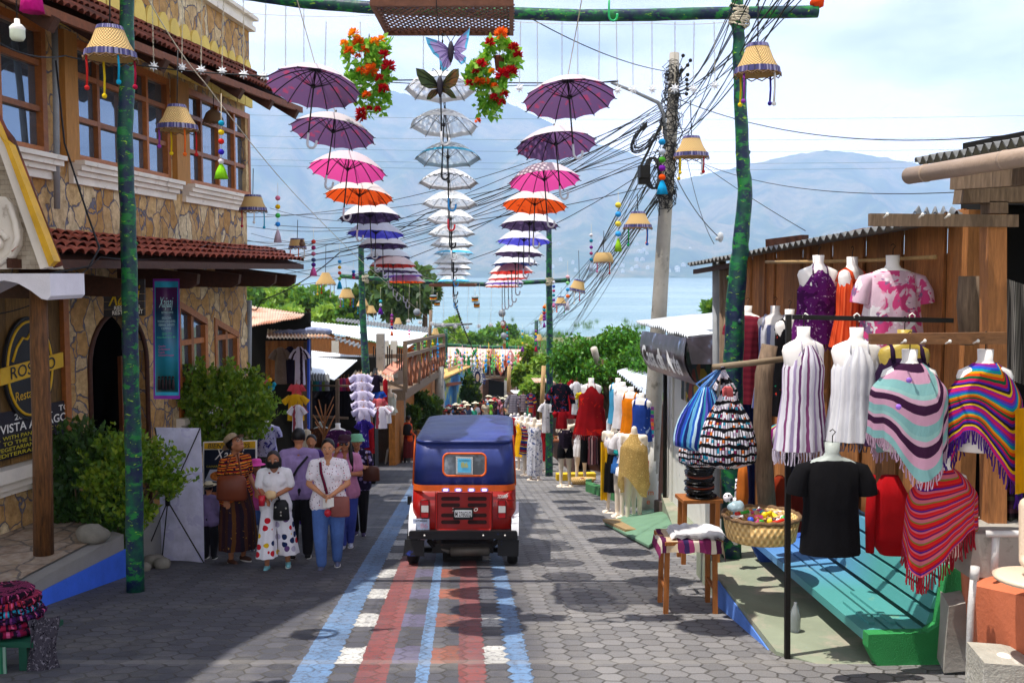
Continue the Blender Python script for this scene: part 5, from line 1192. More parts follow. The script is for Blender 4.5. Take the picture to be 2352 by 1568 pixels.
m=MB();m.prism([q+V((7.2*s*cos(a),-.02,15*s*sin(a)))for a in[2*pi*i/24 for i in range(24)]],(0,.03,0));build('dark_centre',m,plain('dark_blue_print','1c2a50',.5),SG5)
m=MB();m.prism([q+V((4*s*cos(a),-.04,9*s*sin(a)-.02))for a in[2*pi*i/14 for i in range(14)]],(0,.03,0));build('portrait_print',m,plain('portrait_tan','c8a890',.6),SG5)
for k,(ch)in enumerate('GALERIA DE ARTE'):
 if ch==' ':continue
 a=pi*1.12-k*pi*1.24/14;m=MB();textmesh(ch,.2,m,q+V((10*s*cos(a),-.03,20.5*s*sin(a)-.1)),(sin(a),0,-cos(a)),(cos(a),0,sin(a)),align='CENTER',bold=.02);build('letter',m,plain('blue_lettering','2a4a8a',.5),SG5)
B6=thing('gabled_house','brown gabled house with open roof trusses at the end of the street','house',P(1140,940,72))
m=MB();wallq(m,(1108,70),(1185,74),-14,P(1140,868,72).z,.3);build('brick_wall',m,plain('brick_brown','8a6a58',.9,.3,2),B6)
ap=P(1128,815,70);ap2=P(1175,820,72)
for k,(l,c_,r_,dd)in enumerate((((1100,862),(1126,818),(1150,862),69),((1148,868),(1172,826),(1196,868),70))):
 for sg,(p,q)in enumerate(((l,c_),(c_,r_))):
  a,b=P(*p,dd),P(*q,dd);m=MB();m.prism([a,b,b+V((0,8,0)),a+V((0,8,0))],(0,0,.15));build('roof',m,SLAB if sg==0 and k==0 else TILE,B6)
 m=MB();m.prism([P(*l,dd+.5),P(*r_,dd+.5),P(*c_,dd+.5)],(0,.1,0));build('gable',m,W_DARK,B6)
 m=MB();
 for t_ in(.25,.5,.75):m.beam(P(l[0]+(r_[0]-l[0])*t_,866,dd+.3),P(*c_,dd+.3),.14)
 m.beam(P(l[0],866,dd+.3),P(r_[0],866,dd+.3),.16);build('truss',m,W_GREY,B6)
m=MB();m.prism([P(x,y,69.5)for x,y in((1122,940),(1158,940),(1158,878),(1122,872))],(0,.2,0));build('door',m,BLACK,B6)
m=MB();m.prism([P(x,y,69.3)for x,y in((1158,945),(1164,945),(1164,872),(1158,872))],(0,.2,0));build('white_pillar',m,plain('pale_wall','b8b4ac',.8),B6)
B7=thing('pink_roof_house','long pale pink roofed house behind the garlands of the third gate','house',P(1110,850,90))
m=MB();m.prism([P(x,y,d)for x,y,d in((1015,828,84),(1215,828,84),(1210,797,100),(1020,797,100))],(0,0,-.2));build('roof',m,plain('pale_pink_roof','d8b0a4',.8),B7)
m=MB();wallq(m,(1018,85),(1212,85),-13.5,P(1110,830,85).z,.3);build('wall',m,plain('pale_wall','b8b4ac',.8),B7)
m=MB();m.tube([P(985,800,42),P(988,755,42),P(990,712,42)],.07,8);solo('bare_post',m,W_GREY,'bare pale wooden post standing before the dark roof by the lake','post')
for i,(px,y0,y1,d)in enumerate(((1208,790,815,60),(1168,840,900,30),(1247,840,960,27))):
 m=MB();m.tube([P(px-4*(i==2),y1,d),P(px+2,y0,d)],.06,8);solo('wooden_pole',m,wood('pale_pole_wood','b89868',(8,8,1),.25),['short dark pole above the weeping figs','thin pole carrying the grey pullovers','pale wooden pole left of the right gate pole'][i],'pole','poles above the right stalls')
R1=thing('art_house','small white walled shop with tin roof and curved dark sign canopy, right of the pole','shop',P(1590,1200,15))
FR=Fr((P(1531,900,16.4).x,16.4),(P(1652,900,13.3).x,13.3));zg_=-4.3
m=MB();FR.box(m,0,FR.L,zg_,-.95,-.2,0);FR.box(m,FR.L*.42,FR.L*.46,zg_+.3,-1.3,0.002,.03);FR.box(m,FR.L*.14,FR.L*.17,zg_+.3,-1.3,.002,.03)
FR.box(m,0,.12,zg_,-.95,-4,-.2);build('white_wall',m,plain('old_white_paint','d8d6d0',.8,.06,3,dirt=('8a8880',3,.64)),R1)
m=MB();FR.box(m,FR.L*.36,FR.L*.95,-1.95,-1.2,.004,.03)
t=NT('mural_panel');co=t.coord();v=t.n('ShaderNodeTexVoronoi');t.l(co,v.inputs[0]);v.inputs['Scale'].default_value=5
panel=t.fin(t.bsdf(t.ramp(t.sep(v.outputs['Color'])[0],[(0,hx('1c2a20')),(.3,hx('1a4a30')),(.5,hx('8a2418')),(.6,hx('b8a020')),(.75,hx('20303a')),(.9,hx('a05a20'))],'CONSTANT'),.7))
build('painted_panel',m,panel,R1)
m=MB();m.tube([P(1527,1184,16.2),P(1528,825,16.2)],.035,8);build('black_pipe',m,BLKM,R1)
m=MB();tin_roof(m,P(1461,738,16.6),P(1580,771,13.2),P(1650,718,17.5),P(1665,764,13.0),26,.02,sag=1)
build('roof',m,TIN,R1)
t=NT('sign_print');co=t.coord();vv=t.noise(co,3.2,3);sp_m=t.fin(t.bsdf(t.ramp(vv,[(.4,hx('2e2830')),(.6,hx('4c4450')),(.72,hx('8aa0c8'))]),.3,0,.5))
sa,sb=P(1475,760,16.2),P(1577,777,13.2)
def sgn(i,j):
 top=sa.lerp(sb,i);h=.62;dn=V((-.35,-.5,0))*0;out_=V((-.5,-.85,0)).normalized()
 return top+V((0,0,-h*j))+(V((.45,-.25,0))*(j**3)*.28)+V((-.05,-.06,0))*sin(pi*j)
m=MB();m.grid(sgn,16,12);m.grid(lambda i,j:sgn(1-i,j)+V((.03,.03,0)),16,12);build('curved_sign',m,sp_m,R1)
m=MB();tmp=MB();textmesh('Casa de Arte',.30,tmp,(0,0,0),(1,0,0),(0,1,0),bold=.03,depth=0);xs=[p.x for p in tmp.v];x0_,x1_=min(xs),max(xs)
tmp.v=[sgn(.08+.84*(p.x-x0_)/(x1_-x0_),.80-1.6*p.y)+V((-.03,-.05,0))for p in tmp.v];build('lettering',tmp,plain('white_lettering','f0f2f4',.4),R1)
m=MB();m.prism([P(1577,777,13.15),P(1655,766,12.9),P(1655,836,12.9),P(1589,836,13.1)],(0,.06,0));build('dark_side_panel',m,sp_m,R1)
m=MB();m.box(P(1539,1172,16.3)+V((0,0,-.05)),(.36,.4,.42),.5);build('corner_block',m,plain('dark_stone','5a4a48',.9),R1)
for i,(px,d)in enumerate(((1646,12.9),(1662,12.7),(1672,12.6))):
 m=MB();m.tube([P(px,1190,d),P(px-2,590+i*10,d)],[.05,.045],8);solo('shed_post',m,W_GREY if i else plain('grey_pipe','8f9296',.5),['grey conduit pipe','narrow grey post','dark grey post'][i]+' at the far corner of the wooden shed','post')
m=MB();q=P(1655,545,12.9);m.lathe(q,[(.001,.07),(.035,.05),(.04,0),(.03,-.04),(.015,-.06)],12);m.ball(q+V((-.05,-.03,-.02)),.025,8);solo('electric_meter',m,plain('glass_meter','b8bcc0',.3),'glass electric meter on top of the conduit pipe','meter')
R2=thing('wooden_shed','tall shed of orange brown vertical boards with a dark tin roof on the right','shed',P(1950,1200,9.8))
WR=Fr((P(1676,800,12.6).x,12.6),(P(2206,800,8.2).x,8.2))
def zt_(s):return .22+.30*s/WR.L
n=22
m=MB()
for k in range(n):
 a=WR.L*k/n;b=WR.L*(k+1)/n-.016;o=.012*(k%3)
 m.prism([WR.p(a,-1.5 if k<3 else-3.3,o),WR.p(b,-1.5 if k<3 else-3.3,o),WR.p(b,zt_(b),o),WR.p(a,zt_(a),o)],WR.n*-.03)
build('board_wall',m,W_BOARD,R2)
m=MB();WR.box(m,.02,WR.L-.02,-3.3,.16,-.09,-.05);build('gap_light_block',m,BLACK,R2)  # black sheet added behind the boards to stop sky light in the gaps
for k in(5,10,15):m=MB();s_k=WR.L*k/n;WR.box(m,s_k-.03,s_k+.02,-3.2,zt_(s_k)-.02,.04,.055);build('batten',m,W_BOARD,R2)
m=MB();WR.box(m,WR.L-.02,WR.L+.16,-3.3,.5,-.06,.08);build('corner_board',m,W_BOARD,R2)
ra=P(1579,607,13.4);rb=P(2075,512,7.9)
m=MB();tin_roof(m,ra,rb,ra+V((3.6,1.2,.5)),rb+V((3.4,1.2,.42)),40,.022);build('roof',m,TIND,R2)
m=MB();m.beam(P(1766,562,11.4),P(1850,552,10.9),.1,.12);m.beam(ra+V((.1,0,-.1)),P(1700,606,12.0),.05,.06);build('rafter',m,W_DARK,R2)
m=MB();m.tube([P(1760,602,10.6),P(1880,601,9.6),P(2000,598,8.9),P(2150,590,8.2)],.018,7);build('hanging_rail',m,wood('pale_pole_wood','b89868',(8,8,1),.25),R2)
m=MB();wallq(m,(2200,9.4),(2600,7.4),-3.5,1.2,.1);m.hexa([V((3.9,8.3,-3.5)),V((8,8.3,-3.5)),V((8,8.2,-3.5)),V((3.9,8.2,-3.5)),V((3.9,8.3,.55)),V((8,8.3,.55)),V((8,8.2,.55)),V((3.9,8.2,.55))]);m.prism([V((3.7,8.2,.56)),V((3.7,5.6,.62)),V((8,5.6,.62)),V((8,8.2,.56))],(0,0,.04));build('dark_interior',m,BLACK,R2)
m=MB();WR.box(m,0,WR.L*.2,-3.3,-1.5,-.5,-.4);build('lower_wall',m,BLACK,R2)
dP=6.9
for nm,pts,th,mt in(('post',[(2270,1300),(2313,1300),(2313,492),(2270,492)],.13,W_BOARD),('post_head',[(2274,490),(2316,490),(2316,462),(2274,462)],.14,W_GREY),('tie_beam',[(2211,466),(2420,462),(2420,424),(2216,431)],.16,W_GREY),('nail_plank',[(2000,519),(2340,521),(2340,493),(2000,490)],.05,W_GREY)):
 m=MB();m.prism([P(x,y,dP-(.1 if nm=='nail_plank' else 0))for x,y in pts],(0,th,0));build(nm,m,mt,R2)
m=MB();m.beam(P(2192,416,6.9),P(2460,398,6.2),.09,.12);build('roof_rafter',m,W_GREY,R2)
m=MB();m.prism([P(x,y,6.55)for x,y in((2001,791),(2312,790),(2312,763),(2001,767))],(0,.05,0));build('nail_plank',m,wood('brown_plank','7a5434',(2,6,6),.4),R2)
for x,y in((2070,780),(2115,780),(2172,781),(2236,780),(2030,512),(2110,513),(2170,514)):
 m=MB();q=P(x,y-(20 if y<600 else 0)+8,6.5 if y>600 else 6.75);m.tube([q,q+V((0,-.06,.02))],.006,5);m.ball(q+V((0,-.065,.02)),.012,6);build('nail',m,WHT,R2)
m=MB();a,b=P(2088,404,6.3),P(2480,340,4.9);m.tube([a,a.lerp(b,.5),b],.052,18)
for t_ in(.12,.62,.9):q=a.lerp(b,t_);m.tube([q,q+(b-a).normalized()*.02],.055,18)
build('gutter_pipe',m,plain('tan_pipe','a08a78',.5,.1),R2)
m=MB();tin_roof(m,P(2095,494,7.4),P(2215,494,7.2),P(2105,482,7.9),P(2200,482,7.9),5,.03);tin_roof(m,a+V((.05,.05,.1)),b+V((.05,0,.1)),a+V((3,.6,.5)),b+V((3,.5,.5)),20,.02);build('corrugated_edge',m,TIND,R2)
m=MB();m.tube([P(2226,634,7.6),P(2224,700,7.6),P(2230,790,7.6)],[.075,.085,.08],12);solo('hanging_log',m,W_GREY,'pale cracked tree log behind the corner of the wooden shed','log')
t=NT('dark_weave');co=t.coord();ck=t.n('ShaderNodeTexChecker');t.l(t.mapping(co,rot=(0,.78,0)),ck.inputs[0]);ck.inputs[1].default_value=c4(hx('181418'));ck.inputs[2].default_value=c4(hx('8a8680'));ck.inputs[3].default_value=90
dwm=t.fin(t.bsdf(ck.outputs[0],.9));m=MB();m.grid(lambda i,j:P(2312+i*60,640+j*230+20*i,7.3+.03*sin(i*14)),20,6);solo('patterned_shawl',m,dwm,'dark shawl with small pale weave pattern hanging in the shed at the right edge','shawl')
m=MB();m.grid(lambda i,j:P(2300+i*70,960+j*240,7.0+.04*sin(i*16)),24,6);solo('dark_woven_cloth',m,cloth('dark_plaid','2a1620',stripes=['2a1620','3a2430','54303c','20141c','3a3a30'],axis='v',scale=5),'dark plum plaid cloth hanging beside the shed post at the right edge','cloth')
m=MB();m.grid(lambda i,j:P(2332+i*50,940+j*195-10*i,6.4+.03*sin(i*9)),16,6);solo('yellow_cloth',m,cloth('yellow_cloth','e8b010',pat=[('c82a20',16,.66),('2a6a30',15,.67)]),'yellow embroidered cloth hanging at the right edge of the picture','cloth')
m=MB();tin_roof(m,P(1416,852,20.5),P(1492,914,18.6),P(1466,836,24),P(1560,880,22),16,.02);solo('stall_roof',m,TINW,'pale blue tin roof sloping behind the ficus and the concrete pole','roof','tin roofs of the right stalls')
m=MB();tin_roof(m,P(1276,815,29),P(1330,852,27),P(1310,810,33),P(1370,840,32),12,.02);solo('stall_roof',m,TINW,'small pale tin roof left of the ficus crown','roof','tin roofs of the right stalls')
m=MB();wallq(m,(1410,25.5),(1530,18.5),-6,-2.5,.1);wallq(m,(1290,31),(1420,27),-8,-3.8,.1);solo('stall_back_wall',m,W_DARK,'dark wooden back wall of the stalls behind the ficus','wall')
CURB=plain('green_kerb_paint','3f7a48',.8,.15,5,dirt=('8a8a70',5,.6));PAVE=plain('green_stained_concrete','858c78',.85,.15,2,.4,30,dirt=('9c9484',1.6,.5));BLUEP=plain('blue_kerb_paint','5a86d8',.75,.15,4,.3,30,dirt=('8a94a8',3,.62))
m=MB();zl=-3.0
poly=[(2.10,7.72),(2.04,9.6),(2.15,11.4),(7,11.4),(7,5.8),(2.9,6.3),(2.5,7.3)]
m.prism([V((x,y,-3.7))for x,y in poly][::-1],(0,0,.7));o=build('right_pavement',m,PAVE,None,V((0,0,0)));o['kind']='structure'
m=MB();m.prism([V((2.095,7.7,-3.06)),V((2.035,9.6,-3.02)),V((2.035,9.6,-3.7)),V((2.095,7.7,-3.7))],(-.012,0,0));solo('blue_kerb',m,BLUEP,'blue painted side of the raised pavement beside the bench','kerb')
m=MB();m.prism([V((x,y,-4.6))for x,y in((2.15,11.42),(2.5,16.5),(7,16.5),(7,11.42))][::-1],(0,0,.9));o=build('shop_pavement',m,PAVE,None,V((0,0,0)));o['kind']='structure'
g0,g1,g2,g3=G(1388,1206),G(1487,1178),G(1560,1240),G(1490,1262)
m=MB();m.prism([g0+V((0,0,.02)),g1+V((0,0,.06)),g2+V((.3,1,.15)),g3+V((0,0,.03))][::-1],(0,0,.03));o=build('green_ramp',m,plain('green_concrete','64866c',.85,.12,3),None,V((0,0,0)));o['kind']='structure'
m=MB();k0,k1,k2=G(1345,1128),G(1455,1165),G(1470,1120)
for a,b in((k0,k1),(G(1345,1118),k0)):m.prism([a,b,b+V((.15,.12,0)),a+V((.15,.12,0))],(0,0,.18))
solo('tree_planter_kerb',m,CURB,'green painted kerb around the ficus roots','kerb')
m=MB();a=G(1260,1105);m.box(a+V((.7,.3,.07)),(1.0,.25,.16),.1);solo('yellow_kerb',m,plain('yellow_kerb_paint','d8b020',.8),'yellow painted kerb block behind the legs of the black dressed mannequin','kerb')
m=MB();a=G(880,1060);m.box(a+V((-1.2,1,.1)),(2.6,2,.22));solo('green_kerb',m,plain('lime_kerb_paint','4ab84a',.8),'bright green kerb behind the plastic stools on the left','kerb')
top=-2.98
LPp=[(-4.46,11.25),(-4.62,9.7),(-4.75,5.5),(-8,5.5),(-8,12.0),(-5.4,12.0)]
m=MB();m.prism([V((x,y,-3.9))for x,y in LPp][::-1],(0,0,.9));
PL=thing('stone_platform','raised stone paved platform with grey edge and bright blue painted side, left foreground','platform',(-6,9,-3.9));build('body',m,plain('grey_cement','8d8a86',.85,.12,3),PL)
m=MB();m.prism([V((x-.14*(i<3),y-.1*(i==0),top+.103))for i,(x,y)in enumerate(LPp)][::-1],(0,0,.004));
m=MB();m.add([V((x-.16*(i<3),y-.0,top+.004))for i,(x,y)in enumerate(LPp)],[tuple(range(6))[::-1]],None,False);build('flagstone_top',m,STONE2,PL)
m=MB();e=[V((-4.447,11.26,0)),V((-4.607,9.7,0)),V((-4.737,5.5,0))]
for a,b,za,zb_ in((e[0],e[1],-3.17,-3.12),(e[1],e[2],-3.12,-3.02)):
 m.prism([V((a.x,a.y,-4)),V((b.x,b.y,-4)),V((b.x,b.y,zb_)),V((a.x,a.y,za))],(.012,0,0))
build('blue_side',m,plain('bright_blue_paint','3a6ae0',.7,.12,4,.3,30),PL)
m=MB();rr=[]
q=P(212,1226,10.9)
m.ball(q,.16,14,(1.25,.8,.75));m.v=[p+V((1,1,1))*.02*mnoise.noise(p*8)for p in m.v];solo('river_rock',m,plain('grey_rock','7e7a70',.9,.2,9),'smooth grey rock on the corner of the platform','rock')
m=MB();a=P(334,1290,12.7);b=P(366,1282,13.4)
m.prism([V((-4.75,11.9,-4)),V((-4.38,13.3,-4)),V((-4.28,13.3,-2.95)),V((-4.75,11.9,-3.35))],(-.25,0,0));PB=solo('planter_wall',m,plain('grey_cement','8d8a86',.85,.12,3),'low grey cement planter wall behind the white banner','wall')
bush(180,1115,11.9,115,110,G_DK,5200,.10,'dark leafy shrub behind the wooden porch post',dz=.6);bush(300,1115,11.6,115,92,G_YEL,5200,.085,'yellow green shrub around the left painted gate pole',dz=.6)
bush(255,1240,11.5,45,90,G_DK,2200,.09,'dark trailing plants at the corner of the stone platform',dz=.5);bush(490,945,14.9,130,85,G_YEL,6000,.10,'large bright green shrub below the lower windows',dz=.5);bush(560,930,15.2,55,60,G_YEL,2500,.10,'bright shrub at the corner of the stone restaurant',dz=.5)
for i,(px,py,r)in enumerate(((352,1300,.12),(372,1303,.1),(330,1310,.08))):
 q=G(px,py);m=MB();m.ball(q+V((0,0,r*.5)),r,10,(1.2,1,.8));m.v=[p+V((1,1,1))*.02*mnoise.noise(p*9)for p in m.v];solo('kerb_rock',m,plain('grey_rock','7e7a70',.9,.2,9),'small stone on the ground right of the painted pole, '+ordn[i]+' of three','rock','stones by the painted pole')
DKC=W_DARK
for i,(a,b,z0,z1)in enumerate((((1330,27),(1262,40),-9,-4.1),((1262,40),(1225,56),-11,-5.6),((1225,56),(1190,72),-13,-7.6))):
 m=MB();wallq(m,a,b,z0,z1,.1);solo('stall_back_wall',m,DKC,['nearest','middle','farthest'][i]+' dark wooden back wall of the right stalls beyond the green gate pole','wall')
for i,(x0,x1,y0,y1,d0,d1)in enumerate(((1228,1262,878,868,32,37),(1205,1236,893,884,42,50),(1180,1212,903,896,55,66))):
 m=MB();tin_roof(m,P(x0,y0,d0),P(x1+14,y0,d0),P(x0-8,y1,d1),P(x1,y1,d1),12,.015);solo('stall_awning',m,TINW if i else TINR,['nearest','middle','farthest'][i]+' small pale awning over the right stalls below the weeping figs','awning','small awnings of the right stalls')
TD=12.0
TK=thing('auto_rickshaw','red three wheeled taxi with blue canvas hood in the middle of the street','auto rickshaw',G(1062,1300))
def zt(py):return P(1066,py,TD).z
def xt(px,py=1150):return P(px,py,TD).x
def car_paint(name,c,c2=None):
 t=NT(name);co=t.coord();n=t.noise(co,3,5,.6)
 col=t.ramp(n,[(.35,sc(hx(c),.88)),(.7,hx(c))]);d_=t.ramp(t.noise(t.mapping(co,scale=(1,1,.6)),22,5,.75),[(.6,(0,0,0)),(.75,(.5,.5,.5))])
 col=t.mix(d_,col,hx(c2 or '6a4a40'))
 return t.fin(t.bsdf(col,.32,0,.5,t.bump(t.noise(co,5,2),.08,.03),Coat_Weight=.3))
REDP=car_paint('red_taxi_paint','a0140c');ORB=plain('orange_trim_vinyl','e0601c',.5,.1)
t=NT('blue_canvas');co=t.coord();cv=t.noise(t.mapping(co,scale=(1,1,.5)),3.5,4,.5)
CANV=t.fin(t.bsdf(t.ramp(t.noise(co,2,5,.6),[(.3,hx('1e2c66')),(.7,hx('2c3e88'))]),.42,0,.5,t.bump(cv,.35,.06)))
CANV2=t.m
def rrect(hw,y0,y1,r,cx,n=6):
 pts=[]
 for(sx,sy,a0)in((1,-1,-pi/2),(1,1,0),(-1,1,pi/2),(-1,-1,pi)):
  for k in range(n+1):
   a=a0+pi/2*k/n;pts.append((cx+sx*(hw-r)+r*cos(a),(y0+r if sy<0 else y1-r)+r*sin(a)))
 return pts
def stack(mb,levels,cap=True):
 """levels: (z, halfwidth, y0, y1, r, cx)"""
 rings=[[V((x,y,z))for x,y in rrect(hw,y0,y1,r,cx)]for z,hw,y0,y1,r,cx in levels];n=len(rings[0]);vs=sum(rings,[]);m_=len(rings)
 fs=[(i*n+k,i*n+(k+1)%n,(i+1)*n+(k+1)%n,(i+1)*n+k)for i in range(m_-1)for k in range(n)]
 if cap:fs+=[tuple(range(n))[::-1],tuple(range((m_-1)*n,m_*n))]
 mb.add(vs,fs);return mb
cx=xt(1065);s_=TD/F*1.01
m=MB();zb=zt(1222)
stack(m,[(zb,118*s_,TD+.03,TD+2.3,.12,cx),(zb+.02,120.5*s_,TD,TD+2.35,.14,cx),(zt(1170),121*s_,TD-.01,TD+2.4,.16,cx),(zt(1122),119.5*s_,TD+.01,TD+2.3,.16,cx)]);build('body',m,REDP,TK)
m=MB();stack(m,[(zt(1127),119*s_,TD-.012,TD+1.9,.16,cx),(zt(1113),118*s_,TD-.012,TD+1.9,.16,cx)],False);build('orange_band',m,ORB,TK)
m=MB()
stack(m,[(zt(1114),117.6*s_,TD+.0,TD+1.85,.16,cx+.003),(zt(1060),115.5*s_,TD+.035,TD+1.85,.16,cx+.003),(zt(1017),113*s_,TD+.07,TD+1.85,.17,cx+.003)]);build('hood_back',m,CANV,TK)
m=MB()
stack(m,[(zt(1019),114*s_,TD+.05,TD+1.9,.18,cx+.003),(zt(1014),113.5*s_,TD+.06,TD+1.9,.18,cx+.003),(zt(1013),112*s_,TD+.08,TD+2.1,.2,cx),(zt(1010.5),109*s_,TD+.14,TD+2.1,.22,cx),(zt(1009.7),108.5*s_,TD+.16,TD+2.1,.22,cx),(zt(1007.5),104*s_,TD+.32,TD+2.05,.25,cx),(zt(1006),96*s_,TD+.6,TD+1.95,.25,cx),(zt(1005),80*s_,TD+.9,TD+1.8,.25,cx)])
build('hood_roof',m,CANV,TK)
m=MB()
for x_ in(943.5,1188.5):
 sg=-1 if x_<1000 else 1
 m.tube([V((cx+sg*119.5*s_,TD+.16,zt(1120))),V((cx+sg*116*s_,TD+.18,zt(1040))),V((cx+sg*114*s_,TD+.2,zt(1005)))],.012,6)
build('side_piping',m,ORB,TK)
def rr2(x0,x1,y0,y1,r,d,n=6):
 pts=[]
 for(cx_,cy_,a0)in((x1-r,y1-r,-90),(x1-r,y0+r,0),(x0+r,y0+r,90),(x0+r,y1-r,180)):
  for k in range(n+1):
   a=radians(a0+90*k/n);pts.append(P(cx_+r*cos(a),cy_-r*sin(a),d))
 return pts
def ydep(py):return TD+.0+(1114-py)/97*.07
w0=rr2(1018,1116,1042,1092,12,TD+.02);
for q in w0:q.y=TD+.008+(q.z-zt(1114))/(zt(1017)-zt(1114))*.07-.01
m=MB();m.tube(w0+[w0[0]],.014,6);build('window_trim',m,ORB,TK)
m=MB();m.prism(w0,(0,-.004,0));
t=NT('hazy_window');co=t.coord();build('rear_window',m,t.fin(t.bsdf(t.ramp(t.noise(co,4,5,.6),[(.4,hx('3a4048')),(.55,hx('6a7480')),(.75,hx('c0c4c8'))]),.12,0,.6)),TK)
def onrear(px,py,off=.012):return P(px,py,TD+.008+max(0,(1114-py))/97*.07-.012-off)
m=MB();m.prism([onrear(*q)for q in((1047,1088),(1086,1089),(1086,1049),(1047,1048))],(0,.006,0));
t=NT('checkered_border');ck=t.n('ShaderNodeTexChecker');t.l(t.coord(),ck.inputs[0]);ck.inputs[1].default_value=(.02,.02,.02,1);ck.inputs[2].default_value=(.8,.8,.8,1);ck.inputs[3].default_value=85
build('permit_border',m,t.fin(t.bsdf(ck.outputs[0],.5)),TK)
LBL=plain('light_blue_print','58b0d8',.5,.05);
m=MB();m.prism([onrear(*q,.016)for q in((1051,1084),(1082,1085),(1082,1053),(1051,1052))],(0,.003,0));build('permit_sticker',m,LBL,TK)
m=MB();textmesh('86',.066,m,onrear(1067,1073,.022),(1,0,0),(0,.05,1),align='CENTER',bold=.02,width=.085);build('permit_number',m,plain('yellow_lettering','c8b830',.6),TK)
m=MB();textmesh('AUTORIZADO',.017,m,onrear(1067,1059,.022),(1,0,0),(0,.05,1),align='CENTER',bold=.02,width=.13);build('permit_lettering',m,DK,TK)
m=MB();pts=rr2(1003,1128,1130,1217,5,TD-.03);m.tube(pts+[pts[0]],.012,6);m.prism(rr2(1003,1128,1130,1217,5,TD-.022),(0,.02,0));build('engine_cover',m,REDP,TK)
SL=plain('dark_slot','2a0808',.8)
for r_y in(1145,1159.5,1183,1198.5):
 for x0,x1 in((1013,1056.5),(1074,1118)):
  m=MB();m.prism(rr2(x0,x1,r_y-4.3,r_y+4.3,4.2,TD-.034),(0,.008,0));pp=rr2(x0-1,x1+1,r_y-5.2,r_y+5.2,5,TD-.03);
  build('cooling_slot',m,SL,TK)
m=MB();m.prism(rr2(1041,1087,1166,1193,2,TD-.055),(0,.015,0));pl=build('plate_holder',m,plain('black_plastic','111114',.5),TK)
m=MB();m.prism(rr2(1044,1084,1171,1187,2,TD-.060),(0,.006,0));build('number_plate',m,plain('white_plate','d0d4d6',.5),TK)
m=MB();textmesh('M 276GLQ',.058,m,P(1064,1185,TD-.064),(1,0,0),(0,0,1),align='CENTER',bold=.012,width=.195);build('plate_lettering',m,DK,TK)
m=MB();textmesh('T',.045,m,P(1037,1173.5,TD-.04),(1,0,0),(0,0,1),shear=.3,bold=.02);textmesh('O',.045,m,P(1087,1173.5,TD-.04),(1,0,0),(0,0,1),shear=.3,bold=.02);build('lettering',m,WHT,TK)
m=MB();textmesh('TORITO',.042,m,P(1142,1142,TD-.03),(1,0,0),(0,0,1),shear=.4,bold=.02,width=.12,depth=.03);m.prism([P(x,y,TD-.06)for x,y in((1156,1138),(1168,1131),(1162,1138),(1168,1138),(1154,1144))],(0,.003,0));build('side_decal',m,WHT,TK)
t=NT('lit_led');em=t.n('ShaderNodeEmission');em.inputs[0].default_value=c4(hx('8a78ff'));em.inputs[1].default_value=6;LED=t.fin(em.outputs[0])
for x_ in(1023.5,1052.5,1082.5,1112.5):
 m=MB();m.prism(rr2(x_-9,x_+9,1121,1129.5,3,TD-.035),(0,.03,0));l_=build('lamp_housing',m,plain('chrome','b0a8c0',.25,metallic=.6),TK);ORG[l_.name]=ORG[TK.name]
 m=MB();m.prism(rr2(x_-5.5,x_+5.5,1122.8,1127.4,2,TD-.044),(0,.008,0));build('led_light',m,LED,l_)
RL=plain('red_lens','b01018',.15,.1,spec=.6);WL=plain('clear_lens','d8d4d0',.1,.08,30,spec=.6)
for x0,x1,y0 in((965.5,986,1148),(1143,1163,1149)):
 m=MB();m.prism(rr2(x0,x1,y0,y0+42,3,TD-.04),(0,.05,0));tl=build('tail_light',m,plain('dark_red_housing','4a0a0a',.3),TK);ORG[tl.name]=ORG[TK.name]
 m=MB();m.prism(rr2(x0+2,x1-2,y0+2,y0+12,2,TD-.052),(0,.014,0));build('red_lens',m,RL,tl)
 m=MB();m.prism(rr2(x0+2,x1-2,y0+12.5,y0+28,1,TD-.052),(0,.014,0));build('white_lens',m,WL,tl)
 m=MB();m.prism(rr2(x0+2,x1-2,y0+28.5,y0+40,2,TD-.050),(0,.012,0));build('red_lens',m,RL,tl)
m=MB();m.prism(rr2(948.5,986,1191,1216,1,TD-.025),(0,.012,0));build('permit_plate',m,plain('pale_blue_plate','b8c4dc',.5),TK)
m=MB();textmesh('AUTORIZADO',.02,m,P(967.5,1197,TD-.027),(1,0,0),(0,0,1),align='CENTER',bold=.02,width=.14);build('permit_lettering',m,DK,TK)
m=MB();textmesh('86',.062,m,P(974,1212,TD-.027),(1,0,0),(0,0,1),align='CENTER',bold=.01,width=.09);build('permit_number',m,plain('pink_number','c89ab0',.5),TK)
m=MB()
for x in(1000,1131):m.beam(P(x,1129,TD-.018),P(x,1220,TD-.018),.008,.01)
for y in(1148,1168,1186,1203):m.beam(P(1163,y,TD+.012),P(1181,y,TD+.012),.008,.01)
build('panel_creases',m,plain('deep_red','6a0a08',.5),TK)
m=MB();m.prism(rr2(939,1188,1219,1238,5,TD-.09),(0,.12,0));build('bumper',m,plain('chipped_black_paint','141416',.4,.3,8,dirt=('2848b0',7,.66)),TK)
m=MB();m.ball(P(975,1229,TD-.1),.012,6);m.ball(P(1110,1229,TD-.1),.012,6);m.ball(P(1160,1229,TD-.1),.012,6);build('bumper_bolts',m,WHT,TK)
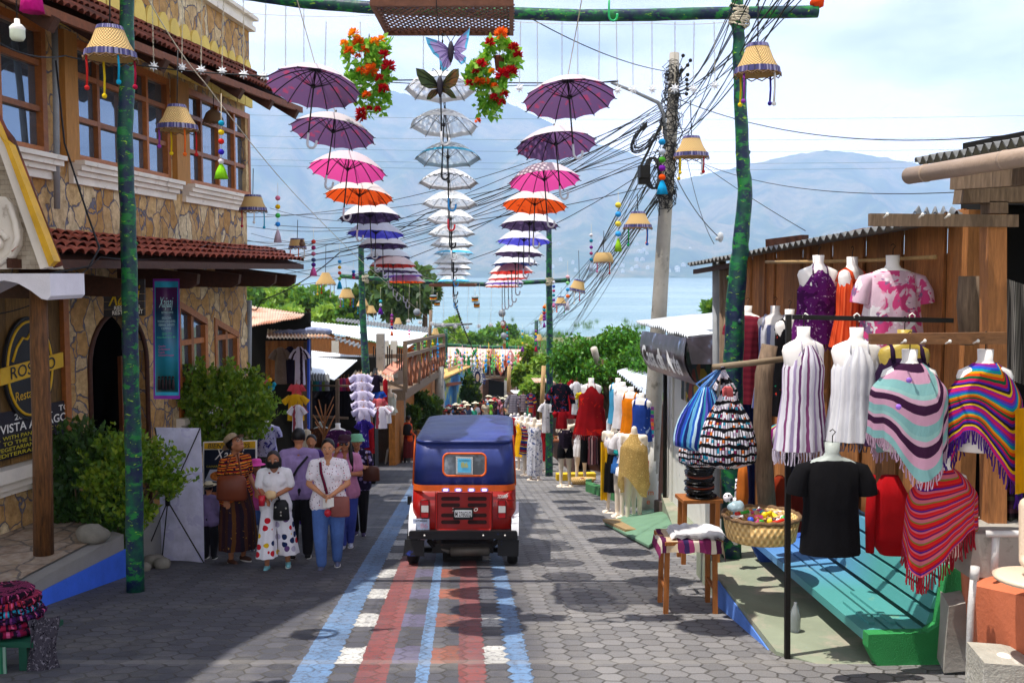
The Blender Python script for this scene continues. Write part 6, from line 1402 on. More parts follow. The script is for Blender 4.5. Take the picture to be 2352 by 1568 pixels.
for sg,xa,xb in((-1,937,975),(1,1152,1190)):
 xf=cx+sg*127*s_
 m=MB();m.grid(lambda i,j:V((xf-sg*.09*i,TD+.30-.36*cos(pi*j),zt(1236)+.05+.33*sin(pi*j))),3,14);m.grid(lambda i,j:V((xf,TD+.30-(.36-.1*i)*cos(pi*j),zt(1236)+.05+(.33-.1*i)*sin(pi*j))),2,14);build('fender',m,plain('white_fender','e8e8ec',.3),TK)
 xw=P((948 if sg<0 else 1177),1290,TD+.1).x;m=MB();rw=.235;zc=gz(TD+.2)+rw
 Q=Matrix.Rotation(pi/2,3,'Y');m.lathe(V((xw,TD+.22,zc)),[(rw*.55,-.06),(rw*.9,-.065),(rw,-.04),(rw,.04),(rw*.9,.065),(rw*.55,.06)],28,Q);wl=build('wheel',m,plain('black_rubber','131313',.8,.2,20),TK);ORG[wl.name]=ORG[TK.name]
 m=MB();m.lathe(V((xw,TD+.22,zc)),[(.001,-.03),(rw*.55,-.05),(rw*.56,.05),(.001,.03)],20,Q);build('rim',m,plain('grey_rim','6a6a6e',.4,metallic=.5),wl)
 fx=(926,975)if sg<0 else(1143,1192)
 m=MB();m.prism([P(fx[0]+(4 if sg<0 else 0),1238,TD-.03),P(fx[1],1240,TD-.03),P(fx[1]-1,1277,TD-.06),P(fx[0],1276,TD-.06)],(0,.012,0));build('mud_flap',m,plain('black_mudflap','121214',.6,.2,6,dirt=('2540a8',5,.6)if sg<0 else None),TK)
m=MB();m.tube([P(965,1262,TD+.2),P(1165,1262,TD+.2)],.035,8);m.box(P(1065,1246,TD+.3),(.75,.5,.12));m.beam(P(985,1240,TD),P(1000,1256,TD+.1),.05);m.beam(P(1145,1240,TD),P(1125,1256,TD+.1),.05)
m.box(P(1065,1262,TD+.7),(.5,.6,.2));build('chassis',m,BLKM,TK)
m=MB();m.tube([P(1008,1240,TD+.1),P(1010,1258,TD+.08),P(1030,1265,TD+.07),P(1034,1265,TD+.07)],.03,8);m.tube([P(1034,1265,TD+.07),P(1036,1265,TD+.07),P(1122,1264,TD+.07),P(1126,1264,TD+.07)],[.03,.062,.062,.03],14);build('exhaust',m,plain('rusty_exhaust','5a544c',.5,.2,metallic=.4),TK)
m=MB();rw=.235;zc=gz(TD+2.3)+rw;m.lathe(V((cx,TD+2.35,zc)),[(rw*.5,-.05),(rw,-.04),(rw,.04),(rw*.5,.05)],22,Matrix.Rotation(pi/2,3,'Y'));build('wheel',m,plain('black_rubber','131313',.8,.2,20),TK)
m=MB();m.box(P(941,1148,TD+.3),(.05,.06,.1));m.box(V((cx,TD+1.3,zt(1180))),(1.0,.5,.3));build('side_mirror',m,BLKM,TK)
SKM=plain('mannequin_plastic','ecdcc8',.35,.05,3,.05,10);WHM=plain('white_mannequin_plastic','efe9e4',.3,.04,3,.05,10);BEI=plain('beige_mannequin_plastic','e0c8ae',.35,.05)
def xform(mb,c,yaw,s=1,rx=0,ry=0):
 Q=Matrix.Rotation(yaw,3,'Z')@Matrix.Rotation(rx,3,'X')@Matrix.Rotation(ry,3,'Y')
 mb.v=[V(c)+Q@(p*s)for p in mb.v];return mb
TOR=[(0,0,0,.001,.001),(0,0,0,.052,.048),(0,0,-.07,.047,.047),(0,0,-.095,.062,.055),(0,0,-.115,.12,.065),(0,0,-.14,.175,.07),(0,0,-.18,.19,.075),(0,-.01,-.28,.165,.105),(0,-.005,-.36,.148,.095),(0,0,-.50,.122,.082),(0,0,-.62,.155,.10),(0,0,-.68,.16,.105)]
def torso(form='w'):
 m=MB();m.loft(TOR,24,0);return m
def hemfringe(pts,ln,r,step=1):
 m=MB()
 for i in range(0,len(pts),step):
  q=pts[i];m.tube([q,q+V((U(-.006,.006),U(-.006,.006),-ln*.5)),q+V((U(-.012,.012),U(-.01,.01),-ln*U(.8,1.1)))],r,4,False)
 return m
def garment(kind,L,w=1.0,flare=1.15,n=56,wav=.035,wn=11,side=0):
 m=MB();ph=U(0,6)
 if kind in('tank','halter'):
  if kind=='tank':secs=[(0,-.005,-.20,.155,.095),(0,-.008,-.24,.168,.108)]
  else:secs=[(0,-.02,-.135,.06,.05),(0,-.015,-.20,.115,.09),(0,-.01,-.25,.15,.105)]
  secs+=[(0,-.008,-.32,.172*w,.118,.4),(0,-.004,-.5,.165*w,.11,.8),(0,0,-(.5+L)/2,.18*w*flare**.5,.125*flare**.5,1),(0,0,-L,.19*w*flare,.135*flare,1.5)]
  m.loft(secs,n,wav,wn,False,ph)
  for sx in(-1,1):
   if kind=='tank':m.tube([V((sx*.11,-.09,-.22)),V((sx*.105,-.055,-.14)),V((sx*.10,0,-.105)),V((sx*.105,.055,-.14)),V((sx*.11,.085,-.22))],.016,6)
   else:m.tube([V((sx*.07,-.085,-.19)),V((sx*.062,-.05,-.11)),V((sx*.045,0,-.075)),V((0,.05,-.085))],.007,5)
 elif kind=='tee':
  secs=[(0,-.01,-.115,.085,.06),(0,-.005,-.125,.13,.075),(0,0,-.150,.19,.088),(0,-.01,-.28,.19,.12),(0,0,-.45,.175*w,.112,.7),(0,0,-L,.185*w*flare,.12*flare,1.3)]
  m.loft(secs,n,wav,wn,False,ph)
  for sx in(-1,1):m.tube([V((sx*.13,0,-.165)),V((sx*.20,0,-.195)),V((sx*.235,-.01,-.28)),V((sx*.248,-.01,-.36))],[.042,.062,.070,.070],14,False)
 elif kind=='longsleeve':
  secs=[(0,-.01,-.115,.085,.06),(0,-.005,-.125,.13,.075),(0,0,-.150,.19,.088),(0,-.01,-.28,.19,.12),(0,0,-.45,.175*w,.112,.7),(0,0,-L,.185*w*flare,.12*flare,1.3)]
  m.loft(secs,n,wav,wn,False,ph)
  for sx in(-1,1):m.tube([V((sx*.13,0,-.165)),V((sx*.21,0,-.22)),V((sx*.27,0,-.42)),V((sx*.25,-.05,-.62))],[.045,.07,.065,.05],14,False)
 return m
def poncho(D0,D1,a0,R0=.30,skew=0,n=96,neck=.085):
 m=MB()
 def fn(i,j):
  a=2*pi*i;k=abs(cos(a-a0))**3;D=D0+D1*k*(1 if cos(a-a0)>0 else .55);v=j
  r=neck+(R0+.03*k-neck)*(1-(1-min(1,v*2.4))**2)*(1+(.10*sin(a*6+2)+.05*sin(a*13+1))*v**1.3)
  z=-.09-.055*min(1,v*5)-D*max(0,v)**1.15
  return V((r*cos(a)*1.0,r*sin(a)*(.50+.1*v)-.01,z+.02*sin(a*5)*v))
 m.grid(fn,n,30,True);m.uv=[(u,v*.9+.34*max(0,cos(2*pi*u-.5))**1.0*(1-v*.3))for u,v in m.uv];hem=[fn(i/(n*2),1)for i in range(n*2)];return m,hem
def hanger_form(px,py,d,kind,L,mat,label,yaw=0,form=WHM,w=1,flare=1.15,grp='tops hung on mannequin torsos at the right stall',hooktop=None,fringe=0,fr_mat=None,cut=None,wav=.035,wn=11,extra=None,s=1.0):
 T_=thing('display_torso',label,'mannequin',P(px,py,d),grp);c=P(px,py,d)
 build('torso_form',xform(torso(),c,yaw,s),form,T_)
 g=garment(kind,L/s,w,flare,wav=wav,wn=wn);g_=xform(g,c,yaw,s);build('garment',g_,mat,T_)
 if fringe:
  hem=[V((.19*w*flare*cos(a)*(1+wav*1.5*sin(wn*a)),.135*flare*sin(a)*(1+wav*1.5*sin(wn*a)),-L/s))for a in[2*pi*i/60 for i in range(60)]]
  build('fringe',xform(hemfringe(hem,fringe,.005),c,yaw,s),fr_mat or mat,T_)
 m=MB();m.tube([V((0,0,-.01)),V((0,0,.05)),V((.02,0,.075)),V((.0,0,.095)),V((-.02,0,.08))],.004,5);build('hook',xform(m,c,yaw),BLKM,T_)
 return T_
purp=cloth('purple_ikat','6a1f70',pat=[('d8b8d8',34,.62),('4a1550',9,.55)]);ora=cloth('orange_knit','e85028',stripes=['e8562c','e04c24','f06a3c','c83c1c'],axis='u',scale=14)
tied=cloth('pink_tie_dye','e8c8d8',pat=[('d84a86',5.5,.49),('8a6a90',6.2,.58),('f4eef2',7,.58)]);mar=cloth('maroon_knit','8a2a3c',stripes=['8a2a3c','7a2234'],axis='v',scale=14)
wbl=cloth('white_blue_stripe','e0e0ea',stripes=['e0e0ea','e4e4ec','5a62a0','e0e0ea','e0e0ea','8088b8'],axis='u',scale=4);blk=cloth('black_cotton','0c0b0e',transl=0)
wps=cloth('white_purple_stripe','e8e4ee',stripes=['ece8f0','e8e4ee','8a4a78','e8e4ee','f0ecf4','b8a4c8','ece8f0','6a3a68'],axis='u',scale=6)
wdt=cloth('white_dotted','ecebee',stripes=['f0eff2','e8e7ec','d8d8e0','f0eff2','f0eff2','dcdce4'],axis='u',scale=8,pat=('2c3050',42,.72))
hanger_form(1880,586,9.1,'halter',.80,purp,'purple ikat halter top with fringe on a white torso, left of the orange top',fringe=.07,wav=.06,w=1.1)
hanger_form(1958,590,8.9,'tank',.80,ora,'orange striped knit top on a white torso between the purple and tie dye tops',yaw=.7,w=1.05,wn=16)
hanger_form(2051,586,8.4,'tee',.80,tied,'white and pink tie dye blouse on a white torso, upper row right',w=1.25,flare=1.1,s=1.12)
hanger_form(1718,702,11.4,'tee',1.12,mar,'long maroon knit dress on a white torso beside the green pole',w=.9,flare=1,yaw=-.6,s=.95)
hanger_form(1781,702,10.6,'tank',1.10,wbl,'white and blue striped top on a white torso left of the rack',yaw=-.5,flare=1.2)
hanger_form(1814,710,10.3,'tank',1.1,cloth('black_bird_print','121014',pat=[('d84030',12,.68),('20a878',13,.7),('e0b030',15,.73)]),'black top with bright print on a white torso behind the rack',yaw=.5)
hanger_form(1846,750,7.5,'halter',.93,wps,'white halter top with purple stripes and tassel fringe, left on the rack',yaw=.4,fringe=.10,wav=.06,wn=13,flare=1.12,w=1.0)
hanger_form(1968,752,7.45,'halter',.85,wdt,'white halter top with small dark marks and fringe, middle of the black rack',fringe=.07,fr_mat=cloth('dark_fringe','5a5668'),wav=.06,wn=14,flare=1.1,w=1.05)
T_=hanger_form(1912,1016,6.95,'tee',.79,blk,'plain black t-shirt seen from behind on a grey torso, hanging over the bench',w=1.08,flare=1.05,form=plain('grey_torso','9aa09a',.5),wav=.015,s=1.02)
hanger_form(2078,757,7.2,'tank',.85,cloth('plum_cotton','2e1a38'),'dark plum top on a golden torso half hidden behind the nail plank',form=plain('gold_torso','a8903c',.4),w=1.2)
STR1=cloth('poncho_soft_stripe','c8a0b8',stripes=['3a1a38','3a1a38','c898b0','c898b0','80b0b0','80b0b0','90bcb8','c8a0b4'],axis='v',scale=3.0)
RAIN=cloth('rainbow_weave','c02060',stripes=['d82060','7a30a8','3060d0','18a0a0','e8a010','e05018','18603a','c01858','4828a0','2a2030','e8c020','b02090'],axis='v',scale=3.4)
REDS=cloth('red_weave','d02028',stripes=['d82028','e03030','7a1a5a','d86878','c87080','8a7a30','d82028','e02a20','b81830','5a2080','d86878'],axis='v',scale=5.5)
def poncho_t(px,py,d,mat,D0,D1,a0,label,yaw=0,R0=.3,fm=None,button=None,fl=.1):
 T_=thing('poncho_torso',label,'mannequin',P(px,py,d),'ponchos hung on white torsos at the right stall');c=P(px,py,d)
 build('torso_form',xform(torso(),c,yaw),WHM,T_)
 m,hem=poncho(D0,D1,a0,R0);build('poncho',xform(m,c,yaw),mat,T_)
 build('fringe',xform(hemfringe([h for h in hem if True],fl,.005,2),c,yaw),fm or mat,T_)
 m=MB();m.tube([V((0,0,-.01)),V((0,0,.07)),V((.02,0,.1)),V((0,0,.12)),V((-.02,0,.1))],.004,5);build('hook',xform(m,c,yaw),BLKM,T_)
 if button:
  for(bx,by)in button:q=P(bx,by,d-.24);m=MB();m.lathe(q,[(.001,-.004),(.018,-.004),(.018,.004),(.001,.004)],14,Matrix.Rotation(pi/2,3,'X'));build('button',m,plain('violet_button','9a6ad0',.3),T_)
 return T_
poncho_t(2090,802,6.6,STR1,.42,.28,-pi/2+.25,'pink, teal and plum striped poncho with violet buttons',R0=.25,button=((2088,873),(2064,934)),fm=cloth('pale_fringe','b898ac'),fl=.07)
poncho_t(2264,802,6.6,RAIN,.40,.42,-pi/2+.9,'rainbow striped poncho on a white torso hanging right of the pink and teal one',R0=.23,fm=cloth('purple_fringe','4a2080'),fl=.09)
poncho_t(2166,1046,6.7,REDS,.36,.30,-pi/2-.9,'red and pink striped poncho with long fringe over the end of the bench',R0=.25,yaw=.2,fm=cloth('red_fringe','a02030'),fl=.13)
m=MB();c=P(2045,1092,7.15);m.loft([(c.x,c.y,c.z,.06,.05),(c.x,c.y,c.z-.15,.14,.07),(c.x+.02,c.y,c.z-.45,.17,.09),(c.x+.04,c.y,c.z-.58,.10,.06)],30,.05,5);m.tube([P(2003,1090,7.1),P(2000,1180,7.1),P(1998,1268,7.1)],[.025,.04,.03],10);solo('red_wrap_skirt',m,cloth('deep_red_cloth','b01018'),'plain deep red wrap hanging behind the striped poncho','garment')
RK=thing('clothes_rack','black square tube clothes rack post and bar on the raised pavement','rack',P(1808,1526,7.62))
m=MB();q=P(1808,1526,7.62);m.beam(q,V((P(1814,724,7.62).x-.01,7.62,P(1814,722,7.62).z)),.04);build('post',m,BLKM,RK)
m=MB();m.beam(P(1820,728,7.62),P(2189,736,7.5),.035);build('top_bar',m,BLKM,RK)
m=MB();m.beam(P(1900,987,8.3),P(2050,990,7.9),.04);build('lower_bar',m,BLKM,RK)
m=MB();m.box(q+V((0,0,.01)),(.1,.1,.02));build('foot_plate',m,BLKM,RK)
for i,(x,dd)in enumerate(((1850,7.6),(1968,7.56),(2095,7.52))):
 m=MB();q=P(x,730,dd);m.tube([q+V((.02,0,-.03)),q+V((.02,0,.02)),q+V((0,0,.035)),q+V((-.02,0,.02))]+[q+V((-.02,0,-.0))],.006,5);solo('hook_hanger',m,WHT,'white plastic hook on the black rack bar, '+ordn[i]+' from the left','hook','white hooks on the rack bar')
m=MB();m.tube([P(1762,1165,9.3),P(1750,1000,9.3),P(1755,860,9.3),P(1768,792,9.3)],[.085,.085,.085,.075],14);solo('weathered_post',m,W_GREY,'thick weathered grey wooden post behind the toy basket','post')
m=MB();m.tube([P(1638,843,8.9),P(1720,834,9.0),P(1808,823,9.1)],.028,10);solo('bamboo_pole',m,wood('pale_bamboo','8a7a64',(1,8,8),.3),'grey bamboo pole from which the woven bags hang','pole')
def lerp3(a,b,t):return a.lerp(b,t)
t=NT('bench_paint');co=t.coord();s=t.sep(co);g=t.math('MULTIPLY_ADD',s[1],.42,.35)
bc=t.ramp(g,[(.0,hx('4c9490')),(.3,hx('4a908e')),(.75,hx('5a8cc0')),(1,hx('3f70b8'))]);bc=t.mix(t.ramp(t.noise(co,3.5,6,.7),[(.62,(0,0,0)),(.72,(.45,.45,.45))]),bc,hx('a0b070'))
BEN=t.fin(t.bsdf(bc,.55,0,.4,t.bump(t.noise(co,25,4),.25,.01)))
BN_=thing('painted_bench','long concrete bench painted blue fading to teal with a green end, on the right pavement','bench',V((2.9,8.6,-3.0)))
nd=7.5;fd=10.2
u_=V((P(1745,1262,9.95).x-P(1982,1447,nd).x,9.95-nd,0)).normalized();q0=P(1982,1447,nd);sz=q0.z;v_=V((u_.y,-u_.x,0));LB=2.65
prof_s=[(-.02,sz-.03),(0,sz),(.48,sz),(.56,sz+.10),(.66,-2.20),(.72,-2.22),(.70,sz-.02),(.62,-3.0),(.18,-3.04),(.06,sz-.12)]
m=MB()
for a,b in((0,.2),(.225,.32),(.345,.49)):m.prism([q0+v_*a+V((0,0,-.07)),q0+v_*b+V((0,0,-.07)),q0+v_*b,q0+v_*a],u_*LB)
build('seat',m,BEN,BN_)
m=MB()
for k in range(4):
 z0=.03+k*.125;h=.095;o=.50+.035*k;m.prism([q0+v_*o+V((0,0,z0)),q0+v_*(o+.06)+V((0,0,z0)),q0+v_*(o+.09)+V((0,0,z0+h)),q0+v_*(o+.03)+V((0,0,z0+h))],u_*LB)
m.prism([q0+v_*.58+V((0,0,-.1)),q0+v_*.7+V((0,0,-.1)),q0+v_*.74+V((0,0,.5)),q0+v_*.67+V((0,0,.5))],u_*LB);build('backrest',m,BEN,BN_)
GRN=plain('green_bench_paint','2c8a48',.75,.12,4,.8,90)
for k,(o,mt)in enumerate(((-.10,GRN),(LB,plain('dark_blue_bench_paint','2a4a9a',.7)))):
 m=MB();qq=q0+u_*o;pr=[(0,-.10),(0,.004),(.47,.004),(.55,.06),(.62,.5),(.77,.5),(.72,-.36),(.16,-.40)]
 m.prism([qq+v_*a+V((0,0,b))for a,b in pr],u_*.10);build('end_support',m,mt,BN_)
m=MB()
for o,w_ in((.10,.5),(.27,.75)):m.prism([q0+v_*o+u_*.12+V((0,0,.001)),q0+v_*(o+.05)+u_*.12+V((0,0,.001)),q0+v_*(o+.05)+u_*(.12+w_)+V((0,0,.001)),q0+v_*o+u_*(.12+w_)+V((0,0,.001))],(0,0,.02))
build('raised_strip',m,BEN,BN_)
m=MB();q=P(2095,1365,8.0);q.z=sz+.004;m.box(q,(.07,.05,.004),.3);solo('paper_scrap',m,WHT,'small white scrap of paper lying on the bench seat','paper')
m=MB();q=P(1827,1396,8.15);q.z=-3.0;m.lathe(q,[(.001,0),(.042,0),(.045,.02),(.043,.07),(.046,.1),(.043,.15),(.03,.20),(.014,.23),(.014,.25),(.001,.25)],16);t=NT('clear_plastic');
solo('plastic_bottle',m,t.fin(t.bsdf((.35,.38,.4),.15,0,.6,None,Transmission_Weight=.6)),'clear crushed plastic bottle standing under the bench','bottle')
BK=thing('toy_basket','wide round wicker basket full of small colourful toys on the far end of the bench','basket',P(1748,1235,8.75));c=P(1748,1196,8.75);rb=88*8.75/F
m=MB();m.lathe(c,[(rb*.001,-.16),(rb*.86,-.16),(rb*.9,-.15),(rb,.05),(rb*.95,.05),(rb*.86,-.05),(.001,-.05)],48);build('wicker_body',m,BASK,BK)
m=MB();m.tube([c+V((rb*cos(a),rb*sin(a),.055+.006*sin(a*20)))for a in[2*pi*i/72 for i in range(73)]],.018,7);build('rim',m,BASK_D,BK)
tc_=['3aa838','d83020','2a50c8','f0d020','f4f0ea','8a4a2a','c8a070','40b0d0','e8e4e0','4a2a1a','e07830','d8c8b8','c04080','e8e4e0','c8a070']
for k in range(52):
 a=U(0,6.28);r=rb*.8*sqrt(R());q=c+V((r*cos(a),r*sin(a),.01+.05*(1-r/rb)));col=plain('toy_'+tc_[k%15],tc_[k%15],.4,.05);m=MB();g_=k%4
 if g_==0:m.box(q,(.07,.04,.03),U(0,3),U(-.5,.5),U(-.5,.5));lb='block'
 elif g_==1:m.ball(q,.032,10)
 elif g_==2:m.tube([q+V((-.05,U(-.03,.03),0)),q+V((.05,U(-.03,.03),.02))],[.012,.018],8)
 else:m.lathe(q,[(.001,-.02),(.02,-.01),(.03,.015),(.012,.03),(.008,.05),(.001,.05)],10,Matrix.Rotation(U(0,3),3,'X'))
 solo('small_toy',m,col,'small colourful toy lying in the wide wicker basket','toy','toys in the wicker basket')
m=MB();q=P(1690,1165,8.6);m.v=[];m.ball(q,.07,14,(1.1,.8,.8));m.v=[p+V((1,1,1))*.03*mnoise.noise(p*14)for p in m.v];solo('wrapped_toy',m,plain('toy_foil','9ab0b8',.3,.5,9),'plastic wrapped bunch of toys at the left rim of the wicker basket','toy')
m=MB();c2=P(2135,1152,8.7);m.lathe(c2,[(.001,-.06),(.11,-.06),(.14,.04),(.13,.04),(.001,0)],28);solo('small_basket',m,BASK,'small wicker basket on the bench behind the black t-shirt','basket')
def bag(px,py0,py1,d,rx,mat,label,lean=0):
 T_=thing('woven_bag',label,'bag',P(px,py1,d),'woven cloth bags hanging from the bamboo pole');a=P(px+lean*.2,py0,d);b=P(px,py1,d);s=d/F;L_=a.z-b.z;m=MB()
 bx=b.x-lean*s;secs=[]
 for k in range(13):
  t_=k/12;r=rx*s*(.16+.84*sin(pi*min(1,t_*.60+.04))**1.1)if t_<.92 else rx*s*(.7 if t_<.97 else .3);secs.append((a.x+(bx-a.x)*t_**1.2,a.y,a.z-L_*t_,r,r*.55,min(1,t_*3 if t_<.3 else 1.2-t_*.9)))
 m.loft(secs,64,.10,14,True);build('bag_body',m,mat,T_)
 m=MB()
 for k in range(7):m.tube([P(1660+U(-3,3),842,d),a+V((U(-.08,.08),U(-.05,.05),.03-.01*k)),V((a.x+(bx-a.x)*.2,a.y,a.z-L_*.2))+V((U(-.08,.08),U(-.06,.0),0))],.011,5)
 build('drawstring',m,mat,T_)
BLS=cloth('blue_stripe_weave','2858b0',stripes=['2a4ab0','3a8ac8','1c2c70','70b8e0','2a60c0','b8d8e8','243a90','3a9ab8','5a58b8','1c2c70'],axis='u',scale=5,transl=.1)
def brick_cloth(name):
 t=NT(name);uv=t.coord('UV');br=t.n('ShaderNodeTexBrick');t.l(t.mapping(uv,scale=(60,30,1)),br.inputs[0]);s=t.sep(uv)
 w_=t.n('ShaderNodeTexWhiteNoise',noise_dimensions='2D');f=t.n('ShaderNodeVectorMath',operation='FLOOR');t.l(t.mapping(uv,scale=(60,22,1)),f.inputs[0]);t.l(f.outputs[0],w_.inputs[0])
 col=t.ramp(w_.outputs[0],[(0,hx('e0dce4')),(.45,hx('b8a8c0')),(.6,hx('2890b0')),(.68,hx('e0dce4')),(.86,hx('8a2a5a')),(.93,hx('d07030'))],'CONSTANT')
 band=t.math('GREATER_THAN',t.math('FRACT',t.math('ADD',t.math('MULTIPLY',s[1],9),t.math('MULTIPLY',t.noise(t.coord(),9,2),1.2))),.62);bu=t.math('GREATER_THAN',t.math('FRACT',t.math('MULTIPLY',s[0],60)),.7)
 col=t.mix(t.math('MAXIMUM',band,bu),col,hx('0e0c12'));return t.fin(t.bsdf(col,.9,0,.15,t.bump(t.noise(t.coord(),50,3),.4,.01)))
BWV=brick_cloth('black_white_weave')
bag(1612,960,1072,9.15,52,BWV,'dark woven bag hanging lowest behind the blue striped one',0)
bag(1618,888,1034,8.95,58,BLS,'blue and white striped woven bag hanging from the bamboo pole',16)
bag(1672,900,1076,8.8,64,BWV,'black and white patchwork woven bag hanging right of the blue one',0)
m=MB()
for k in range(5):q=P(1666+k*3,893,8.7);m.tube([q+V((-.025,.02*k-.04,-.06)),q+V((-.02,0,.0)),q+V((0,0,.02)),q+V((.015,0,.0)),q+V((.02,0,-.07))],.007,6)
solo('coral_cord',m,ccol('e07070'),'coral pink cord knot on top of the hanging woven bags','cord')
def stool(px,py,d,w_,h,label,mat,cloth_=None):
 T_=thing('wooden_stool',label,'stool',P(px,py,d));c=P(px,py,d);z0=c.z;z1=z0+h
 m=MB();m.box(V((c.x,d,z1-.0)),(w_,w_*.8,.035),.1);build('seat',m,mat,T_)
 for sx in(-1,1):
  for sy in(-1,1):m=MB();m.beam(V((c.x+sx*w_*.42,d+sy*w_*.33,z0)),V((c.x+sx*w_*.40,d+sy*w_*.31,z1-.018)),.045);build('leg',m,mat,T_)
 m=MB()
 for sx in(-1,1):m.beam(V((c.x+sx*w_*.41,d-w_*.3,z0+h*.35)),V((c.x+sx*w_*.41,d+w_*.3,z0+h*.35)),.03)
 for sy in():m.beam(V((c.x-w_*.38,d+sy*w_*.32,z0+h*.35)),V((c.x+w_*.38,d+sy*w_*.32,z0+h*.35)),.03);m.beam(V((c.x-w_*.38,d+sy*w_*.32,z1-.06)),V((c.x+w_*.38,d+sy*w_*.32,z1-.06)),.06,.02)
 build('stretcher',m,mat,T_);return c,z1
OAK=wood('stool_wood','a0622c',(8,8,1),.3)
c,z1=stool(1603,1286,10.3,.42,.66,'wooden stool carrying the stack of black plates',OAK)
for k in range(17):
 m=MB();r=.15+U(-.006,.008);q=V((c.x+U(-.02,.02)+.01,c.y+U(-.02,.02),z1+.02+k*.0225));m.lathe(q,[(.001,0),(r*.7,.002),(r,.018),(r,.024),(r*.7,.008),(.001,.006)],32,Matrix.Rotation(U(-.04,.04),3,'X'));
 solo('plate',m,plain('glazed_black' if k not in(4,9,16)else 'glazed_rust','100d0e' if k not in(4,9,16)else 'b04a28',.25,.3),'round black plate in the stack on the wooden stool' if k not in(4,9,16)else['lowest','middle','topmost'][(4,9,16).index(k)]+' rust coloured plate in the stack on the wooden stool','plate','plates stacked on the stool')
m=MB();q=V((c.x+.0,c.y-.05,z1+.46));m.box(q,(.12,.01,.10),.1,-.3);solo('price_card',m,plain('card','d8ceb0',.8),'blank cream card standing on the stack of plates','card')
c,z1=stool(1578,1396,9.45,.56,.70,'wooden stool under the striped textile and white shawl, by the kerb',OAK)
m=MB();PUR=cloth('plum_stripe_textile','7a2a58',stripes=['7a2a58','8a3060','e8dcc8','5a2048','d0b898','d8c4a4','7a2a58','3a2a58','9a3a6a','e0d0c0'],axis='u',scale=1.6)
def drape(i,j):
 x=(i-.5)*.82;y=(j-.5)*.66;ex=max(0,abs(x)-.285);ey=max(0,abs(y)-.235);dz=(ex**2+ey**2)**.5
 sx=(1 if x>0 else-1);sy=(1 if y>0 else-1)
 return V((c.x+sx*(min(abs(x),.285)+ex*.25),c.y+sy*(min(abs(y),.235)+ey*.2)+.015*sin(x*20)*min(1,dz*8),z1+.022-dz*(1.1+.5*max(0,x))+.006*sin(x*30)*cos(y*20)))
m.grid(drape,44,34);solo('striped_textile',m,PUR,'plum and beige striped textile draped over the nearer stool','textile')
m=MB()
for k in range(5):m.grid(lambda i,j:V((c.x-.19+.48*i+.01*k,c.y-.2+.36*j,z1+.03+.012*k+.035*abs(mnoise.noise(V((i*5,j*4,k*.3))))-(.03*(max(0,i-.85)*6)))),20,14)
solo('folded_white_shawl',m,cloth('white_lace_cloth','f2f0f2',pat=('c8c0c8',60,.66),transl=.4),'folded white lace shawl lying on the striped textile','shawl')
m=MB();a=G(1385,1200);b=G(1500,1232);
m.prism([G(1384,1205)+V((0,0,.06)),G(1436,1230)+V((0,0,.06)),G(1500,1230)+V((0,0,.06)),G(1462,1205)+V((0,0,.06))],(0,0,.04));solo('wooden_board',m,wood('board','a08860',(3,6,6),.3),'flat pale wooden board lying on the road edge by the green ramp','board')
m=MB()
for(x,y,r)in((1672,1142,.05),(1690,1150,.04),(1694,1185,.055),(1688,1240,.035)):
 m.ball(P(x,y+0,9.9),r,10)
m.tube([P(1695,1100,9.9),P(1692,1145,9.9)],.025,8);m.tube([P(1694,1185,9.9),P(1690,1250,9.9)],.025,8);m.tube([P(1690,1150,9.9),P(1694,1185,9.9)],.035,8)
solo('plush_toy',m,dots('spotted_plush','ece8ec',['2a2030'],22,.35),'white spotted plush giraffe hanging behind the grey wooden post','plush toy')
GD=[('c8702c','orange cloth bag'),('8a3018','rust leather satchel'),('6a2018','dark red leather bag'),('3090a8','teal striped woven purse'),('c83060','pink striped woven purse'),('1c1a28','black cloth bag')]
for i,(px,py,w_,h,c_)in enumerate(((1706,1120,14,60,0),(1790,1150,34,60,1),(1830,1180,30,50,2),(1788,1000,34,26,3),(1850,1015,26,24,4),(1865,1120,20,70,5),(1822,1080,18,40,5))):
 d=9.5 if px<1850 else 9.0;q=P(px,py,d);s=d/F;m=MB();m.loft([(q.x,q.y,q.z+h*s,.03,.03),(q.x,q.y,q.z+h*s*.6,w_*s*.8,.06),(q.x,q.y,q.z-h*s*.3,w_*s,.08),(q.x,q.y,q.z-h*s*.8,w_*s*.8,.06)],28,.06,7)
 cl_=GD[c_];mt=cloth('bag_'+cl_[0],cl_[0],stripes=['18a0b0','3a50c0','c8d030','a02080','e8e0e0','2090c0']if c_==3 else(['d83070','e87098','8a2060','e8c8d0']if c_==4 else None),axis='u',scale=4);solo('hanging_bag',m,mt,cl_[1]+' hanging in the shade '+('right of' if px>1770 else 'left of')+' the grey wooden post'+(', lower one' if i==6 else ''),'bag','bags hanging behind the bench')
m=MB();m.grid(lambda i,j:P(1672+i*62,880+j*400,11.8+.04*sin(i*22)),24,6);solo('navy_curtain',m,cloth('navy_cloth','1c2450'),'long navy blue cloth hanging behind the maroon dress','cloth')
m=MB();m.grid(lambda i,j:P(1672+i*10,1060+j*220,10.9+.03*sin(i*8)),8,4);solo('blue_curtain',m,cloth('blue_curtain','2838a8'),'narrow bright blue cloth strip right of the painted pole foot','cloth')
m=MB();m.prism([P(x,y,6.6)for x,y in((2225,1325),(2500,1335),(2500,1230),(2240,1226))],(0,.5,0));solo('concrete_sink',m,CONC,'rough grey concrete wash sink at the right edge','sink')
TERR=plain('terracotta_plaster','c06a48',.8,.14,3,.4,30);
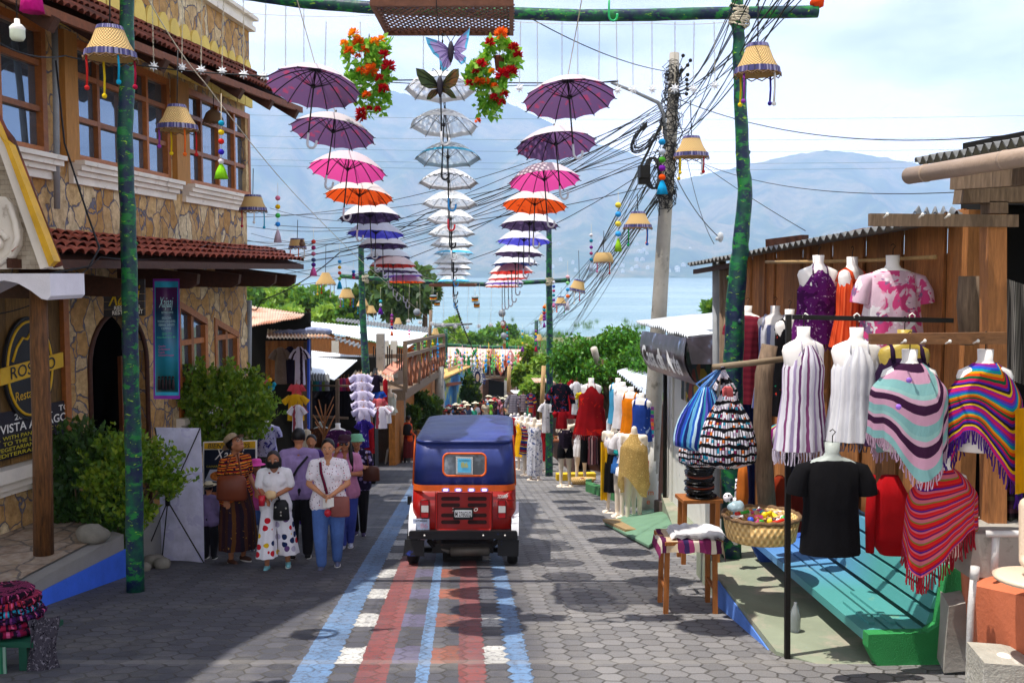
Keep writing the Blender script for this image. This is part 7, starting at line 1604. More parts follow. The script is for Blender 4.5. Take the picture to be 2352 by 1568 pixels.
m=MB();m.prism([P(2240,1345,6.5),P(2500,1400,5.6),P(2500,1700,5.6),P(2250,1545,6.5)],(.3,.9,0));solo('terracotta_pedestal',m,TERR,'terracotta coloured plaster block under the mannequin foot at the right edge','pedestal')
PV=plain('grey_white_pipe','c8c4c0',.4,.08)
m=MB();m.tube([P(2237,1318,6.35),P(2230,1400,6.35),P(2226,1510,6.35),P(2232,1524,6.35),P(2258,1540,6.2)],.022,10);m.tube([P(2240,1300,6.3),P(2238,1330,6.3)],.028,10);solo('drain_pipe',m,PV,'white plastic pipe running down beside the terracotta block','pipe')
m=MB();m.tube([P(2288,1222,6.45),P(2283,1315,6.45)],.024,10);m.tube([P(2265,1225,6.45),P(2400,1225,6.3)],.022,10);solo('water_pipe',m,PV,'white plastic tee pipe above the concrete sink','pipe')
m=MB();q=P(2310,1540,5.9);m.prism([P(x,y,5.85)for x,y in((2258,1620),(2420,1700),(2420,1545),(2345,1528),(2262,1522))],(.05,.35,0));solo('concrete_block',m,plain('rough_concrete','a8a498',.95,.2,5,1.0,40,dirt=('e0dcd4',4,.6)),'rough broken concrete block at the bottom right corner','block')
m=MB();m.lathe(P(2305,1512,6.0),[(.001,.0),(.05,0),(.055,.012),(.03,.03),(.001,.03)],16);solo('crushed_lid',m,WHT,'small crushed white lid on the concrete block','lid')
m=MB();m.prism([P(x,y,7.15)for x,y in((2168,1545),(2222,1540),(2225,1385),(2180,1392))],(.1,.4,0));solo('concrete_block',m,CONC,'dark stained concrete block right behind the green bench end','block')
m=MB();c=P(2375,1325,5.9);m.lathe(c,[(.001,-.02),(.22,-.02),(.23,.0),(.2,.01),(.001,.012)],36);bs=thing('mannequin_foot','pale mannequin foot on a round base on the terracotta block','mannequin',c);build('base',m,BEI,bs)
m=MB();a=P(2352,1300,5.85);caps(m,a+V((0,-.12,.0)),a+V((.03,.05,.02)),.022,.035);caps(m,a+V((.03,.05,.02)),a+V((.05,.08,.35)),.035,.05);build('foot',remesh(m,.01),BEI,bs)
m=MB()
for k in range(40):
 q=P(U(2150,2260),U(1545,1567),7.0);q.z=-3.0+.005;m.ball(q+V((U(-.2,.3),U(-.3,.2),0)),U(.008,.03),6,(1,1,.6))
tag(build('gravel',m,plain('grey_rock','7e7a70',.9,.2,9)),'loose gravel on the pavement at the bench end','gravel',None,'stuff')
def mq_form():
 m=MB();c=lambda a,b,ra,rb:caps(m,a,b,ra,rb,10)
 for sx in(-1,1):
  c((sx*.095,.0,.05),(sx*.09,.01,.42),.032,.048);c((sx*.09,.01,.42),(sx*.075,0,.78),.055,.085);c((sx*.095,0,.03),(sx*.11,-.14,.018),.035,.022)
  c((sx*.05,0,.80),(sx*.06,.02,.84),.10,.11)
 c((0,0,.86),(0,0,1.0),.12,.10);c((0,0,1.0),(0,0,1.12),.10,.115)
 for sx in(-1,1):c((sx*.06,-.03,1.16),(sx*.08,-.05,1.20),.085,.07);c((sx*.05,.0,1.32),(sx*.165,0,1.33),.055,.048);c((sx*.165,0,1.33),(sx*.18,.0,1.22),.046,.036);c((sx*.05,0,1.15),(sx*.08,0,1.30),.085,.075)
 c((0,0,1.33),(0,0,1.45),.055,.05);return remesh(m,.018,2)
MQ=mq_form()
MQ_ME={}
def mannequin(px,py,mat,outfit,label,H=1.62,yaw=0,base=True,grp='standing mannequins on the right',name='standing_mannequin'):
 g=G(px,py);T_=thing(name,label,'mannequin',g,grp);s=H/1.5
 if mat.name not in MQ_ME:
  m=MB();m.v=[p.copy()for p in MQ.v];m.uv=list(MQ.uv);m.f=MQ.f;m.mi=MQ.mi;m.sm=[True]*len(MQ.f);o=build('body_form',xform(m,g,0),mat,T_);MQ_ME[mat.name]=o.data
  o.rotation_euler.z=yaw;o.scale=(s,s,s)
 else:o=bpy.data.objects.new('body_form',MQ_ME[mat.name]);COL.objects.link(o);o.parent=T_;o.rotation_euler.z=yaw;o.scale=(s,s,s)
 if base:m=MB();m.lathe((0,0,0),[(.001,.0),(.19,0),(.19,.015),(.001,.02)],24);build('base',xform(m,g,yaw,s),mat,T_)
 for it in outfit:
  k=it[0];m=MB()
  if k=='top':m.loft([(0,-.02,1.27,.135,.095),(0,-.03,1.18,.165,.135),(0,-.01,1.02,.135,.115,.6),(0,0,it[2],.165,.13,1.2)],40,.04,9,False);[m.tube([V((sx*.10,-.09,1.25)),V((sx*.1,0,1.38)),V((sx*.1,.08,1.26))],.014,5)for sx in(-1,1)]
  elif k=='tee':m.loft([(0,0,1.385,.07,.055),(0,0,1.36,.17,.07),(0,-.02,1.22,.18,.14),(0,0,1.0,.15,.12,.6),(0,0,it[2],.18,.14,1.2)],40,.04,9,False);[m.tube([V((sx*.15,0,1.32)),V((sx*.22,0,1.22)),V((sx*.24,0,1.12))],[.07,.08,.085],12,False)for sx in(-1,1)]
  elif k=='skirt':m.loft([(0,0,it[3],.14,.115),(0,0,it[3]-.14,.17,.14,.5),(0,0,(it[3]+it[2])/2,.18,.15,1),(0,0,it[2],.19*it[4],.15*it[4],1.4)],56,.07,12,False,U(0,6))
  elif k=='shorts':
   for sx in(-1,1):m.loft([(sx*.05,0,.93,.105,.11),(sx*.07,0,.80,.105,.115),(sx*.085,0,.64,.095,.10)],20,.02,5,False)
  elif k=='shawl':
   m.grid(lambda i,j:V(((.06+.14*min(1,j*5)+.03*j)*(1+.08*sin(i*50)*j)*cos(2*pi*i),(.05+.10*min(1,j*5)+.05*j)*sin(2*pi*i)-.02,1.38-.07*min(1,j*5)-j*(.72+.16*cos(4*pi*i+1.2)))),60,20,True)
  elif k=='sidecloth':m.grid(lambda i,j:V((-.20+.12*i,-.10-.02*sin(i*9),1.2-j*.98)),12,10)
  build(it[5]if len(it)>5 else 'garment',xform(m,g,yaw,s),it[1],T_)
 return T_
gold=cloth('gold_net','c8a868',pat=[('f0d890',60,.58),('8a6a30',50,.66)],transl=.4);yelc=cloth('yellow_chiffon','f0b818');teal=cloth('teal_cotton','1a8a8a');wht=cloth('white_cotton','efecef');red=cloth('crimson_cotton','b01824',pat=[('5a0a14',8,.58)]);bwl=cloth('blue_white_ikat','e4e6f0',pat=[('5a6a9a',16,.56)]);multi=cloth('multi_weave','302048',stripes=['28387a','302048','c83030','1c2a5a','e0b030','203a8a'],axis='v',scale=3)
mannequin(1409,1176,SKM,[('top',cloth('white_embroidered','eeeaf0',pat=('6a2a8a',13,.68)),1.08),('skirt',blk,.36,1.0,1.05),('sidecloth',yelc)],'pale mannequin with white top, black skirt and long yellow scarf near the pole',yaw=-.35)
mannequin(1430,1186,SKM,[('top',teal,1.05),('skirt',cloth('blue_wrap','2a5a98',pat=('102040',9,.55)),.72,.98,1)],'pale mannequin in teal top between the white topped and gold ones',yaw=-.3)
mannequin(1442,1192,SKM,[('tee',wht,.9),('skirt',wht,.7,.95,1)],'pale mannequin in plain white dress just behind the gold one',yaw=-.3)
mannequin(1455,1199,SKM,[('shawl',gold)],'pale mannequin in glittering gold net dress, nearest to the white painted pole base',yaw=-.25)
mannequin(1298,1117,SKM,[('top',cloth('fringed_plum_top','2a2030',pat=('a898a8',22,.66)),.86),('shorts',blk)],'pale mannequin with dark fringed top and black shorts',yaw=.1)
mannequin(1334,1108,SKM,[('top',wht,.95),('skirt',wht,.62,1.0,1.0)],'pale mannequin in short white skirt behind the dark fringed one',yaw=.2)
mannequin(1228,1102,SKM,[('top',bwl,.95),('skirt',bwl,.12,1.05,.9)],'pale mannequin in long blue and white ikat dress right of the taxi',yaw=-.3)
mannequin(1212,1092,SKM,[('top',multi,1.0),('skirt',multi,.55,1.02,1.1)],'pale mannequin in navy, red and yellow woven dress',yaw=-.3)
mannequin(1199,1078,SKM,[('top',yelc,1.0),('skirt',yelc,.38,1.02,1.3)],'pale mannequin in bright yellow dress beside the taxi hood',yaw=-.3)
mannequin(1246,1082,SKM,[('top',red,.9),('skirt',red,.3,1.02,1.1)],'pale mannequin in long crimson dress left of the gate pole',yaw=-.3)
for i,(px,py,mt,w)in enumerate(((1174,1062,red,'pink and red huipil'),(1190,1056,wht,'white blouse'),(1206,1050,bwl,'blue patterned blouse'),(1216,1062,wht,'white dress'),(1182,1045,multi,'multicoloured blouse'))):
 mannequin(px,py,WHM,[('tee',mt,.85),('skirt',mt,.5,1,1.1)],'small far white mannequin in %s beside the taxi'%w,yaw=-.2)
def flatshirt(px,y0,y1,d,wpx,mat,label,grp,sleeves='short',yaw=0,hang=True,name='hanging_shirt',cat='shirt'):
 s=d/F;w=wpx*s;L=(y1-y0)*s;c=P(px,y0,d);T_=thing(name,label,cat,c,grp);m=MB()
 hw=w/2;sh=hw*(.62 if sleeves else .9)
 secs=[(0,0,-.0,sh*.35,.03),(0,0,-.02*L/.7,sh*.6,.04),(0,0,-.06*L/.7,sh,.05),(0,0,-L*.45,sh*.96,.065,.7),(0,0,-L,sh*1.08,.07,1.5)]
 m.loft(secs,36,.05,7,False,U(0,6))
 if sleeves:
  k=.32 if sleeves=='short' else .72
  for sx in(-1,1):m.tube([V((sx*sh*.75,0,-.07*L/.7)),V((sx*(sh+(hw-sh)*.6),0,-.07-L*k*.4)),V((sx*hw*1.0,0,-L*k))],[.05,.06,.055 if sleeves=='long' else .07],10,False)
 build('cloth',xform(m,c,yaw),mat,T_)
 if hang:m=MB();m.tube([V((-sh*.8,0,-.05)),V((0,0,.01)),V((sh*.8,0,-.05))],.012,5);m.tube([V((0,0,.0)),V((0,0,.05)),V((.02,0,.07)),V((0,0,.085))],.005,4);build('hanger',xform(m,c,yaw),W_BOARD,T_)
 return T_
gR='clothes hanging at the right stalls'
flatshirt(1178,905,948,30,34,cloth('grey_wool','8a8490',stripes=['8a8490','9a94a0','7a7480'],scale=8),'grey knitted pullover hanging left of the thin pole',gR,'long')
flatshirt(1202,905,945,30,24,cloth('grey_pattern_wool','6a5a68',stripes=['6a5a68','9a8a98','4a3a48','b8a8a8'],scale=6),'patterned grey and plum pullover beside the grey one',gR,'long')
flatshirt(1219,903,936,30,20,multi,'small multicoloured jacket right of the pullovers',gR,'long')
flatshirt(1287,880,945,21,60,cloth('embroidered_jacket','151828',pat=[('b02838',11,.58),('3a58a8',12,.62),('d87828',14,.68)]),'dark jacket with bright embroidered yoke right of the green gate pole',gR,'long')
flatshirt(1254,922,994,24,28,cloth('white_lace_pattern','e8e6ea',pat=('3a3a44',22,.64)),'white lace pattern top hanging just left of the green gate pole',gR,'short')
flatshirt(1324,876,952,21.5,32,cloth('white_floral_blouse','e8e8ee',pat=('404a78',18,.62)),'white blouse with small dark flowers left of the red dress',gR,'short')
flatshirt(1314,872,962,22,26,red,'crimson dress hanging behind the white floral blouse',gR,None)
flatshirt(1336,900,935,21.2,26,cloth('yellow_black','e8d020',pat=('202028',6,.6)),'yellow and black top between the blouse and the red dress',gR,'short')
flatshirt(1345,925,1010,21,28,blk,'black dress hanging behind the red one',gR,'short')
flatshirt(1290,940,985,22,40,red,'deep red shirt under the embroidered jacket',gR,'short')
T_=hanger_form(1358,868,20.2,'halter',1.15,cloth('red_festive_dress','9a1018',pat=[('d82818',8,.6),('e0b040',26,.72)]),'long red dress with gold flecks on a round white torso under the ficus',flare=1.25,w=1.3,s=1.15,grp='torsos hung at the ficus stall',fringe=.08)
for i,(x,y0,mt,lb)in enumerate(((1420,868,cloth('sky_blue_cotton','50a8d0'),'sky blue top, furthest of the row behind the pole'),(1431,877,wht,'long white tank top'),(1450,888,yelc_:=cloth('orange_yellow_jersey','f08a10'),'long orange one shoulder top'),(1474,902,cloth('blue_tie_dye','2848a0',pat=('a8c0e8',7,.6)),'long blue tie dye top'))):
 hanger_form(x,y0,17.4-i*.3,'tank',.80,mt,lb+' on a white torso',yaw=-.6,s=.95,grp='torsos hung at the ficus stall',flare=1.05)
flatshirt(1362,1000,1066,20.6,26,cloth('pink_black_stripe','7a4a50',stripes=['7a4a50','30202a','c8a0a0','5a2a34'],axis='u',scale=5),'pink and black striped wrap hanging at the trunk of the ficus',gR,None)
flatshirt(1342,1000,1062,20.8,20,blk,'black wrap hanging beside the striped one',gR,None)
flatshirt(1398,960,1045,19.5,12,wht,'narrow white cloth hanging right of the ficus trunk',gR,None)
c=G(1338,1112);BB=thing('flat_basket','flat round wicker basket of small white goods on the ground left of the ficus','basket',c);m=MB();m.lathe(c,[(.001,.01),(.24,.01),(.33,.16),(.31,.16),(.22,.05),(.001,.05)],30,Matrix.Rotation(-.12,3,'X'));build('wicker',m,BASK,BB)
for k in range(14):a=U(0,6.28);q=c+V((.18*cos(a)*R(),.18*sin(a)*R(),.13));m=MB();m.ball(q,.04,7,(1.3,1,.6));solo('small_goods',m,random.choice([WHT,plain('toy_8a4a2a','8a4a2a'),plain('toy_c8a070','c8a070')]),'small pale item lying in the flat basket on the ground','goods','goods in the flat basket')
def table(px,py,w_,dp,h,mat,label,goods,gcols,glabel):
 g=G(px,py);T_=thing('display_table',label,'table',g);m=MB();m.box(g+V((0,dp/2,h)),(w_,dp,.05));build('table_top',m,mat,T_)
 for sx in(-1,1):
  for sy in(0,1):m=MB();m.beam(g+V((sx*w_*.45,sy*dp*.9+.05,-.1)),g+V((sx*w_*.45,sy*dp*.9+.05,h-.025)),.05);build('leg',m,mat,T_)
 for k in range(goods):
  q=g+V((U(-.45,.45)*w_,U(.1,.9)*dp,h+.06));m=MB()
  if k%3==0:m.box(q,(U(.08,.16),.1,.08),U(0,3))
  elif k%3==1:m.ball(q,.05,8)
  else:m.box(q,(.2,.14,.03),U(0,3))
  solo('table_goods',m,plain('toy_'+gcols[k%len(gcols)],gcols[k%len(gcols)],.5),glabel,'goods','goods on the '+label[:30])
table(1310,1068,1.6,.9,.75,W_RAFTER,'wooden table of small goods behind the black shorts mannequin',14,['3aa080','8a5a30','e8e0d8','b03040'],'small item on the table behind the black shorts mannequin')
table(918,1048,1.4,.9,.8,W_ORG,'wooden table of trinkets beside the plastic stools on the left',18,['c8a880','3a3028','e8dcc8','8a6a4a','b89068'],'small trinket on the table beside the plastic stools')
for i,(px,py)in enumerate(((900,1064),(906,1056))):
 g=G(px,py);T_=thing('plastic_stool','grey plastic stool by the trinket table, '+('front' if i==0 else 'rear')+' one','stool',g,'plastic stools');m=MB();GP=plain('grey_plastic','a8a4a0',.5);m.prism([g+V((x*.15,y*.15,.45))for x,y in((-1,-1),(1,-1),(1,1),(-1,1))],(0,0,.03));build('seat',m,GP,T_)
 for sx in(-1,1):
  for sy in(-1,1):m=MB();m.beam(g+V((sx*.19,sy*.19,0)),g+V((sx*.13,sy*.13,.45)),.045);build('leg',m,GP,T_)
gL='clothes hanging at the left stalls'
flatshirt(644,797,882,19.9,42,cloth('grey_brown_linen','7a6a60',pat=('a89a90',40,.68)),'grey brown short sleeved shirt, left of three on the board wall',gL)
flatshirt(666,795,880,19.95,34,cloth('navy_linen','201a30'),'dark navy shirt, middle of three on the board wall',gL)
flatshirt(688,796,884,19.8,36,cloth('white_guayabera','d0c8e0',stripes=['d0c8e0','d0c8e0','d0c8e0','2a1828','d0c8e0'],axis='u',scale=2),'white shirt with dark embroidered bands, right of three on the board wall',gL)
flatshirt(681,882,912,19.7,34,cloth('coral_cotton','e05868'),'coral shirt above the yellow one',gL)
flatshirt(679,905,966,19.4,56,cloth('yellow_tee','e0b020',pat=('a03020',12,.68)),'bright yellow t-shirt hanging on the stall post',gL)
flatshirt(683,929,996,19.1,38,cloth('white_tee_embroidered','e8e4f0',stripes=['e8e4f0','e8e4f0','e8e4f0','e8e4f0','e8e4f0','a04050','e8e4f0','e8e4f0'],axis='u',scale=1),'white t-shirt with red flower band in front of the yellow one',gL)
wemb=cloth('white_violet_embroidery','d8d0ea',pat=('4a3a7a',15,.58))
for i,(y0,y1)in enumerate(((858,905),(876,925),(897,945),(919,965),(935,985))):flatshirt(829+i*1.5,y0,y1,21-i*.12,52,wemb if i%2 else cloth('white_violet_plain','d8d2ee',pat=('5a4a8a',10,.68)),'white blouse with violet embroidery, '+ordn[i]+' from the top of the stacked column',gL)
flatshirt(836,963,1028,20.2,34,cloth('indigo_print','3a2a90',pat=('b8a8e8',14,.6)),'indigo print dress under the white blouses',gL)
flatshirt(848,968,1042,20.6,24,red,'crimson dress beside the indigo one',gL,None)
flatshirt(869,898,922,23,30,cloth('blue_tee','2860c8'),'bright blue t-shirt above the salmon one',gL)
flatshirt(871,915,940,22.7,30,cloth('salmon_tee','d86a70'),'salmon pink t-shirt under the blue one',gL)
flatshirt(875,933,984,22.4,40,cloth('white_tee_embroidered',''),'white t-shirt with flower band under the salmon one',gL)
flatshirt(890,930,972,23,26,wht,'plain white t-shirt beside the flowered one',gL)
flatshirt(885,870,945,24,12,red,'narrow crimson cloth hanging behind the blue t-shirt',gL,None)
flatshirt(862,860,900,23,34,cloth('dark_print','241c30',pat=('8a7a9a',18,.68)),'dark printed shirt at the stall corner',gL)
hanger_form(895,893,26,'tank',.62,cloth('cream_lace','c8c8b8'),'cream lace dress on a pale torso under the balcony',grp='torsos at the left stalls',form=BEI)
for i,(px,w_,c_)in enumerate(((722,44,'14101a'),(748,44,'100c12'),(772,40,'18141c'),(795,36,'120e14'))):flatshirt(px,893,958,24.4-.1*i,w_,cloth('dark_tee_'+c_,c_),'black t-shirt on the dark rack, '+ordn[i]+' from the left',gL)
for i,(px,c_)in enumerate(((716,'c0b8b0'),(722,'28705a'),(730,'3a8a98'),(737,'6a70c0'),(743,'80a048'),(750,'a0a0a8'),(784,'b03060'),(790,'703058'),(800,'8a2a3a'),(812,'6a3a5a'))):flatshirt(px,874 if px<780 else 868,897,24.0,14,cloth('small_shirt_'+c_,c_),'small coloured shirt on the upper rail of the dark stall, '+ordn[i]+' from the left',gL,None)
hanger_form(776,972,19.5,'tee',.5,cloth('purple_huipil','4a2050',pat=('b060a0',16,.6)),'purple huipil on a white torso behind the women',grp='torsos at the left stalls')
hanger_form(738,968,19.8,'tee',.5,cloth('brown_huipil','4a2a18',pat=('a0602a',16,.6)),'brown huipil on a grey torso behind the bare branch',grp='torsos at the left stalls',form=plain('grey_torso','9aa09a',.5))
flatshirt(704,985,1050,18.5,22,cloth('cream_flower_scarf','d8ccb8',pat=('b03040',7,.66)),'cream scarf with red flowers beside the stall post',gL,None)
hanger_form(612,962,16.6,'tee',.62,cloth('blue_violet_print','c8c4e8',pat=('3a3488',10,.55)),'white and indigo printed blouse on a white torso right of the bright shrub',grp='torsos at the left stalls',s=.85)
m=MB()
for k in range(9):
 b=P(744+U(-3,3),1010-k*6,17.5);s_=-1 if k%2 else 1;m.tube([b,P(744+s_*U(12,26),985-k*8-U(8,16),17.5)],[.016,.008],5)
m.tube([P(742,1070,17.5),P(744,990,17.5),P(748,928,17.5)],[.03,.025,.01],7);solo('branch_rack',m,wood('bare_branch','a0683a',(9,9,1),.2),'bare branching wooden coat rack standing behind the walking women','rack')
for i,(px,py,c_)in enumerate(((604,884,'e02878'),(612,880,'f0b020'),(622,890,'28a0c0'),(590,958,'e06020'),(598,966,'2a80d0'),(588,972,'40b060'),(606,948,'f0f0f0'),(594,985,'3ab0e0'),(600,992,'f0e030'),(586,946,'c02830'),(598,900,'8a30b0'),(606,1003,'4090e0'))):
 m=MB();q=P(px,py,16.8);m.ball(q,.06,9,(1.2,.8,.9));m.ball(q+V((.06,-.02,.06)),.04,8);m.tube([q,q+V((-.1,0,-.08))],[.035,.01],6);solo('knitted_toy_bird',m,ccol(c_),'small bright knitted toy bird hanging beside the shrub','toy bird','knitted toy birds')
XB=thing('x_stand_banner','tall blank lilac white banner seen from the back with black crossed rods','banner',G(415,1290));bd=G(415,1290).y
m=MB();co_=[P(357,981,bd-.02),P(461,982,bd-.02),P(470,1292,bd-.05),P(373,1284,bd+.1)]
m.grid(lambda i,j:co_[0].lerp(co_[1],i).lerp(co_[3].lerp(co_[2],i),j)+V((0,.015*sin(i*6+j*4)-.02*sin(pi*i)*(j<.98),0)),14,20);build('banner_sheet',m,cloth('banner_vinyl','dcdaf0',transl=.35,rough=.5,pat=('cfcce8',5,.56)),XB)
m=MB()
cc=P(385,1150,bd-.14)
for q in co_[:4]:m.tube([cc,q+V((0,-.02,0))],.008,5)
m.tube([cc,G(331,1282)],.008,5);m.box(cc,(.05,.04,.12));build('cross_rods',m,BLKM,XB)
MN=thing('menu_board','dark menu board with yellow header and dishes behind the woman in the straw hat','sign',G(520,1265));md=14.0
m=MB();m.prism([P(x,y,md)for x,y in((466,1255),(589,1255),(589,1011),(466,1015))],(0,.04,0));build('frame',m,WHT,MN)
m=MB();m.prism([P(x,y,md-.012)for x,y in((469,1250),(586,1250),(586,1031),(469,1033))],(0,.01,0));build('dark_panel',m,plain('menu_navy','141c2c',.4),MN)
m=MB();m.prism([P(x,y,md-.014)for x,y in((469,1031),(586,1029),(586,1013),(469,1017))],(0,.012,0));build('yellow_header',m,plain('header_yellow','d8a818',.5),MN)
m=MB();textmesh('BIENVENIDOS',.07,m,P(476,1029,md-.025),(1,0,.01),(0,0,1),shear=.25,width=.60);build('lettering',m,DK,MN)
m=MB();textmesh('Xajaaj',.16,m,P(493,1055,md-.025),(1,0,.01),(0,0,1),shear=.4,width=.42);build('lettering',m,WHT,MN)
m=MB();textmesh('CAMARONES EMPANIZADOS',.03,m,P(474,1073,md-.025),(1,0,.01),(0,0,1),width=.6);build('lettering',m,plain('yellow_lettering','c8b830'),MN)
m=MB();m.prism([P(x,y,md-.02)for x,y in((470,1104),(530,1108),(536,1078),(482,1078))],(0,.006,0));build('plate_print',m,plain('plate_print','b8c0d0',.5),MN)
m=MB();m.prism([P(500+18*cos(a),1093+11*sin(a),md-.026)for a in[2*pi*i/16 for i in range(16)]][::-1],(0,.004,0));build('food_print',m,plain('food_print','c8742c',.6,.6,30),MN)
m=MB();m.prism([P(x,y,md-.02)for x,y in((480,1240),(580,1240),(580,1130),(480,1130))],(0,.006,0));build('food_print',m,plain('food_print2','b06a3a',.6,.7,22),MN)
TS=thing('green_stool','dark green painted wooden stand at the bottom left corner','stand',P(60,1600,7.4));g=P(40,1458,7.4)
m=MB();m.box(g+V((-.12,.1,-.02)),(.62,.5,.04));build('stand_top',m,plain('dark_green_paint','0f4a38',.6),TS)
for x in(.10,-.35):m=MB();m.beam(g+V((x,-.1,-.04)),g+V((x,-.1,-.72)),.06);build('leg',m,plain('dark_green_paint','0f4a38',.6),TS)
TX=[('8a1840','dark red'),('a02048','crimson and black'),('3a1850','violet'),('28a0c8','turquoise and pink'),('b02838','red striped'),('6a1030','wine')]
for k in range(6):
 w_=.56-.03*k;z_=g.z+.02+k*.052;m=MB();cx_=g.x-.12+U(-.03,.03);cy_=g.y+.08
 m.loft([(cx_,cy_,z_,w_*.48,.22),(cx_,cy_,z_+.004,w_*.52,.24,1),(cx_,cy_,z_+.03,w_*.53,.25,1),(cx_,cy_,z_+.05,w_*.48,.22,1)],44,.03,13,True,k)
 cl_=TX[k][0];solo('folded_textile',m,cloth('textile_'+cl_,cl_,stripes=[cl_,'2a1028',cl_,'d86090',cl_,'20102a','7a3070',cl_],axis='u',scale=9+2*k,pat=('1c0c1c',14,.56)),TX[k][1]+' folded textile, '+ordn[k]+' from the bottom of the pile on the green stand','textile','textiles piled on the green stand')
m=MB();sh=cloth('grey_net_shawl','4a4650',pat=[('8a8690',45,.56),('1a1820',40,.6)])
m.grid(lambda i,j:g+V((.16+.17*i+.02*sin(j*5+i*8),-.16+.10*i+.02*sin(i*14),.17-.42*j)),14,10);sh_o=solo('grey_net_shawl',m,sh,'grey net shawl with long fringe hanging over the right side of the green stand','shawl',None,g)
m=hemfringe([g+V((.16+.17*i/40,-.16+.10*i/40,-.25))for i in range(41)],.28,.006);ORG[sh_o.name]=g;build('fringe',m,cloth('dark_shawl_fringe','2a2430'),sh_o)
m=MB();m.grid(lambda i,j:g+V((-.42+.44*i,-.20+.02*sin(i*12),-.01-.5*j)),24,8);solo('green_textile',m,cloth('green_weave','2a6a50',stripes=['2a6a50','1a4a3a','3a8a60','2a6a50','8aa898'],axis='u',scale=5),'green woven textile hanging over the front of the green stand','textile')
for i in range(34):
 d=U(25,62);x=1.95-.035*d+U(.9,2.0)-(.3 if d>40 else 0);z=gz(d)+U(1.5,2.2);px=1176+x/d*F;py=625-z/d*F;h=U(.6,1.0)*F/d
 c_=random.choice(['e8e4e8','b02030','2a3a80','e0a020','3a8a70','c06088','2a2030','8a5aa0','d8d0c0','c84828'])
 flatshirt(px,py,py+h,d,.5*F/d,cloth('stall_cloth_'+c_,c_,pat=(random.choice(['f0f0f0','302030','e0c040']),14,.66)),'small far garment hanging in the right stalls beyond the green gate pole','far clothes of the right stalls',random.choice(['short',None,'short']),U(-.8,.1))
def skin(name,c):return plain('skin_'+name,c,.55,.06,5,.1,60)
SK1=skin('tan','b87c56');SK2=skin('brown','a26a4a');SK3=skin('light_brown','c68c66')
HAIR=plain('black_hair','120e0e',.45,.4,30,.3,80);HAIRG=plain('greying_hair','2c282a',.6,.5,26,.3,80);EYE=plain('dark_eye','14100e',.2);EYW=plain('eye_white','d8d0c8',.3);LIP=plain('lips','8a4038',.5);BROW=plain('eyebrow','1a1210',.8)
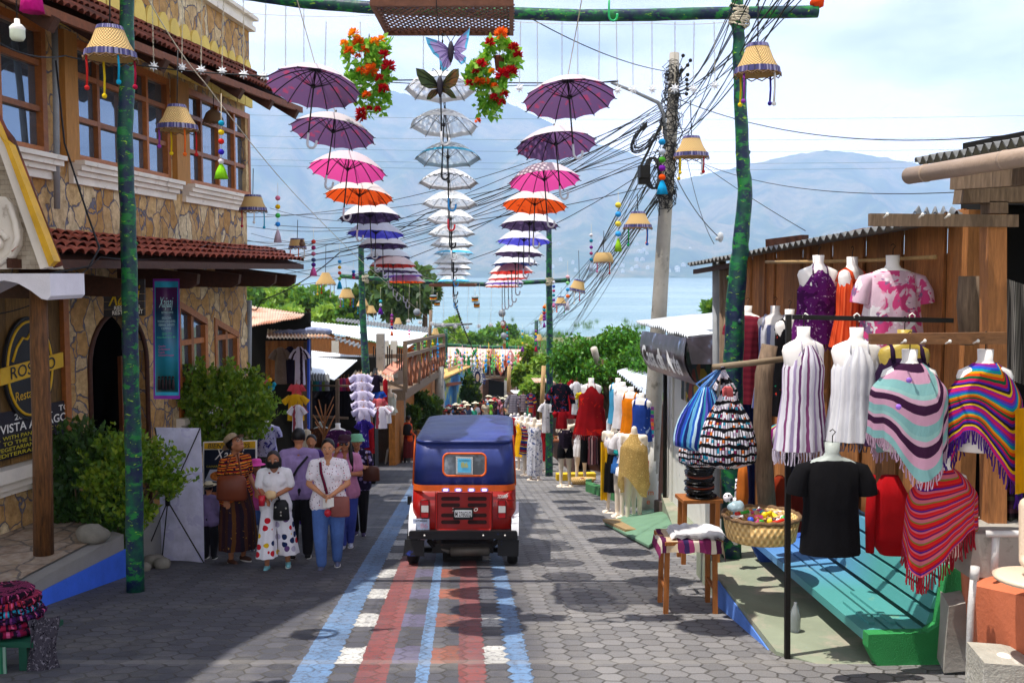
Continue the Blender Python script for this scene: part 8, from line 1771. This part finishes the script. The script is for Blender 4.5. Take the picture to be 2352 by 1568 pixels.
def person(label,g,H,yaw,sk,el,wr,feet=((-.055,0),(.055,0)),w=1.0,fat=1.0,top=None,bottom=None,hair='short',hairmat=None,hat=None,shoes=None,pitch=0,hyaw=0,lean=0,mask=False,vox=.0105,legshow=True,group=None,bend=0,name='person',face=True,fingers=True,heelmat=None):
 T_=thing(name,label,'person',g,group);k=H;Q=Matrix.Rotation(yaw,3,'Z')
 def W(p):return V(g)+Q@(V(p)*k)
 def wm(mb):mb.v=[V(g)+Q@(p*k)for p in mb.v];return mb
 hipz=.51;sh=lambda sx:V((sx*.098*w,lean*.03+bend*-.06,.805-bend*.02));hips=lambda sx:V((sx*.048*fat,0,hipz))
 HC=V((0,-.012+bend*-.10-lean*.0,.925-bend*.03));HQ=Matrix.Rotation(hyaw,3,'Z')@Matrix.Rotation(-pitch,3,'X')
 def hp(p):return HC+HQ@V(p)
 kn=[];an=[]
 for i,sx in enumerate((-1,1)):
  fx,fy=feet[i][:2];fz=feet[i][2]if len(feet[i])>2 else 0;a=V((fx,fy,.045+fz));h=hips(sx);kk=h.lerp(a,.52)+V((sx*.006,-.022 if abs(fy)<.2 else-.05,0));kn.append(kk);an.append(a)
 def bodyshape(m,inf=0,parts='all',slv=None,hem=.52,sc_=1.0):
  c=lambda a,b,ra,rb,n=10:caps(m,a,b,ra+inf,rb+inf,n)
  if parts in('all','top'):
   c((-.03*fat,bend*-.03,.60),(.03*fat,bend*-.03,.60),.062*fat,.062*fat);c((0,bend*-.05,.63),(0,bend*-.06,.72),.064*fat,.066*fat)
   for sx in(-1,1):
    c((sx*(.048*fat if parts=='top' else .028),.0,hem if parts=='top' else .53),(sx*.032*fat,bend*-.03,.60),.064*fat*(1.08 if parts=='top' else 1),.06*fat)
    c((sx*.035*fat,-.004+bend*-.045,.66),(sx*.05*w,bend*-.055+.005,.765),.05*fat,.048);c(sh(sx)*1.0,V((sx*.02,bend*-.06+.005,.825-bend*.02)),.032,.03);c((sx*.04,-.03+bend*-.05,.725),(sx*.045,-.022+bend*-.055,.76),.042*fat,.035)
   for i,sx in enumerate((-1,1)):
    e=V(el[i]);wv=V(wr[i]);s0=sh(sx)
    if parts=='all' or slv=='long':c(s0,e,.031,.023);c(e,wv,.023,.0155)
    else:c(s0,s0.lerp(e,slv if slv else .6),.034,.033)
  if parts=='all':
   c((0,bend*-.06,.81),HC+V((0,.008,-.04)),.034,.03)
   m.ball(HC+HQ@V((0,.003,.012)),.056+0,14,(.86,1.02,1.08));m.ball(HC+HQ@V((0,-.014,-.026)),.038,12,(.92,.95,1.05));m.ball(hp((0,-.036,-.046)),.016,8)
   c(hp((0,-.052,.008)),hp((0,-.064,-.010)),.0065,.0095,8)
   for sx in(-1,1):m.ball(hp((sx*.048,.006,-.002)),.012,8,(.5,.9,1.3));m.ball(hp((sx*.024,-.036,-.014)),.016,8)
   for i,sx in enumerate((-1,1)):
    e=V(el[i]);wv=V(wr[i]);d=(wv-e).normalized();n_=d.orthogonal().normalized();side=d.cross(n_)
    c(wv,wv+d*.030,.014,.017);c(wv+d*.02+side*.008,wv+d*.04+side*.010,.011,.011);c(wv+d*.02-side*.008,wv+d*.04-side*.010,.011,.011)
    if fingers:
     for q in range(4):
      o=side*(.0165-q*.011);L_=(.033,.040,.038,.029)[q];b0=wv+d*.045+o;b1=b0+d*L_*.55+n_*.006;b2=b1+d*L_*.35+n_*.012;c(b0,b1,.0058,.0054,6);c(b1,b2,.0054,.0046,6)
     t0=wv+d*.018+side*.016;c(t0,t0+d*.02+side*.014,.0072,.006,6);c(t0+d*.02+side*.014,t0+d*.036+side*.012+n_*.006,.006,.005,6)
   for i,sx in enumerate((-1,1)):
    c(hips(sx),kn[i],.053*fat,.035);c(kn[i],an[i],.034,.02);f=an[i];c(f+V((0,.012,-.026)),f+V((sx*.008,-.062,-.033)),.02,.013)
  return m
 m=bodyshape(MB());rm=remesh(wm(m),vox if face else vox,2);build('body',rm,sk,T_)
 if face:
  for sx in(-1,1):
   m=MB();m.ball(hp((sx*.0195,-.0475,.008)),.0075,8,(1.3,.6,.62));build('eye',wm(m),EYW,T_);m=MB();m.ball(hp((sx*.0195,-.0525,.008)),.004,6,(1,.5,1));build('pupil',wm(m),EYE,T_)
   m=MB();m.tube([hp((sx*.010,-.0525,.019)),hp((sx*.020,-.0535,.0225)),hp((sx*.030,-.047,.020))],.0022,5);build('eyebrow',wm(m),BROW,T_)
  if not mask:m=MB();m.tube([hp((-.014,-.0505,-.0275)),hp((0,-.0555,-.0305)),hp((.014,-.0505,-.0275))],[.002,.0042,.002],6);build('mouth',wm(m),LIP,T_)
  else:m=MB();m.grid(lambda i,j:hp((.0495*sin((i-.5)*2.3),-.062*cos((i-.5)*2.0)-.008+.012*(2*j-1)**2,.000-.052*j)),12,8);m.tube([hp((-.045,-.02,-.01)),hp((-.05,.0,.0))],.002,4);build('face_mask',wm(m),plain('black_mask','0c0c0e',.8),T_)
 if top:
  m=bodyshape(MB(),.0075,'top',top[1],top[2]);rm=remesh(wm(m),vox,2);rm.uv=[(p.x*3,p.z*3)for p in rm.v];build('shirt' if len(top)<4 else top[3],rm,top[0],T_)
 if bottom:
  kd=bottom[0];m=MB()
  if kd=='trousers':
   for i,sx in enumerate((-1,1)):caps(m,hips(sx)+V((0,0,.0)),kn[i],.062*fat,.044*bottom[2],10);caps(m,kn[i],an[i]+V((0,0,.012)),.044*bottom[2],.031*bottom[2],10)
   caps(m,V((-.03*fat,0,.535)),V((.03*fat,0,.535)),.064*fat,.064*fat);rm=remesh(wm(m),vox,2);build('trousers',rm,bottom[1],T_)
  elif kd=='skirt':
   m.loft([(0,0,.60,.085*fat,.07*fat),(0,0,.54,.10*fat,.085*fat,.3),(0,-.01,.40,.11*fat,.115*fat,.7),(0,-.015,.12,.115*fat*bottom[2],.125*bottom[2],1.5)],60,.035,9,False);wm(m);build('skirt',m,bottom[1],T_)
  elif kd=='palazzo':
   for i,sx in enumerate((-1,1)):h=hips(sx);a=an[i];m.loft([(sx*.025,0,.60,.055,.07),(h.x*.9,0,.52,.066,.078,.3),(kn[i].x,kn[i].y+.01,.30,.068,.075,1),(a.x*1.06,a.y,.10+a.z*.2,.082,.085,1.6)],44,.06,7,False)
   wm(m);build('trousers',m,bottom[1],T_)
 if shoes:
  for i,sx in enumerate((-1,1)):
   m=MB();f=an[i];caps(m,f+V((0,.014,-.024)),f+V((sx*.008,-.066,-.028)),.0245,.0185,10);sm_=remesh(wm(m),.012,2);s_o=build('shoe',sm_,shoes,T_)
   ORG[s_o.name]=V(g);m=MB();m.prism([f+V((sx*.004+.024*cos(a),-.026+.062*sin(a),-.046))for a in[2*pi*j/16 for j in range(16)]],(0,0,.009));build('sole',wm(m),heelmat or WHT,s_o)
 hm=hairmat or HAIR;m=MB()
 if hair:
  m.ball(hp((0,.012,.026)),.057,14,(.93,.98,1.0))
  if hair in('tied','short','bob','long'):
   for sx in(-1,1):m.ball(hp((sx*.040,.012,.012)),.022,8,(.6,1.2,1.6))
  if hair=='tied':m.ball(hp((0,.062,-.005)),.022,8)
  if hair=='bob':
   for sx in(-1,1):caps(m,hp((sx*.044,.006,.01)),hp((sx*.05,.01,-.045)),.02,.014)
   caps(m,hp((0,.04,.0)),hp((0,.045,-.05)),.04,.03)
  if hair=='long':
   for sx in((1,)):caps(m,hp((sx*.042,.01,.0)),V((sx*.06,-.05,.80)),.018,.02);caps(m,V((sx*.06,-.05,.80)),V((sx*.07,-.062,.70)),.02,.01)
   caps(m,hp((0,.04,.0)),hp((0,.045,-.08)),.035,.03)
  rm=remesh(wm(m),.013,1);build('hair',rm,hm,T_)
 if hat:
  hk,hmt=hat[:2];m=MB();Qh=HQ;up=hp((0,.006,.045))
  if hk=='brim':m.lathe(up,[(.10,-.010),(.075,-.002),(.058,.004),(.057,.035),(.045,.052),(.001,.054)],28,Qh)
  elif hk=='cap':m.lathe(up,[(.0585,-.012),(.058,.01),(.046,.032),(.001,.042)],24,Qh);m.prism([hp((.045*cos(a),-.05-.05*sin(a),.036-.012*sin(a)))for a in[pi*j/10 for j in range(11)]],(0,0,.004))
  elif hk=='bucket':m.lathe(up,[(.082,-.030),(.060,-.002),(.055,.03),(.001,.036)],24,Qh)
  elif hk=='straw':m.lathe(up,[(.115,.012),(.085,-.004),(.056,-.002),(.055,.03),(.04,.052),(.001,.055)],30,Qh)
  build('hat',wm(m),hmt,T_)
  if len(hat)>2:m=MB();m.lathe(up,[(.0585,.002),(.0585,.016)],24,Qh);build('hat_band',wm(m),hat[2],T_)
 return T_,W,hp
def strap(mb,pts,r=.009):mb.tube(pts,r,6);return mb
def boxbag(name,label,c,dims,mat,lean=0,strap_pts=None,smat=None,rnd=.2):
 T_=thing(name,label,'bag',V(c)-V((0,0,dims[2]/2)),None);m=MB();w_,d_,h_=dims
 c=V(c);m.loft([(c.x,c.y,c.z-h_/2,w_*.46,d_*.4),(c.x,c.y,c.z-h_*.42,w_*.5,d_*.5),(c.x,c.y,c.z+h_*.3,w_*(.5-rnd*.3),d_*.45),(c.x,c.y,c.z+h_/2,w_*(.48-rnd),d_*.25)],28,.0);build('bag_body',m,mat,T_)
 if strap_pts:m=MB();strap(m,strap_pts,.010);build('strap',m,smat or mat,T_)
 return T_
t_polka=dots('polka_cotton','eceaf0',['c82030','20305a','e0b818','b8b0c8','c82030','6a4a80','e8e4ec'],10,.36);WBL=plain('white_blouse','e4e2e6',.9,.05,6,.5,30)
g1=G(636,1303);pA,WA_,hA=person('older woman in white cardigan, black face mask and polka dot trousers leaning forward',g1,1.50,.12,SK2,((-.125,-.05,.66),(.125,-.045,.665)),((-.06,-.15,.60),(.03,-.135,.625)),((-.07,-.06),(.085,.03)),1.0,1.08,(WBL,.75,.50,'cardigan'),('palazzo',t_polka),'bob',HAIRG,None,plain('aqua_shoe','78b8c0',.7),mask=True,bend=1.0,hyaw=.0)
boxbag('crossbody_bag','small black crossbody bag with silver charms worn by the masked woman',WA_((.055,-.12,.50)),(.20,.09,.24),plain('black_nylon','0e0e12',.6),strap_pts=[WA_((-.03,-.10,.78)),WA_((.01,-.115,.68)),WA_((.05,-.12,.56)),],smat=plain('black_nylon','0e0e12'))
m=MB();[m.ball(WA_((.055+x,-.155,.50+z)),.012,7)for x,z in((0,-.01),(-.04,.03),(.04,.02),(0,-.035))];solo('bag_charm',m,plain('silver','c8c4b8',.3,metallic=.8),'silver charms on the black crossbody bag','charm')
m=MB();m.lathe(WA_((-.085,-.19,.555)),[(.001,0),(.035,0),(.042,.12),(.001,.12)],14);m.tube([WA_((-.085,-.19,.62)),WA_((-.11,-.2,.70))],.004,5);solo('drink_bag',m,plain('red_drink','c02838',.15,.05),'clear bag of red drink with a straw held by the masked woman','drink')
m=MB();m.ball(WA_((-.02,-.175,.635)),.062,12,(1.2,.7,.9));m.v=[p+V((1,1,1))*.015*mnoise.noise(p*20)for p in m.v];solo('food_bag',m,plain('beige_food','d8b888',.6),'crumpled beige snack bag held by the masked woman','snack')
m=MB();m.tube([WA_((sx,-.075-.02,.80-abs(z)))for sx,z in((-.035,0),(-.04,.05),(-.02,.12),(0,.16),(.02,.12),(.04,.05),(.035,0))],.014,6);solo('bead_necklace',m,plain('red_beads','6a2028',.4,.9,40),'dark red bead necklace of the masked woman','necklace')
g2=G(690,1282);pB,WB_,hB=person('man in lavender shirt and black trousers seen from behind',g2,1.68,pi+.15,SK1,((-.135,.0,.64),(.135,-.0,.64)),((-.10,-.10,.56),(.10,-.10,.56)),w=1.12,fat=1.12,top=(cloth('lavender_cotton','9a84b4',transl=0),.72,.52),bottom=('trousers',plain('black_trousers','0e0c12',.9),1.25),hair='short',shoes=plain('black_shoe','0c0c0c',.5),face=False)
m=MB();strap(m,[WB_((-.07,.075,.80)),WB_((0,.09,.72)),WB_((.06,.085,.62)),WB_((.09,.06,.55))],.016);solo('shoulder_strap',m,plain('black_nylon','0e0e12'),'black bag strap across the back of the man in the lavender shirt','strap')
PRB=dots('cherry_print_blouse','ecE6ec',['8a2438','4a2a5a','c83a50','3a3a60'],32,.22);JEAN=plain('blue_denim','4a6aa8',.9,.25,5,.4,80);JEAN2=plain('royal_denim','3a4aa0',.9,.25,5,.4,80);SNK=plain('grey_sneaker','5a5e78',.8,.2,12)
g3=G(757,1301);pC,WC_,hC=person('smiling woman in white cherry print blouse and blue jeans with hands clasped',g3,1.57,.08,SK3,((-.15,-.01,.655),(.15,-.01,.655)),((-.035,-.12,.595),(.035,-.125,.59)),((-.05,-.09),(.055,.04)),1.12,1.22,(PRB,.62,.50),('trousers',JEAN,1.25),'tied',None,None,SNK,heelmat=WHT)
boxbag('shoulder_bag','dusty pink shoulder bag with a red and navy strap worn by the smiling woman',WC_((.095,-.12,.50)),(.24,.09,.24),plain('dusty_pink_leather','8a4e46',.5),rnd=.02)
m=MB();strap(m,[WC_((-.055,-.055,.83)),WC_((-.045,-.10,.76)),WC_((-.02,-.115,.68)),WC_((.0,-.12,.60))],.018);solo('bag_strap',m,cloth('red_navy_strap','a02040',stripes=['1a1838','a02040','1a1838'],axis='u',scale=3),'red and navy woven strap across the cherry print blouse','strap')
m=MB();c_=WC_((.01,-.15,.535));m.grid(lambda i,j:c_+V((-.06+.13*i,-.02*sin(pi*i),.05-.11*j+.02*i)),6,4);solo('white_face_mask',m,WHT,'white face mask held in the clasped hands of the smiling woman','mask')
m=MB();m.tube([WC_((.005,-.13,.54)),WC_((.005,-.13,.50))],.022,8);m.ball(WC_((.005,-.13,.455)),.045,10,(1,.8,1.1));solo('drink_bag',m,plain('red_drink','c02838',.15,.05),'small bag of red drink hanging from the hands of the smiling woman','drink')
g4=G(795,1257);pD,WD_,hD=person('woman in pink t-shirt and maroon cap holding a red phone to her ear',g4,1.56,.05,SK1,((-.14,-.03,.68),(.135,-.02,.66)),((-.075,-.06,.84),(.03,-.12,.68)),((-.02,-.05),(.035,.03)),1.0,1.08,(cloth('pink_tee','d08ab0',transl=0),.62,.50),('trousers',JEAN2,1.1),'long',None,('cap',plain('maroon_cap','3a1428',.8)),plain('white_sneaker','b8bcd0',.7))
m=MB();m.box(WD_((-.052,-.03,.90)),(.015,.07,.13));solo('red_phone',m,plain('red_phone_case','c81828',.3),'red phone held by the woman in the maroon cap','phone')
m=MB();[m.tube([hD((0,0,0)),hD((0,0,0))],.001,3)for _ in()];gl=MB()
for sx in(-1,1):gl.ball(WD_(hD((sx*.021,-.058,.008))),.024,10,(1,.3,.8))
solo('sunglasses',gl,plain('dark_glasses','1a1a22',.1,spec=.8),'dark sunglasses on the woman in the maroon cap','glasses')
g5=G(822,1228);pE,WE_,hE=person('woman in dark floral blouse and mint green hat behind the maroon cap',g5,1.53,.0,SK1,((-.14,.0,.66),(.14,-.02,.67)),((-.12,-.06,.56),(.10,-.12,.70)),((-.02,.02),(.06,-.04)),1.08,1.15,(dots('dark_floral','241a38',['8a78a8','5a4a80','b8a8c8','241a38'],16,.42),.65,.50),('trousers',plain('black_trousers','0e0c12',.9),1.05),'short',HAIRG,('bucket',plain('mint_hat','78b890',.8)),plain('purple_sandal','3a2a50',.7))
boxbag('brown_handbag','brown leather handbag on the arm of the woman with the mint green hat',WE_((.15,-.08,.63)),(.26,.12,.22),plain('brown_leather','5a3020',.45),strap_pts=[WE_((.12,-.06,.70)),WE_((.10,-.05,.82)),WE_((.14,-.02,.71))],rnd=.12)
HUI=cloth('huipil_weave','b8581c',stripes=['c86a20','2a1420','d88828','a02020','1a1018','c87820','7a1a20'],axis='v',scale=3.2,transl=0,pat=('2a1420',24,.56));DSK=cloth('dark_skirt_weave','2a1620',stripes=['2a1620','3a2018','241828','5a3818','2a1420','1c1420','4a2a1c'],axis='u',scale=4,transl=0,pat=('a07828',26,.68))
g6=G(545,1290);pF,WF_,hF=person('woman in straw hat and orange striped huipil looking up, brown bag on her shoulder',g6,1.60,.95,SK2,((-.135,.02,.665),(.12,-.02,.66)),((-.13,-.04,.53),(.115,-.10,.56)),((-.06,.0),(.06,.0)),1.08,1.2,(HUI,.62,.52,'huipil'),('skirt',DSK,1.12),'short',None,('brim',plain('straw_hat','9a8468',.9,.3,30,.5,90)),plain('brown_sandal','4a2a1c',.7),pitch=.75,hyaw=.25)
gl=MB()
for sx in(-1,1):
 c_=hF((sx*.020,-.060,.009));gl.tube([WF_(c_+V((.0,0,0))+V((.013*cos(a),0,.011*sin(a))))for a in[2*pi*i/12 for i in range(13)]],.003,5,False)
solo('eyeglasses',gl,plain('silver','c8c4b8',.3,metallic=.8),'thin rimmed eyeglasses on the woman looking up','glasses')
boxbag('brown_shoulder_bag','large brown leather shoulder bag carried by the woman in the straw hat',P(532,1120,12.0),(.38,.16,.30),plain('saddle_leather','6a3018',.45,.15),strap_pts=[P(512,1098,12.0),P(530,1050,12.05),P(545,1040,12.15),P(556,1100,12.0)],rnd=.08)
g7=G(482,1283);pG,WG_,hG=person('small boy in cream hat, lavender shirt and black trousers seen from behind',g7,.98,pi-.2,SK1,((-.13,-.0,.64),(.13,.0,.64)),((-.14,-.06,.54),(.14,-.06,.54)),w=1.0,fat=1.15,top=(cloth('boy_lavender','7a6a90',transl=0),'long',.50),bottom=('trousers',plain('black_trousers','0e0c12',.9),1.3),hair='short',hat=('straw',plain('cream_hat','c8bc9c',.85,.1,30),plain('black_ribbon','101010',.7)),shoes=plain('black_shoe','0c0c0c',.5),face=False,vox=.011)
g8=G(592,1262);person('child in bright pink sun hat half hidden between two women',g8,1.22,.3,SK2,((-.12,0,.66),(.12,0,.66)),((-.12,-.05,.55),(.12,-.05,.55)),top=(plain('magenta_shirt','c04890',.8),.6,.5),bottom=('trousers',JEAN,1.1),hair='short',hat=('brim',plain('hot_pink_hat','e84aa8',.7)),shoes=SNK,face=True,vox=.012)
g9=G(718,1225);person('woman with a violet hair scrunchie standing mostly hidden behind the man',g9,1.52,.1,SK1,((-.13,0,.66),(.13,0,.66)),((-.12,-.05,.55),(.12,-.05,.55)),top=(plain('purple_shawl','4a2a78',.9),.6,.5),bottom=('skirt',cloth('violet_embroidered_skirt','3a2078',pat=('a898d8',24,.68)),1.1),hair='tied',shoes=SNK,face=False,vox=.014)
g10=G(938,1062);person('woman in orange jacket and dark red skirt walking by the left stalls',g10,1.56,pi-.9,SK1,((-.13,.02,.66),(.13,.02,.66)),((-.10,-.08,.60),(.12,.0,.54)),((-.04,-.06),(.05,.08)),top=(plain('orange_jacket','e05018',.8),'long',.50),bottom=('skirt',plain('dark_red_skirt','6a1c20',.9),1.0),hair='tied',shoes=WHT,vox=.02,face=False,fingers=False)
boxbag('black_backpack','black bag on the back of the woman in the orange jacket',g10+V((.0,-.16,1.12)),(.32,.14,.36),plain('black_nylon','0e0e12'))
for i,(px,py,c_,lb,ya)in enumerate(((901,1052,'1c1c30','person in dark navy shirt standing in the shade of the left stalls',0),(914,1055,'d8d0e0','person with long dark hair and white t-shirt beside the navy shirt',pi),(921,1045,'20182a','person in dark clothes behind the orange jacket',.4),(1003,960,'c8a080','',0))[:3]):
 person(lb,G(px,py),1.58,ya,SK1,((-.13,0,.66),(.13,0,.66)),((-.13,-.05,.54),(.13,-.05,.54)),top=(plain('shirt_'+c_,c_,.8),.6,.5),bottom=('trousers',plain('black_trousers','0e0c12'),1.1),hair='long' if i==1 else 'short',shoes=SNK,vox=.022,face=False,fingers=False)
CW=[]
for kx in range(4):
 o,_,_=person('x',G(1060+kx,985),1.6,(0,pi,2.4,.5)[kx],SK1,(((-.13,0,.66),(.13,0,.66)),((-.14,-.02,.68),(.13,0,.66)),((-.12,-.04,.67),(.14,0,.7)),((-.13,0,.66),(.13,0,.66)))[kx],(((-.13,-.03,.54),(.13,-.03,.54)),((-.08,-.1,.82),(.12,-.03,.55)),((-.1,-.1,.6),(.08,-.1,.62)),((-.1,-.1,.58),(.1,-.1,.58)))[kx],((-.05,0),(.06,-.08)),top=(plain('crowd_shirt','a03030'),.6,.5,'shirt'),bottom=('trousers',plain('crowd_trousers','2a2a3a'),1.15),hair='short',hat=('straw',plain('crowd_hat','e0d8c0'))if kx%2==0 else None,vox=.035,face=False,fingers=False)
 CW.append(o)
ccs=[('2a90d8','sky blue'),('20242c','black'),('80c040','lime green'),('b83828','brick red'),('d8d4dc','white'),('e04830','orange red'),('402838','plum'),('28a080','teal'),('3a4a6a','slate blue'),('c08898','dusty pink'),('7a2a3a','wine'),('c8b8a0','beige')]
spots=[]
for i in range(54):
 px=U(1020,1170);d=U(43,48)if px<1060 else(U(48,54)if px<1096 else U(56,68));spots.append((px,d,i%4))
for i,(px,py,v)in enumerate(spots):
 o=CW[v]if not CW[v].get('placed')else copy_tree(CW[v])
 if not CW[v].get('placed'):CW[v]['placed']=1
 g=V(((px-1176)/F*py,py,gz(py)))
 o.location=g;o.rotation_euler.z=U(-.8,.8);cc,cn_=ccs[i%12];s0=U(.94,1.06);o.scale=(s0,s0,s0)
 bt=random.choice(['20242c','2a3a6a','6a2a30','4a4a50'])
 for ch in o.children:
  nm=ch.name.split('.')[0]
  if nm in('shirt','trousers','hat'):
   ch.material_slots[0].link='OBJECT';ch.material_slots[0].material=plain('cloth_'+cc,cc,.85)if nm=='shirt' else(plain('cloth_'+bt,bt,.9)if nm=='trousers' else plain('hat_'+('e0d8c0' if i%3 else 'c04040'),'e0d8c0' if i%3 else 'c04040',.8))
 hh=('with straw hat' if v%2==0 else 'bare headed');o['label']='far person in %s shirt, %s, in the crowd down the street'%(cn_,hh);o['category']='person';o['group']='crowd down the street'
for o in CW:
 if 'placed' in o:del o['placed']
